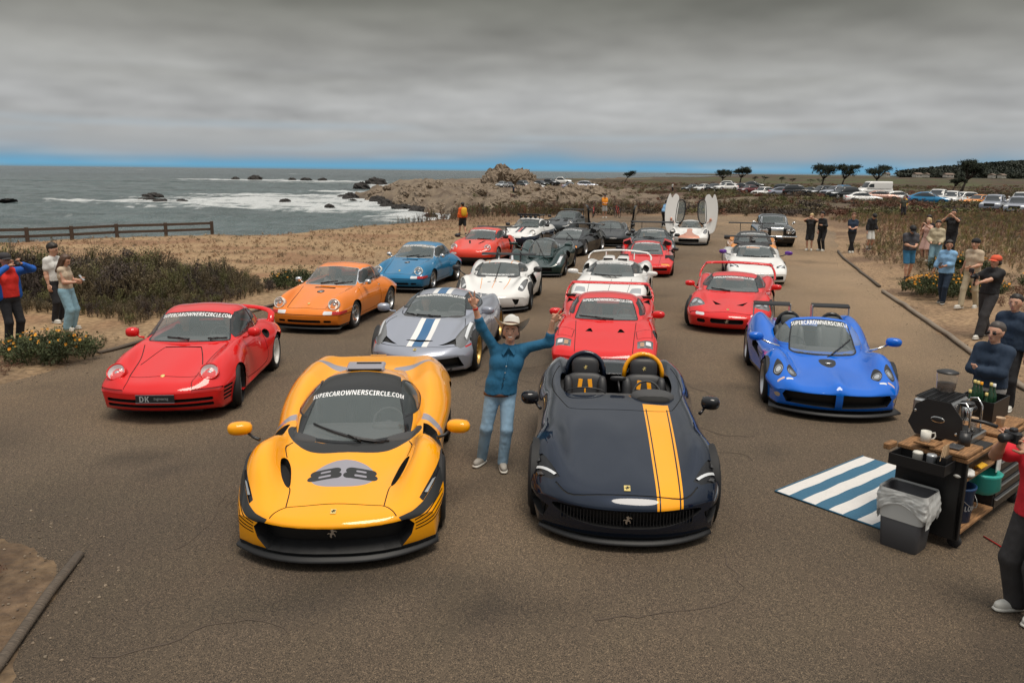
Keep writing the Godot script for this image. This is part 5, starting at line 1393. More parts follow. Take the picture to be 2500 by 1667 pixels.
func modern_911(label: String,paint: Material,kind: String)->Node3D:
	var root:=thing("sports_car",label,"car")
	var S:=spec_911({"paint": paint,"fine": 0.09,"L": 4.52,"sw": 0.34,"swz": 1.2,"wh": [1.0,3.45,0.34,0.90,0.93,0.25,0.3,0.26,10,M.rim_silver if kind !="grey" else M.rim_black,0,0.0],"arch": 0.375,"arch2": 0.38,
		"wx": "0:0.82 0.4:0.88 1.0:0.93 1.6:0.89 2.5:0.9 3.4:0.96 4.52:0.86","fx": "0:0.64 0.4:0.68 1:0.72 2:0.74 3.4:0.78 4.52:0.7","c": "0:0.6 0.3:0.68 0.9:0.82 1.4:0.9 2.4:0.92 3.4:0.95 4.1:0.86 4.52:0.76","hy": "0:0.59 0.3:0.66 0.9:0.79 1.4:0.885 2.4:0.91 3.4:0.93 4.52:0.74","fy": "0:0.59 0.15:0.66 0.4:0.8 0.75:0.88 1.1:0.9 1.5:0.91 2.4:0.92 3.3:0.94 4.0:0.86 4.52:0.74","tsw": 0.3})
	S.ops=[cab_hole(1.6,3.2,0.58,0.5)]
	if kind=="rally":
		S.ops+=[["cut","stripe_red","T",v2s("-0.12,0.55 -0.04,0.55 -0.04,1.45 -0.12,1.45"),M.paint_red,"one"],["cut","stripe_blue","T",v2s("-0.24,0.5 -0.13,0.5 -0.13,1.45 -0.24,1.45"),M.paint_navy,"one"],["cut","stripe_blue","T",v2s("-0.02,0.5 0.09,0.5 0.09,1.45 -0.02,1.45"),M.paint_navy,"one"],
			["cut","lower_panel","S",v2s("-0.2,0.0 4.7,0.0 4.7,0.8 2.5,0.72 1.2,0.74 0.2,0.58 -0.2,0.52"),M.paint_navy],["cut","lower_panel","F",v2s("-1,0 1,0 1,0.5 -1,0.5"),M.paint_navy],["cut","door_disc","S",rrect(1.6,0.4,2.0,0.7,0.03),M.white_print]]
	elif kind=="grey": S.ops+=[["inset","bonnet_vent","T",rrect(0.12,0.8,0.34,1.15,0.05),M.gap,0.03]]
	else: S.ops+=[["cut","bumper","F",v2s("-1,0 1,0 1,0.34 -1,0.34"),M.carbon],["cut","turn_signal","F",rrect(0.5,0.44,0.74,0.5,0.02),M.lamp_white],["inset","bonnet_scoop","T",v2s("0.14,0.8 0.2,0.8 0.34,1.2 0.26,1.2"),M.gap,0.02],["inset","side_intake","S",pl("2.75,0.85 2.95,0.85 3.0,0.4 2.8,0.4"),M.gap,0.08]]
	S.gops=[["window","windscreen","V",rrect(1.42,-1.92,2.1,1.92,0.06,0.2),M.glass,M.frit,0.025],["window","side_window","S",pl("~1.72,0.92 2.0,1.12 2.35,1.2 2.8,1.15 3.1,1.0 2.9,0.93 2.2,0.91"),M.dark_glass,M.plastic,0.018]]
	finish_car(S,root)
	var half:=2.26
	if kind=="gt": lamp_on(root,S,0.65,0.2,Vector3(0.1,0.5,0.85),0.11,M.lamp_white)
	else: lamp_on(root,S,0.65,0.28,Vector3(0.1,0.65,0.85),0.13,M.lamp_grey,0.01)
	side_mirror(root,Vector3(0.98,1.0,half - 1.8),Vector3(0.11,0.075,0.085),M.carbon,Vector3(0.78,0.92,half - 1.8))
	wiper(S,root,Vector2(1.43,0.0),Vector2(1.47,0.6),Vector2(1.48,1.4))
	var wy:={"rally": 1.1,"grey": 1.3,"gt": 1.2}
	deck_wing(root,M.carbon,[Vector3(-0.85,wy[kind],-half+0.25),Vector3(0.85,wy[kind],-half+0.25)],0.34,0.05,[[Vector3(0.4,wy[kind],-half+0.3),Vector3(0.4,0.8,-half+0.4),0.16],[Vector3(-0.4,wy[kind],-half+0.3),Vector3(-0.4,0.8,-half+0.4),0.16]])
	if kind=="gt": banner(S,root,2.06,0.5,0.1)
	if kind=="rally":
		var st:=sft()
		var y:=1.42
		for x in [-0.52,0.52]: tube(st,[Vector3(x,y,half - 1.95),Vector3(x,y,half - 3.1)],0.025,6)
		for k in 6: tube(st,[Vector3(-0.52,y,half - 1.95 - k*0.23),Vector3(0.52,y,half - 1.95 - k*0.23)],0.02,6)
		for x in [-0.5,0.5]:
			for z in [2.2,2.9]: tube(st,[Vector3(x,y,half - z),Vector3(x*0.95,1.22,half - z)],0.018,5)
		bx(st,Vector3(0,y+0.05,half - 1.95),Vector3(1.1,0.09,0.04),Basis.IDENTITY,0.01)
		var rack:=obj("roof_rack",st,M.plastic,root)
		for x in [-0.36,-0.12,0.12,0.36]:
			st=sft()
			blob(st,Vector3(x,1.36,half - 1.93),Vector3(0.085,0.07,0.04))
			obj("rack_lamp",st,M.gloss_black,rack)
	interior(S,root,M.dash,M.leather)
	return root
func black_racer()->Node3D:
	var root:=thing("sports_car","black coupe with yellow belts inside and a wide two-post wing","car")
	var S:=wedge({"paint": M.paint_dark,"fine": 0.08,"L": 4.6,"sw": 0.35,"bow": 0.3,"R": "1.4:0.78 1.7:0.92 2.0:1.06 2.2:1.12 2.6:1.16 3.0:1.12 3.5:1.0 4.05:0.88"})
	S.ops=[cab_hole(1.6,3.0,0.62,0.58),["cut","headlight","T",pl("0.6,0.35 0.86,0.42 0.86,0.65 0.7,0.55"),M.lamp_grey]]
	S.gops=[["window","windscreen","V",rrect(1.45,-1.95,2.15,1.95,0.06,0.2),M.glass,M.frit,0.02],["window","side_window","S",pl("~1.8,0.87 2.1,1.03 2.5,1.08 2.85,1.02 2.9,0.9 2.3,0.85"),M.dark_glass,M.frit,0.018]]
	finish_car(S,root)
	var half:=2.3
	deck_wing(root,M.carbon,[Vector3(-0.95,1.3,half - 4.3),Vector3(0.95,1.3,half - 4.3)],0.4,0.06,[[Vector3(0.45,1.29,half - 4.3),Vector3(0.45,0.85,half - 4.15),0.14],[Vector3(-0.45,1.29,half - 4.3),Vector3(-0.45,0.85,half - 4.15),0.14]])
	for sd in [-1.0,1.0]:
		obj("wing_endplate",box(Vector3(0.95*sd,1.28,half - 4.28),Vector3(0.02,0.24,0.44),Basis.IDENTITY,0.005),M.carbon,root)
		obj("seat_belt",box(Vector3(0.36*sd,0.78,half - 2.42),Vector3(0.06,0.3,0.02),Basis(Vector3.RIGHT,-0.35)),M.paint_yellow,root)
		obj("shoulder_intake",box(Vector3(0.86*sd,0.98,half - 2.9),Vector3(0.2,0.16,0.5),Basis.IDENTITY,0.05),M.paint_dark,root)
	side_mirror(root,Vector3(1.02,0.92,half - 1.75),Vector3(0.12,0.075,0.09),M.plastic,Vector3(0.78,0.82,half - 1.72))
	wiper(S,root,Vector2(1.47,0.1),Vector2(1.5,-0.5),Vector2(1.52,-1.2))
	banner(S,root,2.12,0.47,0.1)
	interior(S,root,M.dash,M.leather)
	return root
func white_butterfly()->Node3D:
	var root:=thing("sports_car","white coupe with copper bonnet stripe and both doors raised high","car")
	var S:=wedge({"paint": M.paint_white,"fine": 0.08,"L": 4.6,"sw": 0.42,"swz": 1.5,"nr": 0.18,"R": "1.4:0.76 1.7:0.92 2.0:1.05 2.2:1.1 2.6:1.13 3.0:1.1 3.5:1.0 4.05:0.86","rw": "1.4:0.6 1.8:0.5 2.2:0.4 2.7:0.36 4.05:0.3","bow": 0.4,"bowe": 2.6,
		"fy": "0:0.44 0.15:0.5 0.4:0.62 0.7:0.75 1.05:0.82 1.5:0.79 2.0:0.77 2.6:0.84 3.2:0.95 3.6:0.98 4.6:0.82","wh": [1.05,3.6,0.34,0.96,1.0,0.25,0.33,0.26,10,M.copper,0,0.0]})
	S.ops=[cab_hole(1.6,3.0,0.62,0.58),["cut","bonnet_stripe","T",pl("~-0.12,1.3 -0.14,0.8 -0.3,0.4 -0.5,0.2 -0.5,-0.1 0.5,-0.1 0.5,0.2 0.3,0.4 0.14,0.8 0.12,1.3"),M.copper],["lens","headlight","T",pl("~0.66,0.55 0.78,0.5 0.86,0.75 0.84,0.95 0.72,0.8"),M.lamp_bowl,0.03],["inset","front_intake","F",rrect(-0.5,0.18,0.5,0.34,0.06),M.gap,0.1]]
	S.gops=[["window","windscreen","V",rrect(1.45,-2.0,2.15,2.0,0.06,0.2),M.glass,M.frit,0.02],["drop","","S",pl("1.8,0.8 2.1,1.03 2.5,1.07 2.85,1.02 2.9,0.84")]]
	finish_car(S,root)
	var half:=2.3
	lower_lip(root,S,0.9,0.1,0.03)
	for sd in [-1.0,1.0]:
		var xf:=Transform3D(Basis(Vector3(0.82*sd,0.1,0.2),Vector3(0.14*sd,1.0,-0.12),Vector3(-0.2*sd,0.0,0.95)).orthonormalized(),Vector3(0.82*sd,1.5,half - 2.1))
		var st:=sft()
		prism(st,pl("~-0.05,-0.95 0.28,-0.98 0.45,-0.5 0.52,0.1 0.48,0.6 0.38,0.93 0.25,0.74 0.1,0.96 -0.1,0.78 -0.12,0.0"),0.08,xf)
		var o:=obj("open_door",st,M.paint_white,root)
		st=sft()
		var fr:=[]
		for v in pl("~-0.42,-0.38 -0.1,-0.48 -0.06,0.1 -0.12,0.66 -0.42,0.62 -0.5,0.1"): fr.append(xf*Vector3(v.x,v.y,0.02))
		fr.append(fr[0])
		tube(st,fr,0.03,6,false)
		obj("window_frame",st,M.plastic,o)
		st=sft()
		prism(st,pl("~-0.4,-0.36 -0.1,-0.46 -0.07,0.1 -0.13,0.63 -0.4,0.6 -0.48,0.1"),0.01,xf)
		obj("door_glass",st,M.glass,o)
	side_mirror(root,Vector3(0.98,1.18,half - 1.9),Vector3(0.06,0.085,0.06),M.copper,Vector3(0.8,1.0,half - 1.9))
	wiper(S,root,Vector2(1.45,0.0),Vector2(1.5,-0.5),Vector2(1.52,-1.3))
	interior(S,root,M.tan_leather,M.tan_leather)
	return root
func white_racer()->Node3D:
	var root:=thing("sports_car","white coupe with purple mirrors, black roof snorkel and grey wing","car")
	var S:=wedge({"paint": M.paint_white,"fine": 0.08,"L": 4.55,"sw": 0.3,"bow": 0.2,"gf": 1.3,"R": "1.3:0.75 1.6:0.89 2.0:1.06 2.2:1.12 2.6:1.16 3.0:1.13 3.5:1.02 4.05:0.9","gcrease": [2]})
	S.ops=[cab_hole(1.5,3.0,0.62,0.58),["cut","lamp_bar","T",v2s("0.62,0.5 0.7,0.42 0.8,0.58 0.86,0.62 0.8,0.66 0.68,0.52"),M.lamp_white],["cut","headlight","T",v2s("0.58,0.4 0.86,0.5 0.86,0.7 0.6,0.56"),M.gloss_black],["inset","bonnet_vent","T",v2s("0.2,0.7 0.5,0.74 0.46,0.95 0.24,0.85"),M.gap,0.03],["inset","front_intake","F",rrect(-0.8,0.2,0.8,0.32,0.03),M.gap,0.08]]
	S.gops=[["window","windscreen","V",rrect(1.36,-1.95,2.18,1.95,0.06,0.2),M.glass,M.frit,0.03],["cut","roof_panel","V",rrect(2.2,-2.2,3.4,2.2,0.02,0.1),M.carbon],["window","side_window","S",pl("1.7,0.86 2.1,1.04 2.5,1.08 2.85,1.02 2.9,0.88 2.3,0.83"),M.dark_glass,M.frit,0.018]]
	finish_car(S,root)
	var half:=2.275
	var st:=sft()
	bx(st,Vector3(0,1.2,half - 3.0),Vector3(0.14,0.12,0.5),Basis.IDENTITY,0.03)
	bx(st,Vector3(0,1.2,half - 3.7),Vector3(0.02,0.2,0.9))
	obj("roof_snorkel",st,M.carbon,root)
	for sd in [-1.0,1.0]:
		st=sft()
		blob(st,Vector3(0.46*sd,1.12,half - 3.0),Vector3(0.2,0.05,0.35),Basis.IDENTITY,12,7,0.7)
		obj("roof_duct",st,M.carbon,root)
	deck_wing(root,M.carbon,[Vector3(-0.92,1.25,half - 4.3),Vector3(0.92,1.25,half - 4.3)],0.36,0.05,[[Vector3(0,1.24,half - 4.3),Vector3(0,0.9,half - 4.2),0.3]])
	side_mirror(root,Vector3(1.06,0.93,half - 1.6),Vector3(0.13,0.07,0.08),mat("purple",Color(0.1,0.02,0.25),0.3,0.0,1.0),Vector3(0.8,0.82,half - 1.62),M.plastic)
	wiper(S,root,Vector2(1.38,0.1),Vector2(1.42,-0.4),Vector2(1.44,-1.2))
	wiper(S,root,Vector2(1.38,0.5),Vector2(1.42,0.9),Vector2(1.43,1.3))
	banner(S,root,2.14,0.47,0.09)
	interior(S,root,M.dash,M.leather)
	return root
func yellow_gt()->Node3D:
	var root:=thing("sports_car","yellow coupe with a black roof behind the white coupe with purple mirrors","car")
	var S:=wedge({"paint": M.paint_gt,"roof_paint": M.gloss_black,"fine": 0.09,"L": 4.7,"sw": 0.3,"R": "1.4:0.82 1.7:0.95 2.0:1.1 2.25:1.18 2.6:1.22 3.0:1.19 3.5:1.06 4.05:0.9","bow": 0.25})
	S.ops=[cab_hole(1.6,3.0,0.62,0.58),["cut","headlight","T",pl("0.6,0.35 0.86,0.42 0.86,0.7 0.7,0.55"),M.lamp_grey]]
	S.gops=[["window","windscreen","V",rrect(1.46,-1.95,2.2,1.95,0.06,0.2),M.glass,M.frit,0.02],["window","side_window","S",pl("1.8,0.9 2.1,1.08 2.5,1.14 2.85,1.06 2.9,0.92 2.3,0.88"),M.dark_glass,M.frit,0.018]]
	finish_car(S,root)
	var half:=2.35
	deck_wing(root,M.carbon,[Vector3(-0.95,1.42,half - 4.5),Vector3(0.95,1.42,half - 4.5)],0.3,0.05,[[Vector3(0.45,1.42,half - 4.5),Vector3(0.45,0.85,half - 4.3),0.12],[Vector3(-0.45,1.42,half - 4.5),Vector3(-0.45,0.85,half - 4.3),0.12]])
	side_mirror(root,Vector3(1.02,0.98,half - 1.75),Vector3(0.12,0.075,0.08),M.plastic,Vector3(0.8,0.85,half - 1.72))
	banner(S,root,2.16,0.47,0.09)
	interior(S,root,M.dash,M.leather)
	return root
func saloon_spec(over:={})->Dictionary:
	var S:={"L": 4.7,"fine": 0.16,"per": 4,"nr": 0.12,"nn": 3.0,"ny": 0.5,"sw": 0.16,"tnr": 0.12,"tny": 0.7,"tsw": 0.14,"c": "0:0.68 0.3:0.78 1.2:0.92 3.6:0.96 4.7:0.96","fy": "0:0.66 0.3:0.76 1.2:0.89 3.6:0.94 4.7:0.94","fx": 0.72,"wx": "0:0.84 0.6:0.9 3.8:0.91 4.7:0.86","wy": 0.62,"sy": 0.2,
		"gf": 1.15,"ge": 4.4,"R": "1.15:0.88 1.6:1.14 1.95:1.36 2.4:1.44 3.1:1.42 3.8:1.2 4.4:0.96","B": 0.9,"bw": "1.15:0.72 2:0.8 3.4:0.8 4.4:0.7","rw": "1.15:0.7 2:0.58 3.2:0.57 4.4:0.58","bow": 0.15,"cr": 0.06,"wh": [0.92,3.65,0.33,0.89,0.89,0.22,0.22,0.24,5,M.rim_silver,0,0.0],"arch": 0.38,"arch2": 0.38}
	S.merge(over,true)
	return S
func everyday_car(kind: String,paint: Material)->Node3D:
	var root:=Node3D.new()
	root.name="parked_"+kind
	put(root)
	var S:=saloon_spec({"paint": paint})
	var front:=[["cut","headlight","F",rrect(0.5,0.62,0.84,0.74,0.03),M.lamp_white],["cut","grille","F",rrect(-0.42,0.45,0.42,0.66,0.04),M.gap],["cut","number_plate","F",rrect(-0.25,0.34,0.25,0.43,0.01),M.lamp_grey],["cut","lower_trim","F",v2s("-1,0 1,0 1,0.32 -1,0.32"),M.plastic]]
	var side:="1.55,0.93 1.95,1.3 2.35,1.37 3.0,1.35 3.6,1.16 3.85,0.96"
	if kind=="suv":
		S.merge({"L": 4.75,"c": "0:0.86 0.3:0.96 1.2:1.08 3.6:1.1 4.75:1.1","fy": "0:0.84 0.3:0.94 1.2:1.06 3.6:1.08 4.75:1.08","wy": 0.75,"sy": 0.26,"wx": "0:0.88 0.6:0.95 4:0.96 4.75:0.92","ge": 4.65,"R": "1.15:1.04 1.6:1.3 2.0:1.6 2.5:1.7 3.6:1.68 4.2:1.56 4.65:1.1","B": 1.06,"bw": "1.15:0.76 2:0.85 4.65:0.8","rw": "1.15:0.74 2:0.64 4.65:0.62","wh": [0.95,3.75,0.37,0.93,0.93,0.24,0.24,0.27,5,M.rim_silver,0,0.0],"arch": 0.43,"arch2": 0.43},true)
		side="1.6,1.09 2.0,1.5 2.4,1.6 3.7,1.58 4.2,1.4 4.3,1.12"
		front=[["cut","headlight","F",rrect(0.5,0.80,0.88,0.92,0.03),M.lamp_white],["cut","grille","F",rrect(-0.45,0.6,0.45,0.88,0.05),M.gap],["cut","lower_trim","F",v2s("-1,0 1,0 1,0.42 -1,0.42"),M.plastic]]
	elif kind=="pickup":
		S.merge({"L": 5.4,"c": "0:1.0 0.3:1.08 1.4:1.16 5.4:1.14","fy": "0:0.98 0.3:1.06 1.4:1.14 5.4:1.13","wy": 0.8,"sy": 0.34,"wx": "0:0.9 0.6:0.95 5.4:0.95","ge": 4.0,"R": "1.35:1.1 1.8:1.4 2.2:1.74 2.6:1.82 3.5:1.8 3.85:1.7 4.0:1.12","gf": 1.35,"B": 1.1,"bw": "1.35:0.76 2:0.84 4:0.84","rw": "1.35:0.74 2.2:0.66 4:0.66","wh": [1.0,4.3,0.4,0.93,0.93,0.26,0.26,0.25,6,M.rim_black,0,0.0],"arch": 0.47,"arch2": 0.47,"tsw": 0.0},true)
		side="1.85,1.16 2.25,1.62 2.6,1.72 3.5,1.7 3.7,1.6 3.75,1.16"
		front=[["cut","headlight","F",rrect(0.58,0.9,0.9,1.02,0.03),M.lamp_white],["cut","grille","F",rrect(-0.52,0.68,0.52,0.98,0.06),M.gap],["cut","lower_trim","F",v2s("-1,0 1,0 1,0.55 -1,0.55"),M.plastic],["inset","load_bed","T",v2s("-0.78,4.15 0.78,4.15 0.78,5.3 -0.78,5.3"),M.plastic,0.4]]
	elif kind=="van":
		S.merge({"L": 5.6,"c": "0:1.05 0.3:1.14 0.9:1.3 5.6:1.3","fy": "0:1.0 0.3:1.1 0.9:1.28 5.6:1.3","wy": 0.9,"sy": 0.3,"wx": "0:0.9 0.6:1.0 5.6:1.0","gf": 0.8,"ge": 5.6,"R": "0.8:1.24 1.3:1.75 1.7:2.15 2.2:2.3 5.4:2.3 5.6:2.25","B": 1.2,"bw": "0.8:0.8 1.4:0.96 5.6:0.98","rw": "0.8:0.78 1.7:0.8 5.6:0.84","wh": [1.0,4.5,0.37,0.96,0.96,0.24,0.24,0.23,6,M.rim_silver,0,0.0],"arch": 0.43,"arch2": 0.43,"tsw": 0.02},true)
		side="1.15,1.36 1.7,1.9 2.3,1.9 2.3,1.36"
	S.ops=front+[["cut","tail_light","B",rrect(0.66,0.75,0.86,0.95,0.02),M.red_lens],["cut","rear_plate","B",rrect(-0.25,0.5,0.25,0.62,0.01),M.lamp_grey]]
	var gf: float=S.gf
	S.gops=[["pane","windscreen","V",rrect(gf+0.08,-1.9,gf+0.85,1.9,0.04,0.1),M.park_glass],["pane","side_window","S",v2s(side),M.park_glass],["pane","rear_window","V",rrect(S.ge - 0.75,-1.7,S.ge - 0.12,1.7,0.04,0.1),M.park_glass]]
	finish_car(S,root)
	side_mirror(root,Vector3(1.0,S.c.split(":")[3].to_float()+0.12,S.L/2 - gf - 0.5),Vector3(0.1,0.08,0.07),paint,Vector3(0.82,S.c.split(":")[3].to_float(),S.L/2 - gf - 0.5))
	return root
func old_saloon()->Node3D:
	var root:=thing("classic_saloon","dark green stately old saloon with paired round lamps and chrome bumper","car")
	var S:=saloon_spec({"paint": M.paint_black,"fine": 0.1,"per": 5,"L": 5.2,"nr": 0.08,"nn": 5.0,"ny": 0.66,"nx": 0.98,"sw": 0.05,"c": "0:0.92 0.2:0.98 1.4:1.02 4:1.0 5.2:0.9","fy": "0:0.86 0.2:0.92 1.4:0.96 4:0.95 5.2:0.86","fx": 0.76,"hx": 0.4,"wx": "0:0.88 0.6:0.92 4.4:0.92 5.2:0.86","wy": 0.72,"gf": 1.55,"ge": 4.5,"R": "1.55:0.99 1.85:1.2 2.1:1.4 2.5:1.49 3.4:1.46 4.0:1.3 4.5:0.98","B": 0.98,"bw": "1.55:0.7 2.2:0.74 4.5:0.7","rw": "1.55:0.68 2.1:0.6 4.5:0.56","wh": [1.0,4.05,0.37,0.9,0.9,0.22,0.22,0.2,5,M.chrome,0,0.0],"arch": 0.41,"arch2": 0.41})
	S.ops=[["cut","grille","F",rrect(-0.28,0.55,0.28,0.95,0.02),M.chrome],["cut","number_plate","F",rrect(-0.24,0.36,0.24,0.46,0.01),M.gap],["cut","lamp_bezel","F",rrect(0.42,0.66,0.84,0.86,0.06),M.chrome]]
	S.gops=[["window","windscreen","V",rrect(1.62,-1.9,2.12,1.9,0.05,0.2),M.glass,M.chrome,0.03],["window","side_window","S",pl("1.9,1.03 2.15,1.36 3.5,1.36 3.9,1.2 4.0,1.03"),M.dark_glass,M.chrome,0.02]]
	finish_car(S,root)
	for x in [0.53,0.73]: round_lamp(root,Vector3(x,0.76,2.6 - 0.02),Vector3(0,0,1),0.085,M.chrome)
	var st:=sft()
	tube(st,[Vector3(-0.93,0.5,2.3),Vector3(-0.9,0.5,2.62),Vector3(0,0.5,2.7),Vector3(0.9,0.5,2.62),Vector3(0.93,0.5,2.3)],0.07,8,true,0.8)
	obj("bumper",st,M.chrome,root)
	side_mirror(root,Vector3(0.98,1.08,0.7),Vector3(0.08,0.06,0.05),M.chrome,Vector3(0.86,0.98,0.7))
	S.cab=[1.95,2.8,0.35,0.36,0.98]
	return root
# ------------------------------------------------------------------ people: one smooth skin over a posed skeleton
func net(caps: Array,cell: float,k: float,hem:=-1e9)->ArrayMesh:
	var lo:=Vector3.ONE*1e9
	var hi:=-lo
	for c in caps:
		var r: float=maxf(c[2],c[3])+cell*2.0
		lo=lo.min(c[0] - Vector3.ONE*r).min(c[1] - Vector3.ONE*r)
		hi=hi.max(c[0]+Vector3.ONE*r).max(c[1]+Vector3.ONE*r)
	var n:=Vector3i(((hi - lo)/cell).ceil())+Vector3i.ONE
	var F:=PackedFloat32Array()
	F.resize(n.x*n.y*n.z)
	F.fill(1.0)
	var sy:=n.x
	var sz:=n.x*n.y
	for c in caps:
		var a: Vector3=c[0]
		var ab: Vector3=c[1] - a
		var l2:=maxf(ab.length_squared(),1e-9)
		var ra: float=c[2]
		var dr: float=c[3] - ra
		var pad:=maxf(ra,ra+dr)+k+cell*2.0
		var i0:=Vector3i(((a.min(c[1]) - Vector3.ONE*pad - lo)/cell).floor()).clamp(Vector3i.ZERO,n - Vector3i.ONE)
		var i1:=Vector3i(((a.max(c[1])+Vector3.ONE*pad - lo)/cell).ceil()).clamp(Vector3i.ZERO,n - Vector3i.ONE)
		for z in range(i0.z,i1.z+1):
			for y in range(i0.y,i1.y+1):
				var q:=lo+Vector3(i0.x,y,z)*cell - a
				var at:=i0.x+y*sy+z*sz
				for x in range(i0.x,i1.x+1):
					var u:=clampf(q.dot(ab)/l2,0.0,1.0)
					var d:=(q - ab*u).length() - ra - dr*u
					var f:=F[at]
					var h:=k - absf(d - f)
					F[at]=(minf(d,f) - h*h/(4.0*k)) if h>0.0 else minf(d,f)
					q.x+=cell
					at+=1
	if hem>lo.y:
		for z in n.z:
			for y in n.y:
				var cutoff:=hem - (lo.y+y*cell)
				if cutoff<-cell*2.0: break
				for x in n.x:
					var at:=x+y*sy+z*sz
					if F[at]<cutoff: F[at]=cutoff
	var vid:=PackedInt32Array()
	vid.resize(F.size())
	vid.fill(-1)
	var vs:=PackedVector3Array()
	var ns:=PackedVector3Array()
	var ix:=PackedInt32Array()
	var corner:=[0,1,sy,sy+1,sz,sz+1,sz+sy,sz+sy+1]
	for z in n.z - 1:
		for y in n.y - 1:
			var at:=y*sy+z*sz
			for x in n.x - 1:
				var f0:=F[at]
				if absf(f0)<cell*2.0:
					var m:=0
					for e in 8:
						if F[at+corner[e]]<0.0: m |=1<<e
					if m !=0 and m !=255:
						var s:=Vector3.ZERO
						var cnt:=0
						for e in [[0,1],[2,3],[4,5],[6,7],[0,2],[1,3],[4,6],[5,7],[0,4],[1,5],[2,6],[3,7]]:
							var b0: int=(m>>e[0]) & 1
							if b0 !=(m>>e[1]) & 1:
								var fa:=F[at+corner[e[0]]]
								var fb:=F[at+corner[e[1]]]
								var t:=fa/(fa - fb)
								var pa:=Vector3(e[0] & 1,(e[0]>>1) & 1,e[0]>>2)
								var pb:=Vector3(e[1] & 1,(e[1]>>1) & 1,e[1]>>2)
								s+=pa.lerp(pb,t)
								cnt+=1
						vid[at]=vs.size()
						vs.append(lo+(Vector3(x,y,z)+s/cnt)*cell)
						ns.append(Vector3(F[at+1] - f0+F[at+sz+sy+1] - F[at+sz+sy],F[at+sy] - f0+F[at+sz+sy+1] - F[at+sz+1],F[at+sz] - f0+F[at+sz+sy+1] - F[at+sy+1]).normalized())
						var st:=[1,sy,sz]
						for ax in 3:
							if (m & 1) !=((m>>(1<<ax)) & 1):
								var u: int=st[(ax+1)%3]
								var v: int=st[(ax+2)%3]
								if at - u - v<0: continue
								var q0:=vid[at]
								var q1:=vid[at - u]
								var q2:=vid[at - u - v]
								var q3:=vid[at - v]
								if q1<0 or q2<0 or q3<0: continue
								if m & 1: ix.append_array(PackedInt32Array([q0,q2,q1,q0,q3,q2]))
								else: ix.append_array(PackedInt32Array([q0,q1,q2,q0,q2,q3]))
				at+=1
	var arr:=[]
	arr.resize(Mesh.ARRAY_MAX)
	arr[Mesh.ARRAY_VERTEX]=vs
	arr[Mesh.ARRAY_NORMAL]=ns
	arr[Mesh.ARRAY_INDEX]=ix
	var am:=ArrayMesh.new()
	if ix.size(): am.add_surface_from_arrays(Mesh.PRIMITIVE_TRIANGLES,arr)
	return am
func bend(a: Vector3,c: Vector3,l1: float,l2: float,hint: Vector3)->Vector3:
	var d:=c - a
	var l:=clampf(d.length(),absf(l1 - l2)+0.01,l1+l2 - 0.004)
	var u:=d.normalized()
	var x:=(l1*l1 - l2*l2+l*l)/(2.0*l)
	var hgt:=sqrt(maxf(l1*l1 - x*x,0.0))
	var p:=(hint - u*hint.dot(u)).normalized()
	return a+u*x+p*hgt
func fabric(key: String,c: Color,rough:=0.85)->StandardMaterial3D:
	if M.has(key): return M[key]
	var m:=mat(key,c,rough)
	m.heightmap_enabled=true
	m.uv1_triplanar=true
	m.uv1_scale=Vector3(2.2,1.3,2.2)
	if not M.has("_fold"): M["_fold"]=noise_tex(0.012,Color.BLACK,Color.WHITE,81,256,3)
	m.heightmap_texture=M["_fold"]
	m.heightmap_scale=1.4
	return m
func hand_caps(w: Vector3,d: Vector3,side: Vector3,s: float,pose: String,thumb:=1.0)->Array:
	d=d.normalized()
	side=(side - d*side.dot(d)).normalized()
	var nrm:=side.cross(d)*thumb
	var out:=[]
	for k in 4:
		var o:=side*(0.033 - 0.021*k)*s
		out.append([w+d*0.02*s+o*0.7,w+d*0.088*s+o,0.0165*s,0.013*s])
		var ln: float=[0.078,0.086,0.08,0.062][k]*s
		var curl:=0.45
		if pose=="grip": curl=1.35
		elif pose=="peace": curl=0.06 if k<2 else 1.9
		elif pose=="flat": curl=0.15
		var dir:=d+side*(0.36 - 0.52*k if pose=="peace" and k<2 else 0.05*(1.5 - k))
		dir=dir.normalized()
		var p:=w+d*0.09*s+o
		for j in 3:
			dir=(dir.rotated(side,-curl*0.62*thumb)).normalized()
			var q: Vector3=p+dir*ln*[0.45,0.32,0.25][j]
			out.append([p,q,(0.0098 - 0.0008*j)*s,(0.009 - 0.0008*j)*s])
			p=q
	var t0:=w+d*0.025*s+side*0.028*s
	var t1:=t0+(d*0.55+side*0.75+nrm*0.25).normalized()*0.04*s
	var t2:=t1+(d*(0.9 if pose !="peace" else 0.5)+side*(0.15 if pose !="peace" else -0.6)+nrm*0.5).normalized()*0.045*s
	out.append([t0,t1,0.015*s,0.0125*s])
	out.append([t1,t2,0.012*s,0.0095*s])
	return out
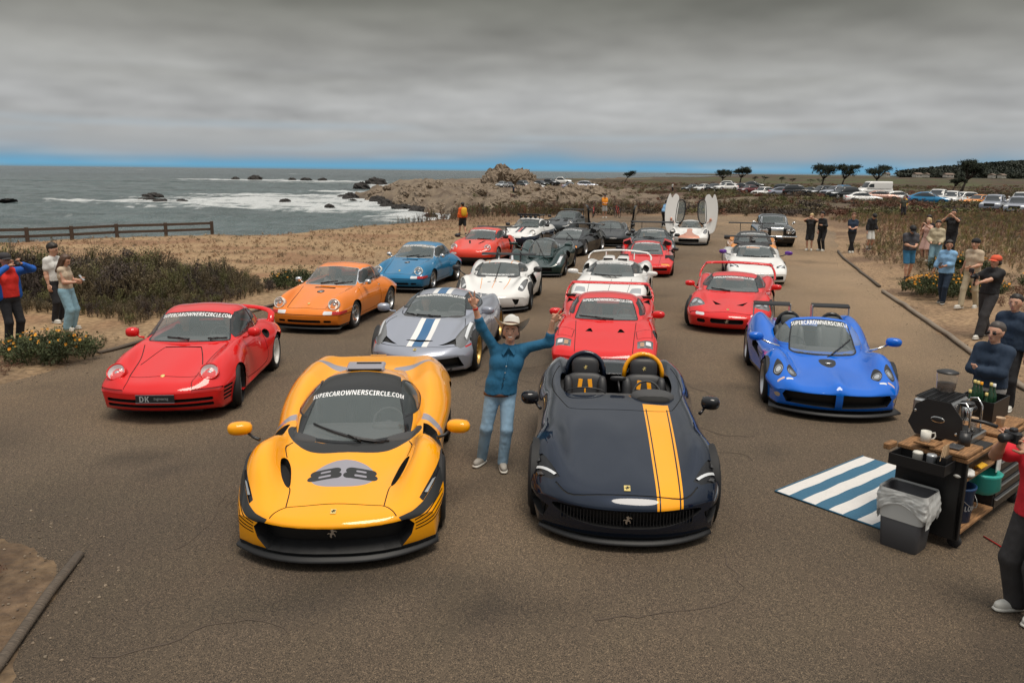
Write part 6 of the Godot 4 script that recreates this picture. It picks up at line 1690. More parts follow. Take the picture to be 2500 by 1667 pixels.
func person(P: Dictionary)->Node3D:
	var s: float=P.get("H",1.78)/1.8
	var root:=thing("person",P.label,"person",P.at,deg_to_rad(P.get("yaw",0.0)),P.get("group",""))
	var cell: float=P.get("cell",0.032)
	var fem: float=1.0 if P.get("fem",false) else 0.0
	var wide: float=P.get("wide",1.0)
	var lean: Vector2=P.get("lean",Vector2.ZERO)
	var hipc:=Vector3(0,P.get("hip",0.93),0)*s
	var up:=Vector3(lean.x,1.0,lean.y).normalized()
	var chest:=hipc+up*0.38*s
	var neck:=hipc+up*0.56*s
	var look: Vector2=P.get("look",Vector2.ZERO)
	var hb:=Basis(Vector3.UP,deg_to_rad(look.x))*Basis(Vector3.RIGHT,deg_to_rad(-look.y))
	var head:=neck+(up+Vector3(0,0,-look.y*0.004)).normalized()*0.1*s+hb*Vector3(0,0.055,0.025)*s
	var body:=[]
	var shirt:=[]
	var pants:=[]
	var ex: float=P.get("fit",0.014)*s
	var sw:=(0.163 - 0.022*fem)*s*wide
	var tor:=[]
	for e in [-1.0,1.0]:
		var w0:=hipc+Vector3(0.062*e,-0.02,-0.004)*s
		var w1:=hipc+up*0.18*s+Vector3((0.052 - 0.012*fem)*e*wide,0,0.004)*s
		var w2:=chest+Vector3(0.078*e*wide,-0.02,0.006)*s
		var w3:=neck+Vector3(sw*0.8*e,-0.075*s,-0.006*s)
		tor+=[[w0,w1,0.108*s*wide,(0.1 - 0.012*fem)*s*wide],[w1,w2,(0.1 - 0.012*fem)*s*wide,0.106*s],[w2,w3,0.104*s,0.06*s],[w3,neck+Vector3(sw*e,-0.075*s,0),0.058*s,0.05*s],[neck - up*0.035*s,w3,0.056*s,0.06*s]]
	body+=tor
	body.append([neck - up*0.06*s,head - hb*Vector3(0,0.06,0.01)*s,0.06*s,0.052*s])
	for c in tor: shirt.append([c[0],c[1],c[2]+ex,c[3]+ex])
	var hem: float=P.get("hem",0.02)
	var drop:=minf(hem,0.0)*s
	for e in [-1.0,1.0]: shirt.append([hipc+Vector3(0.05*e,hem - 0.08,-0.002)*s,hipc+Vector3(0.055*e,0.1,0)*s,0.112*s*wide+ex*1.5,0.106*s*wide+ex])
	shirt.append([neck - up*0.05*s,neck - up*0.03*s,0.07*s,0.066*s])
	var hd:=func(x,y,z): return head+hb*(Vector3(x,y,z)*s)
	body+=[[hd.call(0,0.035,-0.025),hd.call(0,0.03,0.01),0.088*s,0.086*s],[hd.call(0,-0.02,0.03),hd.call(0,-0.075,0.052),0.066*s,0.042*s],[hd.call(0,0.0,0.095),hd.call(0,-0.028,0.112),0.011*s,0.016*s]]
	for e in [-1.0,1.0]: body.append([hd.call(0.086*e,0.012,-0.01),hd.call(0.084*e,-0.025,0.0),0.014*s,0.012*s])
	var sleeve: int=P.get("sleeve",1)
	var hands: Array=P.get("hands",[Vector3(0.26,0.8,0.06),Vector3(-0.26,0.8,0.06)])
	var hints: Array=P.get("elbows",[Vector3(0.4,-0.5,-0.7),Vector3(-0.4,-0.5,-0.7)])
	var poses: Array=P.get("poses",["relaxed","relaxed"])
	var fine: bool=P.get("fine",false)
	var hand_sets:=[]
	for k in 2:
		var sg:=1.0 if k==0 else -1.0
		var sh:=neck+Vector3(sg*sw,(-0.07+P.get("shrug",0.0))*s,0)
		var long: float=s*P.get("reach",1.0)
		var wr: Vector3=hands[k]*s
		var dl:=wr - sh
		if dl.length()>0.535*long: wr=sh+dl.normalized()*0.535*long
		var elb:=bend(sh,wr,0.285*long,0.255*long,hints[k])
		root.set_meta("wrist_%d"%k,[wr,(wr - elb).normalized()])
		body+=[[sh,elb,0.05*s*wide,0.039*s],[elb,elb.lerp(wr,0.35),0.039*s,0.041*s],[elb.lerp(wr,0.35),wr,0.041*s,0.027*s]]
		var hdir: Vector3=(wr - elb).normalized()
		if P.has("hand_dirs") and P.hand_dirs[k] !=Vector3.ZERO: hdir=P.hand_dirs[k]
		var sd: Vector3=P.hand_sides[k] if P.has("hand_sides") else Vector3(-sg*0.3,0.3,1.0)
		if fine: hand_sets.append(hand_caps(wr,hdir,sd,s,poses[k],sg))
		else: body+=[[wr,wr+hdir*0.09*s,0.034*s,0.03*s],[wr+hdir*0.09*s,wr+hdir*0.16*s,0.028*s,0.018*s],[wr+hdir*0.03*s,wr+hdir*0.08*s+sd.normalized()*0.045*s,0.018*s,0.014*s]]
		if sleeve>=1:
			var reach:=0.62 if sleeve==1 else 1.0
			shirt.append([sh,sh.lerp(elb,reach),0.052*s*wide+ex*0.8,(0.056 if sleeve==1 else 0.044)*s+ex])
			if sleeve>=2: shirt.append([elb,elb.lerp(wr,0.93 if sleeve==2 else 0.35),0.044*s+ex,0.036*s+ex*(1.0 if sleeve==2 else 1.4)])
	var feet: Array=P.get("feet",[Vector3(0.1,0.0,0.0),Vector3(-0.1,0.0,0.0)])
	var turn: Array=P.get("toes",[12.0,-12.0])
	var kind: String=P.get("legs","long")
	var pf: float=P.get("pfit",0.014)*s
	var leg_cut:=0.035*s
	pants.append([hipc+Vector3(-0.065,0.01,-0.005)*s,hipc+Vector3(0.065,0.01,-0.005)*s,0.117*s*wide+pf*0.4,0.117*s*wide+pf*0.4])
	for k in 2:
		var sg:=1.0 if k==0 else -1.0
		var hip:=hipc+Vector3(0.088*sg,-0.03,0)*s
		var an: Vector3=feet[k]*s+Vector3(0,0.085,0)*s
		var kn:=bend(hip,an,0.43*s,0.415*s,Vector3(sg*0.15,0,1))
		body+=[[hip,kn,0.082*s,0.053*s],[kn,kn.lerp(an,0.35),0.053*s,0.055*s],[kn.lerp(an,0.35),an,0.055*s,0.036*s],[an,an+Vector3(0,-0.03,0.03)*s,0.036*s,0.03*s]]
		if kind=="long":
			pants+=[[hip,kn,0.088*s+pf,0.062*s+pf],[kn,an+Vector3(0,P.get("cuff",0.0),0)*s,0.062*s+pf,0.05*s+pf*1.3]]
		if kind=="shorts": leg_cut=hip.lerp(kn,0.95).y
		elif kind=="dress": leg_cut=hip.lerp(kn,P.get("dress",1.0)).y
		if kind=="shorts": pants.append([hip,hip.lerp(kn,1.05),0.092*s+pf,0.085*s+pf])
		elif kind=="dress": pants.append([hip,hip.lerp(kn,P.get("dress",1.0)+0.2),0.11*s+pf,0.13*s+pf])
		var fb:=Basis(Vector3.UP,deg_to_rad(turn[k]))
		var st:=sft()
		var fc:=an+Vector3(0,-0.085,0)*s
		var pitch: float=P.get("heel",[0.0,0.0])[k]
		var fx:=Transform3D(fb*Basis(Vector3.RIGHT,pitch),fc)
		blob(st,fx*(Vector3(0,0.05,0.055)*s),Vector3(0.046,0.046,0.135)*s,fx.basis,14,8,0.75)
		blob(st,fx*(Vector3(0,0.085,-0.01)*s),Vector3(0.044,0.05,0.06)*s,fx.basis,12,7,0.9)
		var shoe:=obj("shoe",st,P.shoes,root)
		st=sft()
		blob(st,fx*(Vector3(0,0.02,0.055)*s),Vector3(0.05,0.02,0.145)*s,fx.basis,14,6,0.6)
		obj("sole",st,P.get("sole",M.shoe_white),shoe)
		if P.has("socks"):
			st=sft()
			tube(st,[an+Vector3(0,-0.02,0)*s,an+(kn - an).normalized()*P.get("sock_h",0.14)*s],[0.043*s,0.05*s],10,false)
			obj("sock",st,P.socks,shoe)
	var parts:=[net(body,cell,0.035*s)]
	for hs in hand_sets: parts.append(net(hs,P.get("hcell",0.007),0.008))
	obj("body",join_mesh(parts) if parts.size()>1 else parts[0],P.skin,root)
	if P.has("top"): obj(P.get("top_name","shirt"),net(shirt,cell,0.035*s,hipc.y+hem*s),P.top,root)
	if P.has("bottom"): obj("trousers" if kind=="long" else kind,net(pants,cell,0.03*s,leg_cut),P.bottom,root)
	var fst:=sft()
	for e in [-1.0,1.0]: blob(fst,hd.call(0.034*e,0.008,0.088),Vector3(0.014,0.008,0.008)*s,hb,8,5)
	obj("eyes",fst,M.eye,root)
	fst=sft()
	for e in [-1.0,1.0]: tube(fst,[hd.call(0.052*e,0.03,0.078),hd.call(0.034*e,0.037,0.091),hd.call(0.014*e,0.03,0.095)],0.006*s,5)
	obj("eyebrows",fst,P.hair,root)
	fst=sft()
	blob(fst,hd.call(0,-0.062,0.092),Vector3(0.026,0.008,0.008)*s,hb,10,5)
	obj("mouth",fst,P.get("mouth",M.lips),root)
	var style: String=P.get("cut","short")
	var hc:=[[hd.call(0,0.062,-0.045),hd.call(0,0.078,0.0),0.085*s,0.078*s],[hd.call(0,0.02,-0.062),hd.call(0,-0.03,-0.06),0.07*s,0.055*s]]
	for e in [-1.0,1.0]: hc.append([hd.call(0.05*e,0.06,-0.02),hd.call(0.066*e,0.025,0.0),0.05*s,0.03*s])
	if style=="full": hc+=[[hd.call(-0.045,0.1,0.03),hd.call(0.045,0.105,0.03),0.045*s,0.045*s],[hd.call(0,0.11,-0.04),hd.call(0,0.07,-0.09),0.07*s,0.06*s]]
	elif style=="long":
		for e in [-1.0,0.0,1.0]: hc.append([hd.call(0.05*e,0.0,-0.07),hd.call(0.075*e,-0.3,-0.085+0.03*absf(e)),0.058*s,0.04*s])
		for e in [-1.0,1.0]: hc.append([hd.call(0.075*e,0.03,0.0),hd.call(0.085*e,-0.2,0.0),0.035*s,0.03*s])
	elif style=="nape": hc+=[[hd.call(-0.06,-0.03,-0.055),hd.call(0.06,-0.03,-0.055),0.045*s,0.045*s],[hd.call(0.08,0.0,-0.01),hd.call(0.085,-0.05,-0.02),0.022*s,0.02*s],[hd.call(-0.08,0.0,-0.01),hd.call(-0.085,-0.05,-0.02),0.022*s,0.02*s]]
	obj("hair",net(hc,minf(cell,0.02) if cell>0.02 else cell*0.8,0.03*s),P.hair,root)
	if P.has("cap"):
		var st:=sft()
		var b2:=hb*Basis(Vector3.UP,P.get("cap_turn",0.0))
		blob(st,head+b2*Vector3(0,0.068,-0.012)*s,Vector3(0.106,0.085,0.115)*s,b2,16,10,0.95)
		if P.get("brim",true):
			var rows:=[]
			for i in 5:
				var row:=[]
				for j in 9:
					var a:=PI*(j/8.0)
					row.append(head+b2*(Vector3(cos(a)*0.095,0.055 - 0.012*(i/4.0) - 0.02*cos(a)*cos(a),0.085+sin(a)*0.11*(i/4.0) - 0.03*cos(a)*cos(a))*s))
				rows.append(row)
			for i in 4:
				for j in 8: quad(st,rows[i][j],rows[i][j+1],rows[i+1][j+1],rows[i+1][j])
		obj("cap",st,P.cap,root)
	root.set_meta("head",head)
	return root
func held(called: String,label: String,category: String,mesh,m: Material,who: Node3D,at: Vector3,tilt:=Basis.IDENTITY)->MeshInstance3D:
	var o:=obj(called,mesh,m)
	o.transform=who.transform*Transform3D(tilt,at)
	tag(o,label,category)
	return o
func crowd_mats()->void:
	mat("skin",Color(0.56,0.31,0.21),0.55)
	mat("skin_pale",Color(0.58,0.34,0.245),0.55)
	mat("skin_tan",Color(0.42,0.22,0.14),0.55)
	for k in ["skin","skin_pale","skin_tan"]:
		M[k].subsurf_scatter_enabled=true
		M[k].subsurf_scatter_strength=0.15
	mat("eye",Color(0.02,0.014,0.01),0.3)
	mat("lips",Color(0.36,0.13,0.11),0.5)
	mat("teeth",Color(0.75,0.72,0.66),0.3)
	mat("hair_dark",Color(0.016,0.011,0.008),0.55)
	mat("hair_brown",Color(0.075,0.038,0.02),0.55)
	mat("hair_red",Color(0.13,0.05,0.025),0.55)
	mat("hair_blond",Color(0.55,0.4,0.2),0.55)
	mat("hair_grey",Color(0.06,0.05,0.045),0.55)
	mat("shoe_white",Color(0.6,0.58,0.53),0.6)
	mat("shoe_black",Color(0.014,0.014,0.015),0.6)
	mat("shoe_grey",Color(0.3,0.28,0.25),0.7)
	fabric("denim_blue",Color(0.012,0.11,0.22))
	fabric("jeans",Color(0.23,0.365,0.5))
	fabric("jeans_light",Color(0.22,0.37,0.45))
	fabric("black_cloth",Color(0.012,0.012,0.014))
	fabric("black_trousers",Color(0.014,0.014,0.017))
	fabric("navy_cloth",Color(0.014,0.03,0.06))
	fabric("white_cloth",Color(0.62,0.61,0.58))
	fabric("cream_cloth",Color(0.5,0.4,0.29))
	fabric("beige_cloth",Color(0.45,0.38,0.26))
	fabric("sky_cloth",Color(0.22,0.42,0.66))
	fabric("royal_cloth",Color(0.012,0.10,0.42))
	fabric("red_shirt",Color(0.62,0.015,0.03))
	fabric("tee_coral",Color(0.75,0.03,0.02))
	fabric("orange_cloth",Color(0.75,0.12,0.015))
	fabric("tee_orange",Color(0.85,0.3,0.02))
	fabric("grey_cloth",Color(0.055,0.055,0.065))
	fabric("short_grey",Color(0.3,0.29,0.28))
	fabric("olive_cloth",Color(0.06,0.06,0.045))
	fabric("pink_cloth",Color(0.55,0.35,0.3))
	fabric("charcoal",Color(0.035,0.033,0.035))
	fabric("denim_short",Color(0.03,0.15,0.28))
	fabric("cap_orange",Color(0.7,0.11,0.05))
	fabric("straw",Color(0.62,0.54,0.42))
	mat("belt",Color(0.09,0.035,0.02),0.5)
	mat("bag_yellow",Color(0.75,0.42,0.02),0.7)
func phone_mesh()->SurfaceTool:
	return box(Vector3.ZERO,Vector3(0.075,0.15,0.01),Basis.IDENTITY,0.004)
func camera_mesh()->SurfaceTool:
	var st:=box(Vector3.ZERO,Vector3(0.13,0.09,0.06),Basis.IDENTITY,0.012)
	bx(st,Vector3(0,0.055,0),Vector3(0.05,0.03,0.05),Basis.IDENTITY,0.008)
	lathe(st,[Vector2(0.0,0.0),Vector2(0.036,0.0),Vector2(0.036,0.09),Vector2(0.03,0.1),Vector2(0.0,0.095)],16,Transform3D(Basis(Vector3(1,0,0),Vector3(0,0,1),Vector3(0,-1,0)),Vector3(0,0,0.02)))
	return st
func at_ground(x: float,d: float)->Vector3:
	return Vector3(x,maxf(land(x,d)[0],0.0) if land(x,d)[1]<0.1 else land(x,d)[0],-d)
func hero()->void:
	var p:=person({"label": "man in blue denim shirt and cowboy hat raising both arms in victory signs","at": Vector3(-0.13,0,-9.25),"yaw": 2.0,"H": 1.8,"cell": 0.014,"hcell": 0.005,"fine": true,"skin": M.skin,"hair": M.hair_brown,"cut": "nape","mouth": M.teeth,"look": Vector2(-6,16),"lean": Vector2(0.18,-0.06),"wide": 1.04,
		"top": M.denim_blue,"sleeve": 3,"fit": 0.014,"hem": -0.02,"bottom": M.jeans,"pfit": 0.01,"shoes": M.shoe_grey,"feet": [Vector3(0.03,0,0.12),Vector3(-0.22,0,-0.05)],"toes": [4.0,-28.0],"poses": ["peace","peace"],
		"reach": 1.1,"shrug": 0.035,"hands": [Vector3(0.6,1.80,0.08),Vector3(-0.36,2.08,0.1)],"elbows": [Vector3(0.3,-1,-0.2),Vector3(-0.8,-0.2,-0.2)],"hand_dirs": [Vector3(0.75,0.6,0.1),Vector3(-0.35,0.95,0.05)],"hand_sides": [Vector3(-0.8,0.55,0.1),Vector3(1,0.1,0.1)]})
	var head: Vector3=p.get_meta("head")
	var hb:=Basis(Vector3.UP,deg_to_rad(-6.0))*Basis(Vector3.RIGHT,deg_to_rad(-24.0))*Basis(Vector3.BACK,-0.03)
	var st:=sft()
	var rings:=[]
	for e in [[0.095,0.115,0.0],[0.095,0.113,0.035],[0.09,0.108,0.075],[0.08,0.1,0.108],[0.06,0.085,0.122],[0.03,0.055,0.112],[0.0,0.0,0.1]]:
		var ring:=[]
		for k in 28:
			var a:=TAU*k/28
			var y: float=e[2] - (0.018*pow(absf(cos(a)),2.0)*smoothstep(0.05,0.12,e[2]) if sin(a)>0 else 0.0)
			ring.append(Vector3(cos(a)*e[0],y,sin(a)*e[1]))
		rings.append(ring)
	var o:=Transform3D(hb.scaled(Vector3.ONE*1.03),head+hb*Vector3(0,0.082,-0.02))
	for i in rings.size() - 1:
		for k in 28: quad(st,o*rings[i][k],o*rings[i+1][k],o*rings[i+1][(k+1)%28],o*rings[i][(k+1)%28])
	var hat:=obj("hat_crown",st,M.white_cloth,p)
	st=sft()
	rings=[]
	for i in 7:
		var ring:=[]
		var f:=i/6.0
		for k in 40:
			var a:=TAU*k/40
			var sd:=absf(cos(a))
			ring.append(Vector3(cos(a)*lerpf(0.094,0.205,f),0.004+f*f*(0.1*pow(sd,2.2) - 0.035*pow(absf(sin(a)),2.0)),sin(a)*lerpf(0.114,0.215,f)))
		rings.append(ring)
	for i in 6:
		for k in 40:
			var k2:=(k+1)%40
			quad(st,o*rings[i][k],o*rings[i+1][k],o*rings[i+1][k2],o*rings[i][k2])
			var dn:=Vector3(0,-0.006,0)
			quad(st,o*(rings[i][k]+dn),o*(rings[i][k2]+dn),o*(rings[i+1][k2]+dn),o*(rings[i+1][k]+dn))
	obj("hat_brim",st,M.straw,hat)
	st=sft()
	lathe(st,[Vector2(1.0,0.0),Vector2(1.02,0.01),Vector2(1.0,0.022)],28,o*Transform3D(Basis.from_scale(Vector3(0.098,1,0.118)),Vector3(0,0.006,0)))
	obj("hat_band",st,M.belt,hat)
	st=sft()
	lathe(st,[Vector2(0.2,0.0),Vector2(0.206,0.004),Vector2(0.206,0.034),Vector2(0.2,0.038)],28,Transform3D(Basis.from_scale(Vector3(0.94,1,0.66)),Vector3(-0.01,0.893,0.0)))
	obj("belt",st,M.belt,p)
	st=sft()
	for k in 6: blob(st,Vector3(0.075 - 0.0135*k,1.34 - k*0.075,0.105+0.022*sin(k*0.6) - (0.02 if k==0 else 0.0)),Vector3(0.007,0.007,0.004),Basis.IDENTITY,6,4)
	obj("shirt_buttons",st,M.shoe_white,p)
	st=sft()
	tube(st,[Vector3(0.085,1.4,0.085),Vector3(0.048,1.2,0.122),Vector3(0.012,1.0,0.132)],0.006,5)
	obj("placket",st,M.denim_blue,p)
	for e in [-1.0,1.0]:
		st=sft()
		prism(st,v2s("-0.045,0.05 0.03,0.06 0.02,-0.03 -0.01,-0.05"),0.012,Transform3D(Basis(Vector3.UP,0.7*e)*Basis(Vector3.RIGHT,-0.5)*Basis.from_scale(Vector3(e,1,1)),Vector3(0.09+0.052*e,1.43,0.06)))
		obj("collar",st,M.denim_blue,p)
	var wm: Array=p.get_meta("wrist_1")
	st=sft()
	lathe(st,[Vector2(0.03,-0.012),Vector2(0.034,-0.01),Vector2(0.034,0.01),Vector2(0.03,0.012)],16,Transform3D(Basis(frame_of(wm[1]).x,wm[1],-frame_of(wm[1]).y),wm[0] - wm[1]*0.035))
	obj("watch_strap",st,M.red_lens,p)
func crowd()->void:
	crowd_mats()
	hero()
	var g:="onlookers standing round the car park"
	var P:=func(x,d,yaw,label,more: Dictionary):
		var base:={"label": label,"at": at_ground(x,d),"yaw": yaw,"skin": M.skin,"hair": M.hair_dark,"top": M.black_cloth,"bottom": M.black_trousers,"shoes": M.shoe_white,"cell": 0.03 if d<28 else 0.042}
		base.merge(more,true)
		return person(base)
	var phone_hands:=[Vector3(0.07,1.12,0.3),Vector3(-0.06,1.1,0.3)]
	var aim:=[Vector3(0.1,1.6,0.3),Vector3(-0.08,1.6,0.3)]
	var phone_to:=func(who: Node3D,at: Vector3,label: String): held("phone",label,"phone",phone_mesh(),M.gloss_black,who,at,Basis(Vector3.RIGHT,-0.9))
	var a=P.call(-9.75,15.35,62.0,"photographer in blue jacket and red shirt at the left edge",{"H": 1.84,"cell": 0.024,"fine": true,"hcell": 0.009,"top": M.tee_coral,"sleeve": 1,"skin": M.skin_tan,"cap": M.charcoal,"hands": [Vector3(0.16,1.58,0.26),Vector3(-0.1,1.56,0.28)],"elbows": [Vector3(1,-0.3,0.2),Vector3(-1,-0.5,0.2)],"poses": ["grip","grip"],"shoes": M.shoe_grey,"wide": 1.1})
	jacket(a,M.royal_cloth,1.84)
	held("camera","black camera held to the face of the photographer in the blue jacket","camera",camera_mesh(),M.plastic,a,Vector3(0.03,1.62,0.3))
	a=P.call(-10.3,17.9,75.0,"dark-haired young man in white tee beside the girl with a phone",{"H": 1.8,"cell": 0.026,"cut": "full","top": M.white_cloth,"look": Vector2(20,-12),"hands": [Vector3(0.2,1.1,0.2),Vector3(-0.22,0.85,0.05)],"fine": true,"hcell": 0.01})
	a=P.call(-9.55,17.0,88.0,"long-haired girl in cream top and wide blue jeans looking at a phone",{"H": 1.66,"fem": true,"cell": 0.024,"fine": true,"hcell": 0.009,"hair": M.hair_brown,"cut": "long","top": M.cream_cloth,"sleeve": 0,"hem": 0.04,"bottom": M.jeans_light,"pfit": 0.035,"look": Vector2(0,-28),"hands": [Vector3(0.07,1.18,0.32),Vector3(-0.07,1.14,0.3)],"poses": ["grip","grip"]})
	held("phone","pale phone held by the long-haired girl","phone",phone_mesh(),M.lamp_grey,a,Vector3(0.0,1.14,0.37),Basis(Vector3.RIGHT,-0.7))
	a=P.call(-2.78,44.4,205.0,"walker in orange jacket carrying a yellow backpack",{"top": M.orange_cloth,"sleeve": 2,"legs": "shorts","cap": M.charcoal,"fit": 0.03,"shoes": M.shoe_black,"feet": [Vector3(0.1,0,0.2),Vector3(-0.1,0,-0.22)]})
	var st:=sft()
	blob(st,Vector3.ZERO,Vector3(0.16,0.24,0.1),Basis.IDENTITY,14,9,0.7)
	held("backpack","yellow backpack on the walker in the orange jacket","backpack",st,M.bag_yellow,a,Vector3(0,1.27,-0.22))
	a=P.call(7.1,63.4,10.0,"man in bright orange tee and grey shorts beside a bicycle",{"H": 1.85,"top": M.tee_orange,"bottom": M.short_grey,"legs": "shorts","cap": M.charcoal,"hands": phone_hands,"fit": 0.03})
	bicycle(Vector3(6.3,0,-63.9),1.4,"dark red bicycle left of the man in the orange tee")
	bicycle(Vector3(8.2,0,-64.0),1.75,"black bicycle right of the man in the orange tee")
	a=P.call(10.0,54.0,120.0,"person in light blue sleeves half hidden behind the raised white door",{"top": M.sky_cloth,"sleeve": 2,"lean": Vector2(0,0.3)})
	P.call(13.9,37.8,-30.0,"blond person in long black tee filming beside the car park",{"H": 1.72,"hair": M.hair_blond,"cut": "full","legs": "shorts","hem": -0.3,"fit": 0.03,"hands": aim,"skin": M.skin_pale})
	P.call(14.45,37.7,-60.0,"dark-haired man all in black leaning to the blond one",{"H": 1.82,"sleeve": 2,"cut": "full","hands": [Vector3(0.15,1.2,0.3),Vector3(-0.2,0.9,0.1)],"lean": Vector2(-0.1,0.05)})
	P.call(15.35,36.6,-20.0,"curly-haired man in navy tee with crossed legs looking at his phone",{"H": 1.8,"hair": M.hair_red,"cut": "full","top": M.navy_cloth,"hands": phone_hands,"feet": [Vector3(-0.06,0,0.1),Vector3(0.1,0,0)]})
	P.call(16.6,37.6,15.0,"man in black hoodie and pale shorts with head bowed",{"H": 1.75,"sleeve": 2,"top_name": "hoodie","bottom": M.white_cloth,"legs": "shorts","cap": M.black_cloth,"brim": false,"look": Vector2(0,-45),"fit": 0.035,"shoes": M.shoe_black,"socks": M.white_cloth,"hands": [Vector3(0.3,1.0,0.1),Vector3(-0.3,0.85,0.15)],"lean": Vector2(0,0.15)})
	P.call(13.3,27.0,-5.0,"man in grey tee, denim shorts and black cap walking with a phone",{"H": 1.84,"top": M.grey_cloth,"bottom": M.denim_short,"legs": "shorts","cap": M.black_cloth,"look": Vector2(0,-38),"hands": phone_hands,"fit": 0.03,"wide": 1.1,"shoes": M.shoe_black,"sole": M.shoe_black,"feet": [Vector3(0.1,0,-0.14),Vector3(-0.1,0,0.16)],"cell": 0.028})
	P.call(29.0,60.5,-10.0,"person in olive tee standing on the bank with hand on hip",{"H": 1.76,"top": M.olive_cloth,"hands": [Vector3(0.2,1.02,0.02),Vector3(-0.27,0.82,0.05)],"elbows": [Vector3(1,0.1,-0.2),Vector3(-0.4,-0.5,-0.7)]})
	P.call(15.9,31.0,-62.0,"blond woman in pink dress holding up a phone",{"H": 1.68,"fem": true,"hair": M.hair_blond,"cut": "nape","top": M.pink_cloth,"sleeve": 0,"bottom": M.pink_cloth,"legs": "dress","skin": M.skin_pale,"hands": [Vector3(0.12,1.52,0.36),Vector3(-0.05,1.46,0.34)]})
	P.call(16.6,30.6,-50.0,"tall man in black tee raising a phone behind the woman in pink",{"H": 1.9,"hands": [Vector3(0.1,1.56,0.3),Vector3(-0.1,1.54,0.28)],"wide": 1.1})
	P.call(16.1,31.4,-40.0,"dark-haired person between the woman in pink and the tall man",{"H": 1.74,"cut": "full"})
	P.call(14.9,28.4,-25.0,"young man in beige jacket and pale jeans holding a camera",{"H": 1.76,"top": M.beige_cloth,"sleeve": 2,"fit": 0.04,"bottom": M.jeans_light,"pfit": 0.03,"cut": "full","hands": [Vector3(0.12,1.02,0.24),Vector3(-0.2,1.05,0.2)],"cell": 0.028})
	a=P.call(11.8,21.8,-50.0,"man in light blue shirt and dark trousers walking with a phone",{"H": 1.74,"top": M.sky_cloth,"sleeve": 3,"bottom": M.navy_cloth,"cut": "full","skin": M.skin_tan,"fit": 0.03,"hem": -0.06,"cell": 0.024,"fine": true,"hcell": 0.011,"shoes": M.shoe_black,"look": Vector2(25,0),"hands": [Vector3(0.02,1.08,0.27),Vector3(-0.3,0.88,0.12)],"feet": [Vector3(0.05,0,0.1),Vector3(-0.08,0,-0.16)],"poses": ["grip","relaxed"]})
	phone_to.call(a,Vector3(-0.04,1.1,0.33),"phone in the hand of the man in the light blue shirt")
	a=P.call(12.0,20.9,-62.0,"man in cream polo and cream trousers striding behind the light blue shirt",{"H": 1.84,"top": M.cream_cloth,"bottom": M.beige_cloth,"cap": M.black_cloth,"brim": false,"fit": 0.02,"cell": 0.024,"fine": true,"hcell": 0.011,"look": Vector2(10,0),"hands": [Vector3(0.12,1.08,0.26),Vector3(-0.34,1.0,-0.12)],"feet": [Vector3(0.08,0,-0.2),Vector3(-0.06,0,0.22)]})
	a=P.call(10.35,17.3,-72.0,"cameraman in orange cap and black tee aiming a camera rig",{"H": 1.82,"cap": M.cap_orange,"fit": 0.03,"bottom": M.charcoal,"pfit": 0.035,"cell": 0.022,"fine": true,"hcell": 0.009,"lean": Vector2(0,-0.14),"hands": [Vector3(0.1,1.22,0.42),Vector3(-0.1,1.38,0.38)],"feet": [Vector3(0.12,0,0.26),Vector3(-0.12,0,-0.2)],"poses": ["grip","grip"],"hair": M.hair_dark,"cut": "nape"})
	st=camera_mesh()
	tube(st,[Vector3(0,0.03,0.0),Vector3(0.0,-0.2,0.02)],0.022,8)
	bx(st,Vector3(-0.12,0.12,0.0),Vector3(0.12,0.09,0.04),Basis.IDENTITY,0.01)
	tube(st,[Vector3(0,-0.05,0),Vector3(-0.1,0.08,0.0)],0.014,6)
	held("camera","black camera rig on a grip aimed by the cameraman in the orange cap","camera",st,M.plastic,a,Vector3(0.06,1.36,0.5))
	P.call(17.6,26.8,-75.0,"red-haired man in black tee on the bank above the cream polo",{"H": 1.8,"hair": M.hair_red,"bottom": M.jeans,"hands": [Vector3(0.15,1.0,0.25),Vector3(-0.25,0.9,0.1)],"cell": 0.03})
	a=P.call(6.0,9.75,-58.0,"man in navy sweater standing with folded arms behind the coffee cart",{"H": 1.76,"top": M.navy_cloth,"sleeve": 2,"hair": M.hair_grey,"bottom": M.short_grey,"fit": 0.022,"wide": 1.08,"cell": 0.02,"fine": true,"hcell": 0.007,"look": Vector2(-5,0),"hands": [Vector3(-0.06,1.17,0.2),Vector3(0.05,1.13,0.165)],"elbows": [Vector3(0.5,-0.8,0.3),Vector3(-0.5,-0.8,0.3)],"hand_dirs": [Vector3(-1,0.1,-0.3),Vector3(1,0.1,-0.3)],"hand_sides": [Vector3(0,1,0.2),Vector3(0,1,0.2)]})
	st=sft()
	var hd: Vector3=a.get_meta("head")
	for e in [-1.0,1.0]: blob(st,hd+Vector3(0.034*e,0.008,0.1),Vector3(0.026,0.018,0.006),Basis.IDENTITY,10,6)
	for e in [-1.0,1.0]: tube(st,[hd+Vector3(0.058*e,0.012,0.095),hd+Vector3(0.092*e,0.016,0.0)],0.004,5)
	obj("sunglasses",st,M.gloss_black,a)
	P.call(7.55,11.9,-50.0,"man in navy jacket over white shirt behind the folded-arms man",{"H": 1.8,"top": M.navy_cloth,"sleeve": 2,"fit": 0.03,"cell": 0.024,"hair": M.hair_dark})
	a=P.call(4.21,5.95,-72.0,"man in red tee and charcoal cargo trousers holding up a camera at the right edge",{"H": 1.76,"top": M.red_shirt,"fit": 0.026,"bottom": M.charcoal,"pfit": 0.03,"cell": 0.018,"fine": true,"hcell": 0.006,"skin": M.skin_tan,"hem": -0.05,"hands": [Vector3(0.1,1.5,0.36),Vector3(-0.14,1.52,0.34)],"elbows": [Vector3(0.9,-0.8,0.3),Vector3(-0.9,-0.9,0.4)],"poses": ["grip","grip"]})
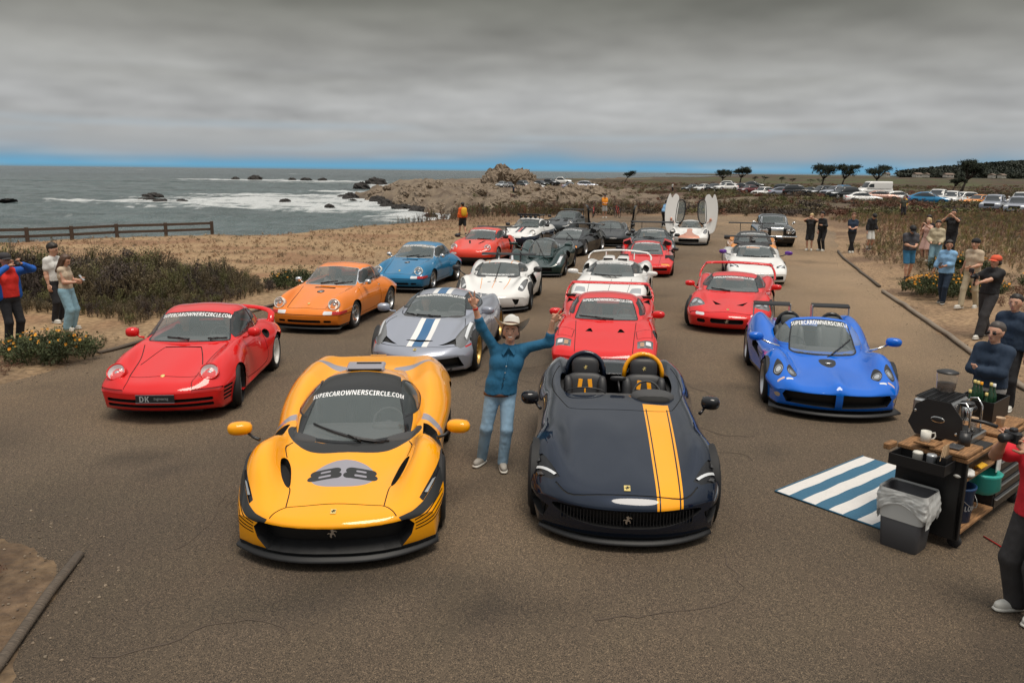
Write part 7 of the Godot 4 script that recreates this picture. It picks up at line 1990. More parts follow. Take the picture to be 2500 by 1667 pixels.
	held("camera","black camera lifted by the man in the red tee","camera",camera_mesh(),M.plastic,a,Vector3(0,1.57,0.42))
	st=sft()
	for f in [[1540,155.0,"white-shirted figure walking on the far heath",M.white_cloth],[2018,240.0,"golfer in pale blue on the far green",M.sky_cloth],[1176,150.0,"small dark figure on the shore rocks",M.navy_cloth],[2078,66.0,"man in yellow safety vest by the parked cars",M.bag_yellow]]:
		var q:=pixel_ground(f[0],f[1])
		P.call(q.x,-q.z,rng.randf()*360.0,f[2],{"top": f[3],"cell": 0.06})
func occupants()->void:
	var root:=Node3D.new()
	root.name="person"
	put(root)
	var c:=[]
	for e in [-1.0,1.0]:
		c+=[[Vector3(0.06*e,0.1,0.05),Vector3(0.075*e,0.42,-0.1),0.115,0.11],[Vector3(0.075*e,0.42,-0.1),Vector3(0.17*e,0.53,-0.14),0.1,0.06],[Vector3(0.17*e,0.53,-0.14),Vector3(0.25*e,0.3,0.05),0.06,0.05],[Vector3(0.25*e,0.3,0.05),Vector3(0.13*e,0.36,0.32),0.05,0.04]]
	obj("shirt",net(c,0.035,0.04),M.navy_cloth,root)
	obj("body",net([[Vector3(0,0.55,-0.14),Vector3(0,0.66,-0.12),0.055,0.055],[Vector3(0,0.76,-0.13),Vector3(0,0.75,-0.1),0.092,0.09],[Vector3(0,0.7,-0.08),Vector3(0,0.66,-0.06),0.066,0.045],[Vector3(0,0.72,-0.02),Vector3(0,0.7,0.0),0.014,0.016],[Vector3(0.13,0.36,0.32),Vector3(0.08,0.38,0.4),0.035,0.03],[Vector3(-0.13,0.36,0.32),Vector3(-0.08,0.38,0.4),0.035,0.03]],0.025,0.03),M.skin,root)
	obj("hair",net([[Vector3(0,0.8,-0.155),Vector3(0,0.81,-0.12),0.085,0.08],[Vector3(0,0.75,-0.185),Vector3(0,0.7,-0.19),0.07,0.055]],0.025,0.03),M.hair_dark,root)
	var first:=true
	for e in [["red_wide",0.36,2.5,"black_cloth","hair_dark","driver at the wheel of the red wide-bodied coupe"],["red_wide",-0.36,2.5,"grey_cloth","hair_brown","passenger in the red wide-bodied coupe"],["orange",0.34,2.52,"grey_cloth","hair_grey","driver of the orange old-style coupe"],["orange",-0.34,2.52,"white_cloth","hair_grey","passenger in white in the orange old-style coupe"],["light blue old",0.34,2.52,"navy_cloth","hair_dark","driver of the light blue old-style coupe"],["silver",-0.36,2.45,"white_cloth","hair_grey","passenger in white in the silver striped coupe"],["red wedge",0.36,2.45,"beige_cloth","hair_dark","driver in beige in the red wedge coupe"],["red wedge",-0.36,2.45,"orange_cloth","hair_dark","passenger in the red wedge coupe"],["red rounded",0.36,2.5,"black_cloth","hair_dark","driver of the red rounded coupe"],["red rounded",-0.36,2.5,"grey_cloth","hair_brown","passenger in the red rounded coupe"],["white wedge",0.36,2.45,"denim_blue","hair_dark","driver in patterned blue in the white wedge coupe"],["white coupe with purple",-0.36,2.45,"white_cloth","hair_brown","passenger in white in the coupe with purple mirrors"]]:
		var car: Node3D=null
		for n in get_children():
			if n.has_meta("category") and n.get_meta("category")=="car" and n.get_meta("label").begins_with({"red_wide": "red wide","white coupe with purple": "white coupe with purple"}.get(e[0],e[0])): car=n
		var o: Node3D=root if first else root.duplicate()
		if not first:
			o.name="person"
			put(o)
		first=false
		var roof: float=1.3 if e[5].contains("old-style") or e[5].contains("wide-bodied") else 1.2 if e[5].contains("silver") else 1.12
		o.transform=car.transform*Transform3D(Basis.IDENTITY,Vector3(e[1],roof - 0.99,car.get_meta("half") - e[2]+0.12))
		o.get_child(0).material_override=M[e[3]]
		o.get_child(2).material_override=M[e[4]]
		tag(o,e[5],"person")
func jacket(who: Node3D,m: Material,h: float)->void:
	var s:=h/1.8
	var c:=[]
	for e in [-1.0,1.0]:
		c+=[[Vector3(0.15*e,1.4,-0.02)*s,Vector3(0.155*e,0.98,0.0)*s,0.1*s,0.1*s]]
	c+=[[Vector3(-0.08,1.36,-0.06)*s,Vector3(-0.08,0.98,-0.05)*s,0.1*s,0.1*s],[Vector3(0.08,1.36,-0.06)*s,Vector3(0.08,0.98,-0.05)*s,0.1*s,0.1*s]]
	for e in [[1.0,Vector3(0.16,1.58,0.26),Vector3(1,-0.3,0.2)],[-1.0,Vector3(-0.1,1.56,0.28),Vector3(-1,-0.5,0.2)]]:
		var sh:=Vector3(0.19*e[0],1.42,0)*s
		var el_:=bend(sh,e[1]*s,0.285*s,0.255*s,e[2])
		c+=[[sh,el_,0.085*s,0.066*s],[el_,el_.lerp(e[1]*s,0.85),0.066*s,0.052*s]]
	obj("jacket",net(c,0.024,0.04),m,who)
func bicycle(at: Vector3,turn: float,label: String)->void:
	var root:=thing("bicycle",label,"bicycle",at,turn)
	for x in [-0.52,0.52]:
		var st:=sft()
		var ring:=[]
		for k in 29: ring.append(Vector3(x+cos(TAU*k/28)*0.33,0.34+sin(TAU*k/28)*0.33,0))
		tube(st,ring,0.018,6,false)
		var w:=obj("wheel",st,M.rubber,root)
		st=sft()
		for k in 12: tube(st,[Vector3(x,0.34,0),Vector3(x+cos(TAU*k/12)*0.32,0.34+sin(TAU*k/12)*0.32,0)],0.003,3,false)
		obj("spokes",st,M.steel,w)
	var f:=sft()
	for e in [[Vector3(-0.52,0.34,0),Vector3(-0.1,0.3,0)],[Vector3(-0.52,0.34,0),Vector3(-0.2,0.78,0)],[Vector3(-0.1,0.3,0),Vector3(-0.22,0.88,0)],[Vector3(-0.1,0.3,0),Vector3(0.36,0.78,0)],[Vector3(-0.2,0.8,0),Vector3(0.36,0.84,0)],[Vector3(0.52,0.34,0),Vector3(0.34,0.95,0)]]: tube(f,e,0.018,6)
	obj("frame",f,M.red_lens,root)
	f=sft()
	tube(f,[Vector3(0.36,0.98,-0.25),Vector3(0.34,1.0,0),Vector3(0.36,0.98,0.25)],0.014,6)
	obj("handlebar",f,M.plastic,root)
	f=sft()
	blob(f,Vector3(-0.23,0.91,0),Vector3(0.13,0.03,0.07))
	obj("saddle",f,M.plastic,root)
# ------------------------------------------------------------------ the coffee cart and what stands on it
func on_cart(called: String,label: String,category: String,at: Vector3,turn:=0.0)->Node3D:
	var cart:=Transform3D(Basis(Vector3.UP,deg_to_rad(42.0)),Vector3(4.25,0,-7.07))
	var o:=thing(called,label,category,cart*at,deg_to_rad(42.0)+turn)
	return o
func cup(label: String,at: Vector3,m: Material,r:=0.042,h:=0.1,called:="paper_cup")->void:
	var o:=on_cart(called,label,"cup",at)
	var st:=sft()
	lathe(st,[Vector2(0,0),Vector2(r*0.75,0),Vector2(r,h),Vector2(r*1.05,h+0.004),Vector2(r*0.94,h),Vector2(r*0.7,0.008),Vector2(0,0.008)],20)
	obj("cup_wall",st,m,o)
func coffee_cart()->void:
	var oak:=wood_mat("oak_board",Color(0.42,0.215,0.09))
	var steel: Material=M.steel
	var blk:=mat("cart_black",Color(0.008,0.008,0.009),0.45)
	var pale:=mat("pale_plastic",Color(0.62,0.6,0.54),0.5)
	var root:=on_cart("coffee_cart","black workbench cart with oak tops and drawers serving coffee","cart",Vector3.ZERO)
	obj("side_panel",box(Vector3(0.02,0.5,-0.325),Vector3(0.03,0.8,0.63),Basis.IDENTITY,0.004),blk,root)
	obj("counter",box(Vector3(0.95,0.9,-0.325),Vector3(1.9,0.04,0.65),Basis.IDENTITY,0.006),oak,root)
	obj("counter",box(Vector3(0.2,0.945,-0.18),Vector3(0.42,0.035,0.34),Basis.IDENTITY,0.008),oak,root)
	obj("counter",box(Vector3(1.3,0.945,-0.25),Vector3(0.75,0.035,0.45),Basis.IDENTITY,0.008),oak,root)
	obj("shelf",box(Vector3(0.95,0.7,-0.3),Vector3(1.84,0.03,0.58),Basis.IDENTITY,0.004),oak,root)
	obj("shelf",box(Vector3(0.5,0.17,-0.3),Vector3(0.92,0.03,0.58),Basis.IDENTITY,0.004),oak,root)
	obj("frame",box(Vector3(0.95,0.865,-0.325),Vector3(1.86,0.03,0.62)),blk,root)
	for x in [0.03,1.86]: obj("leg",box(Vector3(x,0.5,-0.03),Vector3(0.05,0.78,0.05),Basis.IDENTITY,0.004),blk,root)
	var chest:=obj("drawer_chest",box(Vector3(1.42,0.4,-0.32),Vector3(0.86,0.56,0.58),Basis.IDENTITY,0.006),blk,root)
	for k in 4:
		obj("drawer",box(Vector3(1.42,0.2+k*0.135,-0.025),Vector3(0.82,0.12,0.012),Basis.IDENTITY,0.004),M.gloss_black,chest)
		obj("handle",box(Vector3(1.42,0.235+k*0.135,-0.012),Vector3(0.78,0.018,0.02),Basis.IDENTITY,0.005),steel,chest)
	for x in [0.1,1.75]:
		for z in [-0.06,-0.58]:
			var st:=sft()
			lathe(st,[Vector2(0,-0.022),Vector2(0.055,-0.022),Vector2(0.062,-0.015),Vector2(0.062,0.015),Vector2(0.055,0.022),Vector2(0,0.022)],20,Transform3D(Basis(Vector3.BACK,PI/2),Vector3(x,0.064,z)))
			bx(st,Vector3(x,0.12,z),Vector3(0.06,0.02,0.08))
			for e in [-0.03,0.03]: bx(st,Vector3(x+e,0.09,z),Vector3(0.006,0.07,0.03))
			obj("castor",st,M.rubber,root)
	var tray:=sft()
	for e in [[Vector3(-0.13,0.79,-0.36),Vector3(0.26,0.012,0.5)],[Vector3(-0.255,0.84,-0.36),Vector3(0.012,0.1,0.5)],[Vector3(-0.13,0.84,-0.11),Vector3(0.26,0.1,0.012)],[Vector3(-0.13,0.84,-0.61),Vector3(0.26,0.1,0.012)]]: bx(tray,e[0],e[1])
	obj("hanging_tray",tray,blk,root)
	var o:=on_cart("wood_block","small wooden block on the corner of the black hanging tray","block",Vector3(-0.14,0.9,-0.66))
	obj("block_face",box(Vector3(0,0.03,0),Vector3(0.16,0.06,0.07),Basis.IDENTITY,0.008),oak,o)
	for k in 2:
		o=on_cart("lid_stack",["left stack of white cup lids in the hanging tray","right stack of white cup lids beside the stirrers"][k],"lids",Vector3(-0.13+0.02*k,0.8,-0.4+k*0.12))
		var st:=sft()
		lathe(st,[Vector2(0,0),Vector2(0.045,0),Vector2(0.045,0.11),Vector2(0.048,0.115),Vector2(0.04,0.13),Vector2(0,0.128)],18)
		obj("lids",st,M.lamp_grey if k else pale,o)
	o=on_cart("stirrer_box","black box of wooden stirrers beside the cup lids","box",Vector3(-0.1,0.8,-0.17))
	obj("box_wall",box(Vector3(0,0.07,0),Vector3(0.14,0.14,0.08)),blk,o)
	var tan_:=mat("stirrer",Color(0.6,0.42,0.25),0.7)
	for k in 14: obj("stirrer",box(Vector3(-0.055+0.0085*k,0.17+0.008*(k%3),0.012*(k%3 - 1)),Vector3(0.004,0.14,0.005),Basis(Vector3.BACK,(k - 7)*0.05)),tan_,o)
	o=on_cart("espresso_machine","black and chrome espresso machine with an eight-sided end plate","coffee machine",Vector3(0.36,0.92,-0.45))
	var plate:=v2s("-0.26,0.14 -0.2,0.34 -0.1,0.41 0.12,0.41 0.24,0.27 0.26,0.1 0.2,0.03 -0.18,0.03")
	var st:=sft()
	prism(st,plate,0.012,Transform3D(Basis(Vector3(0,0,1),Vector3.UP,Vector3(-1,0,0)),Vector3(0,0,0)))
	var pl_:=obj("end_plate",st,M.plastic,o)
	st=sft()
	blob(st,Vector3(-0.008,0.22,0.02),Vector3(0.004,0.032,0.07),Basis.IDENTITY,20,6)
	obj("maker_badge",st,M.chrome,pl_)
	st=sft()
	blob(st,Vector3(-0.011,0.22,0.02),Vector3(0.004,0.024,0.06),Basis.IDENTITY,20,6)
	obj("badge_face",st,M.plastic,pl_)
	for z in [-0.2,0.2]:
		st=sft()
		blob(st,Vector3(-0.008,0.19 - z*0.4,z),Vector3(0.004,0.014,0.014))
		obj("screw",st,M.chrome,pl_)
	obj("boiler_case",box(Vector3(0.25,0.24,-0.06),Vector3(0.48,0.3,0.36),Basis.IDENTITY,0.02),steel,o)
	st=sft()
	for k in 12: bx(st,Vector3(0.03+k*0.04,0.408,-0.06),Vector3(0.008,0.012,0.34))
	for k in 5: bx(st,Vector3(0.25,0.408,-0.2+k*0.07),Vector3(0.46,0.01,0.008))
	obj("cup_rail",st,M.plastic,o)
	obj("drip_tray",box(Vector3(0.26,0.05,0.2),Vector3(0.46,0.07,0.24),Basis.IDENTITY,0.01),steel,o)
	obj("drip_grate",box(Vector3(0.26,0.088,0.2),Vector3(0.42,0.008,0.2)),M.plastic,o)
	st=sft()
	lathe(st,[Vector2(0,0.2),Vector2(0.045,0.2),Vector2(0.05,0.26),Vector2(0.055,0.34),Vector2(0.0,0.35)],20,Transform3D(Basis.IDENTITY,Vector3(0.28,0.0,0.18)))
	obj("brew_group",st,M.chrome,o)
	st=sft()
	lathe(st,[Vector2(0,0.35),Vector2(0.065,0.35),Vector2(0.068,0.37),Vector2(0.06,0.385),Vector2(0,0.39)],20,Transform3D(Basis.IDENTITY,Vector3(0.28,0.0,0.18)))
	tube(st,[Vector3(0.28,0.21,0.22),Vector3(0.33,0.2,0.33),Vector3(0.38,0.17,0.44)],[0.016,0.018,0.02],8)
	blob(st,Vector3(0.4,0.3,0.2),Vector3(0.045,0.035,0.035))
	obj("portafilter",st,M.plastic,o)
	for e in [0.1,0.42]:
		st=sft()
		tube(st,[Vector3(e,0.3,0.12),Vector3(e,0.4,0.16),Vector3(e,0.41,0.22),Vector3(e,0.34,0.27),Vector3(e,0.1,0.28)],0.01,7)
		obj("steam_wand",st,M.chrome,o)
	o=on_cart("coffee_grinder","tall black grinder with a clear hopper of coffee beans","grinder",Vector3(0.82,0.92,-0.55))
	obj("grinder_body",box(Vector3(0,0.17,0),Vector3(0.2,0.34,0.24),Basis.IDENTITY,0.02),M.plastic,o)
	st=sft()
	lathe(st,[Vector2(0.07,0.34),Vector2(0.075,0.38),Vector2(0.06,0.39)],24)
	obj("hopper_collar",st,M.plastic,o)
	st=sft()
	lathe(st,[Vector2(0.06,0.385),Vector2(0.085,0.42),Vector2(0.1,0.6)],28)
	obj("hopper",st,mat("clear_plastic",Color(0.5,0.47,0.42),0.06,0.0,0.0,0.16),o)
	st=sft()
	lathe(st,[Vector2(0.0,0.388),Vector2(0.057,0.388),Vector2(0.08,0.42),Vector2(0.088,0.49),Vector2(0.0,0.495)],24)
	obj("beans",st,mat("beans",Color(0.06,0.025,0.012),0.5),o)
	st=sft()
	lathe(st,[Vector2(0.0,0.6),Vector2(0.104,0.6),Vector2(0.106,0.612),Vector2(0.06,0.628),Vector2(0,0.63)],28)
	obj("hopper_lid",st,M.plastic,o)
	o=on_cart("coffee_mug","white coffee mug on a small oak board at the cart's end","mug",Vector3(0.07,0.985,-0.42))
	st=sft()
	lathe(st,[Vector2(0,0),Vector2(0.045,0),Vector2(0.047,0.1),Vector2(0.043,0.1),Vector2(0.041,0.012),Vector2(0,0.012)],24)
	obj("mug_wall",st,pale,o)
	st=sft()
	tube(st,[Vector3(0.03,0.08,0.035),Vector3(0.055,0.085,0.06),Vector3(0.06,0.05,0.065),Vector3(0.05,0.025,0.055),Vector3(0.03,0.02,0.035)],0.007,6)
	obj("handle",st,pale,o)
	o=on_cart("serving_board","small oak board under the white mug","board",Vector3(0.09,0.965,-0.4))
	obj("board",box(Vector3(0,0.008,0),Vector3(0.2,0.02,0.2),Basis.IDENTITY,0.004),oak,o)
	o=on_cart("milk_pitcher","black milk pitcher in front of the espresso machine","pitcher",Vector3(0.3,0.965,-0.15))
	st=sft()
	lathe(st,[Vector2(0,0),Vector2(0.055,0),Vector2(0.055,0.05),Vector2(0.045,0.13),Vector2(0.04,0.128),Vector2(0.05,0.05),Vector2(0.0,0.01)],22)
	tube(st,[Vector3(0.045,0.11,0.02),Vector3(0.085,0.1,0.035),Vector3(0.08,0.03,0.03),Vector3(0.05,0.03,0.02)],0.007,6)
	obj("pitcher_wall",st,M.plastic,o)
	o=on_cart("kitchen_scale","flat grey scale beside the black milk pitcher","scale",Vector3(0.14,0.965,-0.17))
	obj("scale_plate",box(Vector3(0,0.012,0),Vector3(0.14,0.022,0.12),Basis.IDENTITY,0.006),M.lamp_bowl,o)
	o=on_cart("tamping_mat","black rubber mat at the edge of the counter","mat",Vector3(0.56,0.922,-0.1))
	obj("mat",box(Vector3(0,0.006,0),Vector3(0.26,0.012,0.18),Basis.IDENTITY,0.004),M.rubber,o)
	o=on_cart("tamper","black coffee tamper standing upright by the rubber mat","tamper",Vector3(0.66,0.922,-0.2))
	st=sft()
	lathe(st,[Vector2(0,0),Vector2(0.03,0),Vector2(0.03,0.02),Vector2(0.012,0.03),Vector2(0.018,0.08),Vector2(0.014,0.1),Vector2(0,0.105)],16)
	obj("tamper_grip",st,M.plastic,o)
	cup("paper cup nearest the espresso machine",Vector3(0.98,0.963,-0.3),mat("kraft",Color(0.55,0.4,0.27),0.7))
	cup("paper cup at the far end of the counter",Vector3(1.2,0.963,-0.12),M.kraft)
	cup("small clear glass under the brew group",Vector3(0.66,1.02,-0.2),M.clear_plastic,0.03,0.08,"shot_glass")
	o=on_cart("bottle_tub","black tub full of bottles at the far end of the counter","tub",Vector3(1.5,0.963,-0.4))
	st=sft()
	for e in [[-1,0],[1,0],[0,-1],[0,1]]: bx(st,Vector3(e[0]*0.24,0.11,e[1]*0.18),Vector3(0.012 if e[0] else 0.49,0.22,0.012 if e[1] else 0.36))
	bx(st,Vector3(0,0.01,0),Vector3(0.48,0.02,0.36))
	obj("tub_wall",st,blk,o)
	var bm:=mat("green_glass",Color(0.02,0.06,0.03),0.08)
	for k in 7:
		var b:=on_cart("bottle",["tall green bottle at the near corner of the tub","green bottle beside the tall one","green bottle in the middle of the tub","yellow-capped bottle in the tub","short bottle at the back of the tub","bottle at the far corner of the tub","white-capped bottle in the tub"][k],"bottle",Vector3(1.33+(k%4)*0.11,0.975,-0.48+(k/4)*0.16))
		st=sft()
		var hh:=0.16+0.03*((k*3)%4)
		lathe(st,[Vector2(0,0),Vector2(0.035,0),Vector2(0.035,hh),Vector2(0.014,hh+0.06),Vector2(0.014,hh+0.11)],14)
		obj("glass",st,bm,b)
		st=sft()
		lathe(st,[Vector2(0.016,hh+0.1),Vector2(0.016,hh+0.13),Vector2(0,hh+0.13)],12)
		obj("bottle_cap",st,M.paint_yellow if k==3 else M.white_print if k==6 else M.gold_badge,b)
	o=on_cart("sign_holder","clear upright menu holder behind the grinder","sign",Vector3(1.12,0.963,-0.5),0.3)
	obj("acrylic_sheet",box(Vector3(0,0.14,0),Vector3(0.2,0.26,0.004),Basis(Vector3.RIGHT,-0.2)),M.clear_plastic,o)
	o=on_cart("folded_cloth","crumpled white cloth on the open shelf","cloth",Vector3(0.14,0.716,-0.08))
	st=sft()
	for k in 5: blob(st,Vector3(0.04*k - 0.08,0.025+0.01*(k%2),0.02*(k%3)),Vector3(0.07,0.03,0.06),Basis(Vector3.UP,k),10,6)
	obj("cloth",st,M.white_cloth,o)
	o=on_cart("rubber_gloves","yellow rubber gloves beside the white cloth","gloves",Vector3(0.4,0.716,-0.06))
	st=sft()
	for k in 5: tube(st,[Vector3(0.02*k,0.02,0),Vector3(0.03*k - 0.02,0.05,0.03),Vector3(0.035*k - 0.02,0.03,0.07)],0.012,6)
	obj("gloves",st,M.bag_yellow,o)
	o=on_cart("hand_towel","white towel hanging from the counter's edge","towel",Vector3(0.86,0.66,0.012))
	obj("towel",box(Vector3(0,0.1,0),Vector3(0.12,0.32,0.014),Basis.IDENTITY,0.005),M.white_cloth,o)
	var bl:=mat("bucket_blue",Color(0.01,0.045,0.13),0.4)
	for k in 2:
		o=on_cart("bucket",["dark blue bucket with white lettering under the cart","dark blue bucket behind the lettered one"][k],"bucket",Vector3(0.36+k*-0.16,0.186,-0.16 - k*0.22))
		st=sft()
		lathe(st,[Vector2(0,0),Vector2(0.125,0),Vector2(0.145,0.33),Vector2(0.155,0.335),Vector2(0.155,0.36),Vector2(0.14,0.36),Vector2(0.122,0.02),Vector2(0,0.02)],28)
		obj("bucket_wall",st,bl,o)
		st=sft()
		var arc:=[]
		for e in 9: arc.append(Vector3(cos(PI*e/8.0)*0.155,0.3 - sin(PI*e/8.0)*0.13,0.05+sin(PI*e/8.0)*0.12))
		tube(st,arc,0.004,5)
		obj("bail",st,M.steel,o)
		if k==0: obj("lettering",lettering("LOWE'S",func(x,y):
			var an: float=(x - 0.5)*1.5
			return [Vector3(sin(an)*0.139,0.13+y*0.055,cos(an)*0.139),Vector3(sin(an),0,cos(an))]),M.lamp_grey,o)
	o=on_cart("bin_bag","teal plastic bag over a tub under the shelf","bag",Vector3(0.72,0.4,-0.06))
	st=sft()
	lathe(st,[Vector2(0.1,0),Vector2(0.16,0.06),Vector2(0.15,0.18),Vector2(0.17,0.21),Vector2(0.14,0.22),Vector2(0.12,0.1),Vector2(0,0.05)],11)
	obj("bag",st,mat("teal_bag",Color(0.03,0.35,0.3),0.35),o)
	var wb:=thing("waste_bin","grey waste bin lined with a translucent white bag before the cart","bin",Vector3(3.8,0,-7.2),deg_to_rad(42.0))
	st=sft()
	var rings:=[]
	for e in [[0.13,0.17,0.0],[0.135,0.175,0.02],[0.155,0.21,0.58],[0.145,0.2,0.58],[0.12,0.16,0.03]]:
		var ring:=[]
		for v in rrect(-e[0],-e[1],e[0],e[1],0.04): ring.append(Vector3(v.x,e[2],v.y))
		rings.append(ring)
	for i in rings.size() - 1:
		for k in rings[i].size(): quad(st,rings[i][k],rings[i+1][k],rings[i+1][(k+1)%rings[i].size()],rings[i][(k+1)%rings[i].size()])
	obj("bin_wall",st,mat("bin_grey",Color(0.05,0.05,0.055),0.55),wb)
	st=sft()
	rings=[]
	var g:=RandomNumberGenerator.new()
	g.seed=12
	var base:=rrect(-0.16,-0.215,0.16,0.215,0.045)
	var rim:=PackedVector2Array()
	for i in base.size():
		var q:=base[(i+1)%base.size()]
		var cnt:=1+int(base[i].distance_to(q)/0.018)
		for e in cnt: rim.append(base[i].lerp(q,float(e)/cnt))
	for i in 19:
		var f:=i/18.0
		var ring:=[]
		for k in rim.size():
			var v:=rim[k]
			var low:=0.31+0.06*sin(k*0.21+1.0)+(0.1 if v.x<-0.1 else 0.0) - (0.05 if v.x>0.1 else 0.0)
			var fold:=nz.get_noise_3d(v.x*160.0,f*22.0+v.y*30.0,v.y*160.0)*0.16+nz.get_noise_3d(v.x*60.0+f*50.0,f*40.0,v.y*60.0)*0.08
			var swell:=1.035+sin(f*PI*0.9)*(0.13 if v.x>0.0 else 0.035)+fold*smoothstep(0.0,0.25,f)*0.5
			ring.append(Vector3(v.x*swell,lerpf(0.597,low,f)+fold*0.05*f,v.y*swell))
		rings.append(ring)
	for i in rings.size() - 1:
		for k in rings[i].size(): quad(st,rings[i][k],rings[i][(k+1)%rings[i].size()],rings[i+1][(k+1)%rings[i].size()],rings[i+1][k])
	for k in rings[0].size():
		var q:=Vector3(0.9,1,0.9)
		quad(st,rings[0][k],rings[0][(k+1)%rings[0].size()],rings[0][(k+1)%rings[0].size()]*q - Vector3(0,0.3,0),rings[0][k]*q - Vector3(0,0.3,0))
	var lm:=mat("liner",Color(0.62,0.63,0.62),0.35)
	lm.backlight_enabled=true
	lm.backlight=Color(0.5,0.5,0.5)
	obj("bin_liner",st,lm,wb)
	var rug:=thing("striped_rug","white and blue striped outdoor rug on the asphalt","rug",Vector3(2.98,0.004,-8.5))
	var u:=Vector3(1.5,0,-1.19)
	var v:=Vector3(0.9,0,1.13)
	var blue:=fabric("rug_blue",Color(0.035,0.12,0.2))
	for k in 9:
		st=sft(false)
		var rr:=RandomNumberGenerator.new()
		for e in 12:
			var a0:=u*(e/12.0)
			var a1:=u*((e+1)/12.0)
			var w:=func(q,t): return v*(q/9.0)+Vector3(0,0.006+0.004*sin(t*9.0+q*2.0)*sin(t*3.0),0)+v*0.004*sin(t*23.0+q*7.0)
			quad(st,a0+w.call(k+1,e/12.0),a1+w.call(k+1,(e+1)/12.0),a1+w.call(k,(e+1)/12.0),a0+w.call(k,e/12.0))
		obj("rug_band",st,blue if k%2 else M.rug_white,rug)
	st=sft()
	tube(st,[v*0.0+Vector3(0,0.008,0),v+Vector3(0,0.008,0)],0.009,6)
	tube(st,[Vector3(0,0.008,0),u+Vector3(0,0.008,0)],0.009,6)
	obj("rug_hem",st,blue,rug)
	st=sft()
	tube(st,[Vector3(4.7,0.012,-7.4),Vector3(4.75,0.012,-7.1),Vector3(4.9,0.012,-6.9),Vector3(5.1,0.012,-6.6),Vector3(5.4,0.012,-6.5)],0.007,6)
	tag(obj("power_lead",st,M.red_lens),"thin red lead lying under the coffee cart","cord")
func parked_cars()->void:
	var protos:={}
	var list:=[[1149,190,"saloon","lamp_grey",-20,"grey car far left of the shore car park"],[1166,196,"saloon","paint_dark",10,"dark car behind the first grey one on the shore"],[1200,190,"suv","paint_dark",30,"dark off-roader left of the white car by the outcrop"],[1226,186,"saloon","paint_white",60,"white car among the dark ones by the outcrop"],[1238,196,"saloon","paint_black",40,"black car behind the white one by the outcrop"],[1262,200,"suv","paint_black",40,"black off-roader right of the outcrop"],[1285,205,"pickup","paint_white",80,"white pickup on the road right of the outcrop"],[1310,180,"saloon","paint_silver",75,"low silver car right of the outcrop"],[1345,178,"suv","paint_silver",85,"silver estate standing alone right of the outcrop"],
		[1585,168,"saloon","paint_dark",-60,"dark car at the left end of the long row"],[1610,156,"saloon","paint_white",-50,"white car second from the left in the long row"],[1634,154,"saloon","paint_black",-40,"black car right of the first white one"],[1662,150,"saloon","paint_white",-70,"white car right of the black saloon"],[1672,186,"suv","paint_white",60,"white off-roader standing behind the row on the left"],[1702,182,"saloon","paint_dark",70,"dark car behind the maroon one"],[1725,186,"saloon","paint_dark",70,"dark saloon beside the golf green"],[1715,146,"saloon","maroon",-60,"maroon saloon in the long row"],[1747,140,"suv","paint_white",-50,"white crossover with dark glass in the middle of the row"],
		[1800,148,"suv","paint_dark",40,"dark crossover at the back of the row"],[1796,128,"saloon","paint_silver",60,"silver saloon behind the black van-like car"],[1830,122,"suv","paint_black",70,"big black off-roader in the row"],[1862,146,"saloon","paint_dark",70,"dark saloon behind the big black off-roader"],[1882,120,"suv","paint_black",-70,"black off-roader right of the bigger one"],[1912,116,"saloon","paint_silver",-60,"pale grey saloon before the blue hatchback"],[1925,138,"suv","paint_blue",-60,"bright blue hatchback in the row"],[1932,112,"suv","paint_dark",-75,"dark grey car at the near side of the row"],[1978,104,"saloon","paint_white",80,"low white car before the white van"],[2000,126,"van","paint_white",-80,"tall white van in the car park"],[2020,108,"saloon","rose",75,"copper coloured saloon before the white van"],[2060,108,"saloon","paint_white",82,"white sports saloon right of the van"],
		[2132,108,"suv","paint_dark",-30,"dark car half hidden behind the bank"],[2128,92,"saloon","paint_blue",60,"dark blue car at the left of the near row"],[2150,94,"pickup","paint_white",-40,"white off-roader behind the man in the vest"],[2180,94,"suv","paint_white",-35,"white off-roader with black grille in the near row"],[2206,104,"suv","paint_white",-70,"boxy white off-roader behind the near row"],[2245,96,"saloon","paint_gt",-60,"orange coupe in the near row"],[2280,80,"suv","paint_silver",-40,"grey estate in the near row"],[2345,84,"pickup","paint_white",-50,"white pickup with roof bars"],[2338,74,"suv","paint_silver",-40,"silver car before the white pickup"],[2420,72,"pickup","paint_silver",-30,"silver pickup with black grille at the right edge"]]
	mat("maroon",Color(0.12,0.02,0.025),0.3,0.0,1.0)
	mat("rose",Color(0.4,0.22,0.17),0.35,0.3,1.0)
	for e in list:
		var o: Node3D
		var first: bool=not protos.has(e[2])
		if first:
			o=everyday_car(e[2],M[e[3]])
			protos[e[2]]=o
		else:
			o=protos[e[2]].duplicate()
			o.name="parked_"+e[2]
			put(o)
			for c in o.get_children():
				if c is MeshInstance3D and (c.name.begins_with("body") or c.name.begins_with("roof") or c.name.begins_with("wing_mirror")): c.material_override=M[e[3]]
		var at:=pixel_ground(e[0],e[1])
		o.position=at
		o.rotation.y=deg_to_rad(e[4])
		tag(o,e[5],"car","cars parked out on the heath")
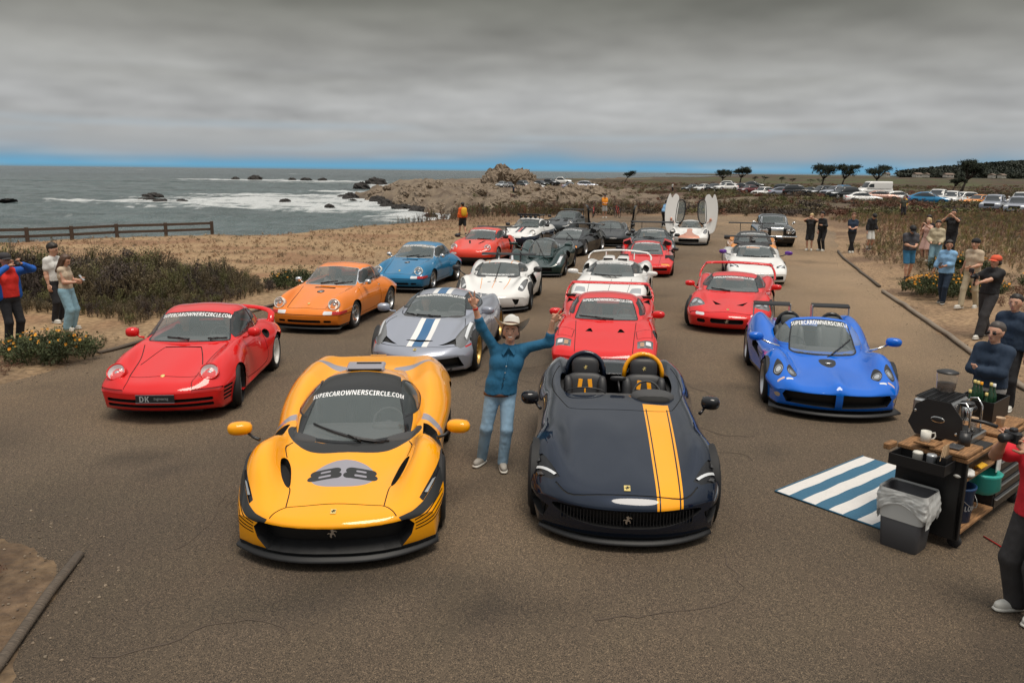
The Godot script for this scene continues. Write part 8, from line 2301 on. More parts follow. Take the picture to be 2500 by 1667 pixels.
# ------------------------------------------------------------------ the place: sky, ground, sea, plants, rocks
var rng:=RandomNumberGenerator.new()
var nz:=FastNoiseLite.new()
var LOT: PackedVector2Array
var COAST: PackedVector2Array
func noise(x: float,y: float,f:=1.0)->float:
	return nz.get_noise_2d(x*f,y*f)
func setup_noise()->void:
	rng.seed=7
	nz.seed=5
	nz.noise_type=FastNoiseLite.TYPE_SIMPLEX_SMOOTH
	nz.frequency=0.1
	nz.fractal_octaves=4
	LOT=v2s("7.9,-2 7.9,9 8.4,12.6 9.1,15.1 10.5,20.9 11.4,24.6 13,30.2 14.1,34.3 15.3,37.8 20,50.5 22.5,66 15,69 9,66.4 3,60.5 -0.6,53 -1.6,46 -2.4,37.5 -4.5,31.4 -5,28.3 -6.1,20.8 -7.8,14.9 -8.4,12.3 -13,10.4 -13,8.8 -5.1,7.5 -3.9,6.6 -3.5,5 -3.2,-2")
	COAST=v2s("-500,20 -60,33 -24.5,37.0 -23,39.5 -19,42.2 -16,43.3 -13.5,43.6 -12,47 -10.3,51 -7,56 -5.5,60 -5,75 -8,105 -14,131 -20,150 -42,201 -47,215 -30,225 -14,240 -30,270 -50,330 -62,382 -30,420 10,430 60,560 200,900 700,2200 700,4000 4000,4000 4000,-500 -500,-500")
func seg_dist(p: Vector2,poly: PackedVector2Array)->float:
	var best:=1e12
	var n:=poly.size()
	var j:=n - 1
	var inside:=false
	for i in n:
		var a:=poly[i]
		var b:=poly[j]
		var d:=b - a
		var u:=clampf((p - a).dot(d)/d.length_squared(),0.0,1.0)
		best=minf(best,p.distance_squared_to(a+d*u))
		if (a.y>p.y) !=(b.y>p.y) and p.x<(b.x - a.x)*(p.y - a.y)/(b.y - a.y)+a.x: inside=not inside
		j=i
	return -sqrt(best) if inside else sqrt(best)
func land(x: float,d: float)->Array:
	var p:=Vector2(x,d)
	var sd:=seg_dist(p,LOT) if d<110.0 else 60.0
	var cd:=-seg_dist(p,COAST)
	if sd<-1.0: return [-0.05,sd,cd]
	var h:=-0.05+0.085*smoothstep(-0.35,0.35,sd+noise(x,d,9.0)*0.35)+noise(x,d,3.0)*0.05*smoothstep(0.2,2.0,sd)
	if x>7.0 and d<90.0:
		h+=(0.42*smoothstep(0.4,4.5,sd)+0.12*smoothstep(6.0,14.0,sd))*(1.0 - smoothstep(45.0,80.0,d))
	if d>60.0 and cd>0.0:
		h+=noise(x,d,0.35)*0.9*smoothstep(60.0,120.0,d)
		var rocky:=(1.0 - smoothstep(0.0,45.0,cd))*smoothstep(85.0,120.0,d)*(1.0 - smoothstep(420.0,600.0,d))
		h+=rocky*(absf(noise(x,d,1.3))*1.3+pow(1.0 - minf(absf(noise(x+50.0,d,1.8))*2.6,1.0),2.0)*1.5+absf(noise(x+9.0,d,5.0))*1.6 - 2.7)
	var cliff:=smoothstep(-2.5 if d<70.0 else -7.0,0.8 if d<70.0 else 9.0,cd+noise(x,d,2.0)*1.2)
	return [lerpf(-7.5,h,cliff),sd,cd]
func ground_at(x: float,z: float)->float:
	var l:=land(x,-z)
	return maxf(l[0],0.0) if l[1]<0.0 else l[0]
func fan_mesh(rows: PackedFloat32Array,cols: int,half: Callable,f: Callable,uv:=0.0)->ArrayMesh:
	var vs:=PackedVector3Array()
	var cs:=PackedColorArray()
	var uvs:=PackedVector2Array()
	for d in rows:
		var w: Vector2=half.call(d)
		for c in cols+1:
			var x:=lerpf(w.x,w.y,float(c)/cols)
			var r: Array=f.call(x,d)
			vs.append(Vector3(x,r[0],-d))
			cs.append(r[1])
			uvs.append(Vector2(x,d)*uv)
	var ix:=PackedInt32Array()
	for i in rows.size() - 1:
		for c in cols:
			var a:=i*(cols+1)+c
			ix.append_array(PackedInt32Array([a,a+cols+1,a+cols+2,a,a+cols+2,a+1]))
	var ns:=PackedVector3Array()
	ns.resize(vs.size())
	for k in range(0,ix.size(),3):
		var n:=(vs[ix[k+2]] - vs[ix[k]]).cross(vs[ix[k+1]] - vs[ix[k]])
		for e in 3: ns[ix[k+e]]+=n
	for k in ns.size():
		ns[k]=ns[k].normalized()
		if ns[k].y<0: ns[k]=-ns[k]
	var arr:=[]
	arr.resize(Mesh.ARRAY_MAX)
	arr[Mesh.ARRAY_VERTEX]=vs
	arr[Mesh.ARRAY_NORMAL]=ns
	arr[Mesh.ARRAY_COLOR]=cs
	arr[Mesh.ARRAY_TEX_UV]=uvs
	arr[Mesh.ARRAY_INDEX]=ix
	var am:=ArrayMesh.new()
	am.add_surface_from_arrays(Mesh.PRIMITIVE_TRIANGLES,arr)
	return am
func grown(a: float,b: float,first: float,rate: float)->PackedFloat32Array:
	var out:=PackedFloat32Array([a])
	var s:=first
	while out[-1]<b:
		out.append(out[-1]+s)
		s*=rate
	return out
func make_sky()->void:
	var env:=WorldEnvironment.new()
	env.name="world_environment"
	var e:=Environment.new()
	env.environment=e
	e.background_mode=Environment.BG_SKY
	e.tonemap_mode=Environment.TONE_MAPPER_LINEAR
	e.tonemap_exposure=EXPOSURE
	e.sdfgi_enabled=true
	e.ssao_enabled=true
	e.ssil_enabled=true
	var W:=1536
	var Hh:=768
	var img:=Image.create_empty(W,Hh,false,Image.FORMAT_RGBF)
	var cl:=FastNoiseLite.new()
	cl.seed=11
	cl.frequency=0.55
	cl.fractal_octaves=5
	cl.noise_type=FastNoiseLite.TYPE_SIMPLEX_SMOOTH
	img.fill(Color(0.12,0.11,0.09))
	var el_g:=curve("0:0.252 0.4:0.237 0.75:0.21 1.2:0.215 1.8:0.23 4:0.260 6:0.237 8:0.186 11.5:0.113 20:0.250 45:0.440 90:0.520")
	var el_b:=curve("0:0.365 0.4:0.355 0.75:0.305 1.2:0.255 1.8:0.242 4:0.260 6:0.231 8:0.175 11.5:0.100 20:0.241 45:0.440 90:0.527")
	var el_r:=curve("0:0.125 0.4:0.085 0.75:0.10 1.2:0.165 1.8:0.215 4:0.256 6:0.235 8:0.186 11.5:0.112 20:0.250 45:0.432 90:0.513")
	for y in Hh/2:
		var elev:=90.0 - (y+0.5)*180.0/Hh
		var ce:=cos(deg_to_rad(elev))
		var se:=sin(deg_to_rad(elev))
		for x in W:
			var az:=TAU*(x+0.5)/W
			var lift:=elev
			if elev<6.0: lift=maxf(elev+cl.get_noise_2d(cos(az)*4.0,sin(az)*4.0)*1.1*smoothstep(0.0,1.5,elev)+0.25,0.0)
			var base:=Vector3(ev(el_r,lift),ev(el_g,lift),ev(el_b,lift))
			var dx:=cos(az)*ce
			var dz:=sin(az)*ce
			var k:=1.0/(se+0.05)
			var n:=cl.get_noise_3d(dx*k*0.9,dz*k*0.9,0.0)
			var n2:=cl.get_noise_3d(dx*k*0.3+9.0,dz*k*0.3,3.0)
			var m:=1.0+(n*0.24+n2*0.2+cl.get_noise_3d(dx*k*2.6,dz*k*2.6,7.0)*0.2)*smoothstep(1.2,3.5,elev)
			var c:=base*m
			if elev<3.4:
				var st:=smoothstep(0.12,0.4,cl.get_noise_3d(cos(az)*3.0,elev*2.6,sin(az)*3.0))
				c=c.lerp(Vector3(0.24,0.28,0.31),st*0.55)
			img.set_pixel(x,y,Color(c.x,c.y,c.z))
	var sky:=Sky.new()
	var pm:=PanoramaSkyMaterial.new()
	pm.panorama=ImageTexture.create_from_image(img)
	pm.energy_multiplier=1.0
	sky.sky_material=pm
	e.sky=sky
	put(env)
func noise_tex(freq: float,lo: Color,hi: Color,seed_: int,size:=512,oct:=4)->NoiseTexture2D:
	var t:=NoiseTexture2D.new()
	var n:=FastNoiseLite.new()
	n.seed=seed_
	n.frequency=freq
	n.fractal_octaves=oct
	t.noise=n
	t.width=size
	t.height=size
	t.seamless=true
	var g:=Gradient.new()
	g.set_color(0,lo)
	g.set_color(1,hi)
	t.color_ramp=g
	return t
func asphalt_image()->Array:
	var S:=1024
	var a:=FastNoiseLite.new()
	a.noise_type=FastNoiseLite.TYPE_CELLULAR
	a.cellular_return_type=FastNoiseLite.RETURN_CELL_VALUE
	a.frequency=0.17
	a.seed=3
	a.fractal_type=FastNoiseLite.FRACTAL_NONE
	var b:=FastNoiseLite.new()
	b.frequency=0.02
	b.seed=8
	var ia:=a.get_seamless_image(S,S).get_data()
	var ib:=b.get_seamless_image(S,S).get_data()
	var out:=PackedByteArray()
	out.resize(S*S*3)
	var r:=RandomNumberGenerator.new()
	r.seed=4
	var lutr:=PackedByteArray()
	var lutg:=PackedByteArray()
	var lutb:=PackedByteArray()
	for v in 256:
		var q:=pow(absf(v/255.0 - 0.5)*2.0,2.2)*signf(v - 127.5)
		var k:=0.63+0.34*q
		lutr.append(clampi(int(255*k*0.98),0,255))
		lutg.append(clampi(int(255*k*0.93),0,255))
		lutb.append(clampi(int(255*k*0.85),0,255))
	for i in S*S:
		var v:=clampi(ia[i]+(ib[i] - 128)/4+(r.randi() & 31) - 16,0,255)
		out[i*3]=lutr[v]
		out[i*3+1]=lutg[v]
		out[i*3+2]=lutb[v]
	return [ImageTexture.create_from_image(Image.create_from_data(S,S,false,Image.FORMAT_RGB8,out)),ImageTexture.create_from_image(Image.create_from_data(S,S,false,Image.FORMAT_L8,ia))]
func ground_colors()->void:
	pass
func make_ground()->void:
	var at:=asphalt_image()
	var am:=StandardMaterial3D.new()
	am.resource_name="asphalt"
	am.albedo_texture=at[0]
	am.vertex_color_use_as_albedo=true
	am.roughness=0.92
	am.heightmap_enabled=true
	am.heightmap_texture=at[1]
	am.heightmap_scale=0.2
	am.texture_filter=BaseMaterial3D.TEXTURE_FILTER_LINEAR_WITH_MIPMAPS
	var asph:=func(x,d):
		var k: float=1.0+noise(x,d,0.9)*0.3+noise(x+40.0,d,3.4)*0.18
		var warm: float=noise(x,d+90.0,0.7)*0.06
		var stain: float=smoothstep(0.32,0.55,noise(x*0.7+7.0,d*1.8,2.6))*0.32
		k*=1.0 - stain
		var old: float=smoothstep(5.0,21.0,d+noise(x,d,1.2)*14.0)  # near asphalt colour painted darker: lens vignette plus its own grey tone
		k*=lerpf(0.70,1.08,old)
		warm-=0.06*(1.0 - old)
		for s in [Vector3(-4.7,9.4,0.5),Vector3(-4.2,9.0,0.35),Vector3(-4.4,8.3,0.3),Vector3(-2.6,11.0,0.5),Vector3(3.3,9.9,0.4),Vector3(-0.3,6.0,0.45),Vector3(1.2,5.0,0.3)]:
			k*=1.0 - 0.4*smoothstep(1.0,0.2,Vector2(x - s.x,(d - s.y)*1.6).length()/s.z+noise(x,d,9.0)*0.8)
		var dust: float=smoothstep(6.0,0.0,absf(x - (7.5+d*0.16)))*smoothstep(7.0,16.0,d)*0.75
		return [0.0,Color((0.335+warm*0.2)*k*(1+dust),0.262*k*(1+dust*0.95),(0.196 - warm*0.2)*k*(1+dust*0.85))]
	var rows:=grown(-2.0,71.0,0.35,1.008)
	var mesh:=SurfaceTool.new()
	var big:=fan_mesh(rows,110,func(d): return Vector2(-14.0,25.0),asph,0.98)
	var arr:=big.surface_get_arrays(0)
	var ix: PackedInt32Array=arr[Mesh.ARRAY_INDEX]
	var vs: PackedVector3Array=arr[Mesh.ARRAY_VERTEX]
	var keep:=PackedByteArray()
	for v in vs: keep.append(1 if seg_dist(Vector2(v.x,-v.z),LOT)<0.5 else 0)
	var kept:=PackedInt32Array()
	for k in range(0,ix.size(),3):
		if keep[ix[k]] or keep[ix[k+1]] or keep[ix[k+2]]: kept.append_array(PackedInt32Array([ix[k],ix[k+1],ix[k+2]]))
	arr[Mesh.ARRAY_INDEX]=kept
	var lot:=ArrayMesh.new()
	lot.add_surface_from_arrays(Mesh.PRIMITIVE_TRIANGLES,arr)
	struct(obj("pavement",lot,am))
	var tm:=StandardMaterial3D.new()
	tm.resource_name="soil"
	tm.vertex_color_use_as_albedo=true
	tm.roughness=0.95
	tm.uv1_triplanar=true
	tm.uv1_world_triplanar=true
	tm.uv1_scale=Vector3.ONE*0.31
	tm.albedo_texture=noise_tex(0.035,Color(0.62,0.6,0.58),Color(1,1,1),21,512,5)
	tm.heightmap_enabled=true
	tm.heightmap_texture=noise_tex(0.05,Color.BLACK,Color.WHITE,22,512,5)
	tm.heightmap_scale=4.0
	var soil:=func(x,d):
		var l:=land(x,d)
		var sd: float=l[1]
		var cd: float=l[2]
		var n: float=noise(x*0.5,d,2.2)
		var n2: float=noise(x+31.0,d,0.5)
		var c:=Vector3(0.30,0.215,0.135)
		if d<75.0:
			if x<6.0:
				var rust: float=smoothstep(-0.1,0.35,noise(x*0.45,d*1.5,3.0)+n*0.5)
				c=Vector3(0.48,0.325,0.18).lerp(Vector3(0.30,0.15,0.078),rust*0.7)
				if sd<2.6: c=c.lerp(Vector3(0.41,0.28,0.16),smoothstep(2.6,0.8,sd))
				if d<16.0: c=c.lerp(Vector3(0.13,0.085,0.05),clampf(smoothstep(16.0,13.5,d - noise(x,d,3.0)*2.0)*(0.85+noise(x,d,5.0)),0.0,1.0))  # near left dirt browned darker, lens vignette painted into the soil colour
			else:
				c=Vector3(0.41,0.275,0.16).lerp(Vector3(0.22,0.135,0.08),smoothstep(-0.1,0.4,n+noise(x,d,6.0)*0.5))
				if sd>6.0: c=c.lerp(Vector3(0.085,0.06,0.034),smoothstep(6.0,9.0,sd)*0.8)
			if d>45.0 and sd>1.0: c=c.lerp(Vector3(0.2,0.12,0.07),smoothstep(45.0,60.0,d)*0.7)
		if d>=70.0:
			var heath:=Vector3(0.075,0.058,0.03).lerp(Vector3(0.12,0.062,0.04),smoothstep(-0.2,0.4,n2)).lerp(Vector3(0.085,0.09,0.03),smoothstep(0.1,0.5,noise(x - 70.0,d,0.35)))
			c=c.lerp(heath,smoothstep(66.0,80.0,d))
			var rock:=Vector3(0.30,0.235,0.165).lerp(Vector3(0.14,0.10,0.07),smoothstep(-0.2,0.4,noise(x,d*1.4,2.0)))
			c=c.lerp(rock,(1.0 - smoothstep(26.0,62.0,cd+n2*20.0))*smoothstep(75.0,100.0,d)*(1.0 - smoothstep(450.0,600.0,d)))
			if d>240.0:
				var golf: float=0.8*smoothstep(0.1,0.28,noise(x*0.4,d*1.3,0.09))*smoothstep(240.0,270.0,d)*smoothstep(30.0,70.0,cd)
				c=c.lerp(Vector3(0.09,0.115,0.035),golf)
		if cd<2.0 and d<75.0: c=c.lerp(Vector3(0.16,0.11,0.07),smoothstep(2.0,-1.0,cd))
		if float(l[0])<-2.6: c=c.lerp(Vector3(0.06,0.045,0.035),smoothstep(-2.6,-3.6,l[0]))
		c*=1.0+noise(x,d,12.0)*0.25*(1.0 - smoothstep(20.0,60.0,d))
		return [l[0],Color(c.x,c.y,c.z)]
	var rows2:=grown(-3.0,420.0,0.28,1.0135)
	for r in grown(440.0,4200.0,25.0,1.16): rows2.append(r)
	struct(obj("ground",fan_mesh(rows2,260,func(d): return Vector2(-16.0 - maxf(d,0.0)*0.72,16.0+maxf(d,0.0)*0.85),soil),tm))
func make_sea()->void:
	var m:=StandardMaterial3D.new()
	m.resource_name="sea"
	m.vertex_color_use_as_albedo=true
	m.roughness=0.22
	m.heightmap_enabled=true
	m.uv1_triplanar=true
	m.uv1_world_triplanar=true
	m.uv1_scale=Vector3(0.11,0.11,0.11)
	m.heightmap_texture=noise_tex(0.03,Color.BLACK,Color.WHITE,31,512,5)
	m.heightmap_scale=30.0
	var wave:=FastNoiseLite.new()
	wave.seed=9
	wave.frequency=1.0
	wave.fractal_octaves=4
	var spots:=[Vector3(-76,172,16),Vector3(-95,176,9),Vector3(-60,190,30),Vector3(-45,180,26),Vector3(-30,165,22),Vector3(-66,215,24),Vector3(-160,500,60),Vector3(-110,470,60),Vector3(-20,140,14),Vector3(-55,174,44),Vector3(-44,158,34),Vector3(-28,148,26),Vector3(-48,260,26),Vector3(-40,235,18)]
	var f:=func(x,d):
		var cd: float=seg_dist(Vector2(x,d),COAST) if d<700.0 else 100.0
		var h: float=wave.get_noise_2d(x*0.05,d*0.12)*0.55+wave.get_noise_2d(x*0.22+5.0,d*0.45)*0.22
		h*=1.0 - smoothstep(900.0,2500.0,d)
		var foam: float=0.0
		for s in spots: foam=maxf(foam,(1.0 - Vector2(x - s.x,(d - s.y)*1.6).length()/s.z))
		if d<420.0 and d>110.0: foam=maxf(foam,(1.0 - cd/12.0)*0.75)
		foam=smoothstep(0.12,0.5,foam*0.95+wave.get_noise_2d(x*0.06,d*0.35)*0.7+wave.get_noise_2d(x*0.4,d*1.1)*0.35 - 0.12) if foam>0.0 else 0.0
		var cap: float=smoothstep(0.62,0.75,wave.get_noise_2d(x*0.11+30.0,d*0.5))*0.5
		foam=clampf(maxf(foam,cap),0.0,1.0)
		var c:=Vector3(0.075,0.105,0.108).lerp(Vector3(0.045,0.068,0.074),smoothstep(200.0,900.0,d))*(1.0+wave.get_noise_2d(x*0.02,d*0.09)*0.5)
		c=c.lerp(Vector3(0.62,0.64,0.64),foam)
		return [-3.5+h+foam*0.12,Color(c.x,c.y,c.z)]
	var rows:=grown(22.0,900.0,0.5,1.0085)
	for r in grown(930.0,30000.0,40.0,1.2): rows.append(r)
	struct(obj("sea",fan_mesh(rows,300,func(d): return Vector2(-30.0 - d*0.95,minf(-2.0+d*0.02,12.0) if d<400.0 else d*0.95),f),m))
func rock_mesh(seed_: int,n:=14,rough:=0.45)->ArrayMesh:
	var st:=sft(false)
	var k:=FastNoiseLite.new()
	k.seed=seed_
	k.frequency=0.9
	k.fractal_octaves=4
	k.fractal_type=FastNoiseLite.FRACTAL_RIDGED
	var P:=[]
	for i in n+1:
		var row:=[]
		for j in n*2:
			var la:=PI*(float(i)/n - 0.5)
			var lo:=TAU*j/(n*2)
			var d:=Vector3(cos(la)*cos(lo),sin(la),cos(la)*sin(lo))
			row.append(d*(1.0+rough*k.get_noise_3dv(d*1.4)+rough*0.5*k.get_noise_3dv(d*4.0)))
		P.append(row)
	for i in n:
		for j in n*2:
			var j2:=(j+1)%(n*2)
			quad(st,P[i][j],P[i][j2],P[i+1][j2],P[i+1][j])
	st.generate_normals()
	return st.commit()
var rocks:=[]
func rock(at: Vector3,s: Vector3,m: Material,label: String,group: String,kind:=-1)->MeshInstance3D:
	if rocks.is_empty():
		for k in 6: rocks.append(rock_mesh(40+k))
	var o:=obj("rock",rocks[kind if kind>=0 else rng.randi()%6],m)
	o.position=at
	o.scale=s
	o.rotation=Vector3(rng.randf_range(-0.2,0.2),rng.randf()*TAU,rng.randf_range(-0.2,0.2))
	tag(o,label,"rock",group)
	return o
func stone_mat(key: String,c: Color,d: Color)->StandardMaterial3D:
	var m:=mat(key,Color.WHITE,0.9)
	m.albedo_color=Color.WHITE
	m.albedo_texture=noise_tex(0.02,c.linear_to_srgb(),d.linear_to_srgb(),51,512,6)
	m.uv1_triplanar=true
	m.uv1_world_triplanar=true
	m.uv1_scale=Vector3.ONE*0.25
	m.heightmap_enabled=true
	m.heightmap_texture=noise_tex(0.03,Color.BLACK,Color.WHITE,52,512,6)
	m.heightmap_scale=12.0
	return m
func clump(seed_: int,n: int,h: float,r: float,leaf: float,stems:=5)->ArrayMesh:
	var st:=sft(false)
	var g:=RandomNumberGenerator.new()
	g.seed=seed_
	for s in stems:
		var a:=g.randf()*TAU
		var top:=Vector3(cos(a)*r*g.randf_range(0.3,1.0),h*g.randf_range(0.6,1.0),sin(a)*r*g.randf_range(0.3,1.0))
		var w:=Vector3(-sin(a),0,cos(a))*0.006
		var mid:=top*0.5+Vector3(0,h*0.1,0)
		quad(st,-w,w,mid+w*0.7,mid - w*0.7)
		quad(st,mid - w*0.7,mid+w*0.7,top+w*0.3,top - w*0.3)
		for k in n/stems:
			var f:=g.randf_range(0.25,1.05)
			var p:=(mid*(f*2.0) if f<0.5 else mid.lerp(top,f*2.0 - 1.0))+Vector3(g.randfn(),g.randfn()*0.6,g.randfn())*r*0.16
			var d:=Vector3(g.randfn(),g.randf_range(0.2,1.4),g.randfn()).normalized()
			var u:=d.cross(Vector3(g.randfn(),g.randfn(),g.randfn())).normalized()
			var l:=leaf*g.randf_range(0.6,1.3)
			for v in [p,p+d*l*0.5+u*l*0.28,p+d*l,p,p+d*l,p+d*l*0.5 - u*l*0.28]: st.add_vertex(v)
	st.generate_normals()
	return st.commit()
func leaf_mat(key: String,back:=0.3)->StandardMaterial3D:
	var m:=mat(key,Color.WHITE,0.8)
	m.albedo_color=Color.WHITE
	m.vertex_color_use_as_albedo=true
	m.backlight_enabled=true
	m.backlight=Color(back,back,back)
	return m
func scatter(called: String,mesh: Mesh,m: Material,xf: Array,cols: Array,parent: Node=null)->MultiMeshInstance3D:
	var mm:=MultiMesh.new()
	mm.transform_format=MultiMesh.TRANSFORM_3D
	mm.use_colors=true
	mm.mesh=mesh
	mm.instance_count=xf.size()
	for i in xf.size():
		mm.set_instance_transform(i,xf[i])
		mm.set_instance_color(i,cols[i])
	var o:=MultiMeshInstance3D.new()
	o.name=called
	o.multimesh=mm
	o.material_override=m
	put(o,parent)
	return o
func sprig(at: Vector3,s: float,tilt:=0.3)->Transform3D:
	var b:=Basis(Vector3.UP,rng.randf()*TAU)*Basis(Vector3.RIGHT,rng.randfn()*tilt)
	return Transform3D(b.scaled(Vector3.ONE*s*rng.randf_range(0.75,1.3)),at)
func tone(a: Vector3,b: Vector3)->Color:
	var c:=a.lerp(b,rng.randf())*rng.randf_range(0.65,1.35)
	return Color(c.x,c.y,c.z)
func thicket(called: String,label: String,poly: PackedVector2Array,tall: float,step: float,pal: Array,meshes: Array,m: Material,stack:=3)->void:
	var lo:=poly[0]
	var hi:=poly[0]
	for v in poly:
		lo=lo.min(v)
		hi=hi.max(v)
	var lists:=[]
	for k in meshes: lists.append([[],[]])
	var d:=lo.y
	while d<hi.y:
		var x:=lo.x
		while x<hi.x:
			var p:=Vector2(x+rng.randf_range(-0.5,0.5)*step,d+rng.randf_range(-0.5,0.5)*step)
			var sd:=-seg_dist(p,poly)
			if sd>0.0:
				var top:=tall*(0.3+0.7*smoothstep(0.0,1.6,sd))*(1.0+noise(p.x,p.y,4.0)*0.7+noise(p.x,p.y,11.0)*0.3)
				var gy: float=land(p.x,p.y)[0]
				for s in stack:
					var y: float=gy+top*(float(s)/stack)*rng.randf_range(0.7,1.1)
					var k:=rng.randi()%meshes.size()
					lists[k][0].append(sprig(Vector3(p.x,y,-p.y),1.0*clampf(top,0.45,1.2),0.35))
					var t:=clampi(int((noise(p.x+20.0,p.y,3.5)+0.5)*pal.size()),0,pal.size() - 1)
					lists[k][1].append(tone(pal[t][0],pal[t][1]))
			x+=step
		d+=step
	var root:=Node3D.new()
	root.name=called
	put(root)
	root.set_meta("label",label)
	root.set_meta("category","shrubs")
	struct(root,"stuff")
	for k in meshes.size(): struct(scatter("sprigs",meshes[k],m,lists[k][0],lists[k][1],root),"stuff")
func heath_scatter(called: String,n: int,where: Callable,mesh: Mesh,m: Material,pal: Array,size: Vector2)->void:
	var xf:=[]
	var cs:=[]
	for i in n:
		var p: Vector2=where.call()
		if p.x>1e8: continue
		var l:=land(p.x,p.y)
		if l[0]<-1.5 or l[1]<0.35 or l[2]<1.0: continue
		if p.y>76.0 and p.y<330.0 and l[2]<42.0+noise(p.x,p.y,0.8)*26.0 and rng.randf()<0.93: continue
		xf.append(sprig(Vector3(p.x,l[0] - 0.03,-p.y),rng.randf_range(size.x,size.y),0.2))
		var t:=clampi(int((noise(p.x+12.0,p.y,0.7)*0.9+0.5)*pal.size()),0,pal.size() - 1)
		cs.append(tone(pal[t][0],pal[t][1]))
	struct(scatter(called,mesh,m,xf,cs),"stuff")
func cypress(at: Vector3,h: float,spread: float,label: String,lean:=0.0,lobes:=7)->Node3D:
	var root:=thing("cypress_tree",label,"tree",at,rng.randf()*TAU if lean==0.0 else 0.0,"cypress trees on the far heath")
	var st:=sft()
	var top:=Vector3(lean,h*0.55,0)
	tube(st,[Vector3.ZERO,Vector3(lean*0.3,h*0.25,0.02*h),top],[h*0.05,h*0.035,h*0.022],7)
	var xf:=[]
	var cs:=[]
	for k in lobes:
		var a:=TAU*k/lobes+rng.randf_range(-0.3,0.3)
		var rr:=spread*rng.randf_range(0.35,0.85)
		var c:=top+Vector3(cos(a)*rr+lean*0.6,h*rng.randf_range(0.08,0.36),sin(a)*rr*0.8)
		tube(st,[top*0.8,(top*0.8).lerp(c,0.6)+Vector3(0,-h*0.03,0),c],[h*0.02,h*0.014,h*0.008],5)
		for e in 46:
			var d:=Vector3(rng.randfn(),rng.randfn()*0.36,rng.randfn())*spread*0.24
			xf.append(sprig(c+d,h*0.16,0.7))
			cs.append(tone(Vector3(0.012,0.02,0.012),Vector3(0.035,0.045,0.022)))
	obj("trunk",st,M.bark,root)
	struct(scatter("crown",M_clump,M.leaf,xf,cs,root),"stuff")
	return root
var M_clump: Mesh
func build_setting()->void:
	make_ground()
	make_sea()
	mat("bark",Color(0.06,0.045,0.035),0.9)
	leaf_mat("leaf",0.25)
	M_clump=clump(1,40,0.6,0.5,0.16,6)
	var stones:=stone_mat("shore_stone",Color(0.36,0.28,0.2),Color(0.10,0.075,0.055))
	var dark:=stone_mat("wet_stone",Color(0.05,0.042,0.036),Color(0.012,0.011,0.011))
	var off:=[[-76,170,1.7,0.6],[-73,167,2.2,0.4],[-80,176,1.4,0.35],[-69,169,1.6,0.4],[-100,160,2.4,0.3],[-48,171,1.3,0.6],[-170,500,3.2,1.2],[-158,500,4.6,2.0],[-134,495,3,1.2],[-126,497,3.6,1.3],[-117,500,3,1.2],[-34,150,1.2,0.5],[-84,190,2.6,0.8],[-56,300,4,1.6],[-64,380,6,2.4]]
	for i in off.size():
		var r=off[i]
		rock(Vector3(r[0],-3.5,-r[1]),Vector3(r[2]*0.75,r[3]*1.1,r[2]*0.6),dark,"dark wave-washed rock standing in the sea","rocks out in the sea")
	for i in 330:
		var d:=rng.randf_range(118.0,245.0)
		var x:=rng.randf_range(-44.0,22.0)
		var l:=land(x,d)
		if l[2]<-3.0 or l[2]>38.0: continue
		var s:=rng.randf_range(0.4,1.5)
		rock(Vector3(x,maxf(l[0],-3.4) - 0.2,-d),Vector3(s*1.2,s*rng.randf_range(0.5,0.9),s),stones if l[2]>2.0 else dark,"craggy brown rock of the shore below the heath","rocks along the shore")
	var root:=thing("rock_outcrop","tall tan rock outcrop rising above the heath near the horizon","rock",Vector3(-1,0,-235))
	for k in 34:
		var u:=rng.randf_range(-1.0,1.0)
		var o:=obj("boulder",rocks[rng.randi()%6],stones,root)
		var hh:=3.9*pow(maxf(0.0,1.0 - absf(u - 0.12)*0.9),0.8)
		o.position=Vector3(u*6.0,hh*rng.randf_range(0.0,0.85),rng.randf_range(-3.0,3.0))
		var s:=rng.randf_range(1.1,2.1)
		o.scale=Vector3(s,s*rng.randf_range(0.9,1.6),s)
		o.rotation=Vector3(rng.randf(),rng.randf()*6.0,rng.randf())
	build_plants()
	build_fence()
	wear()
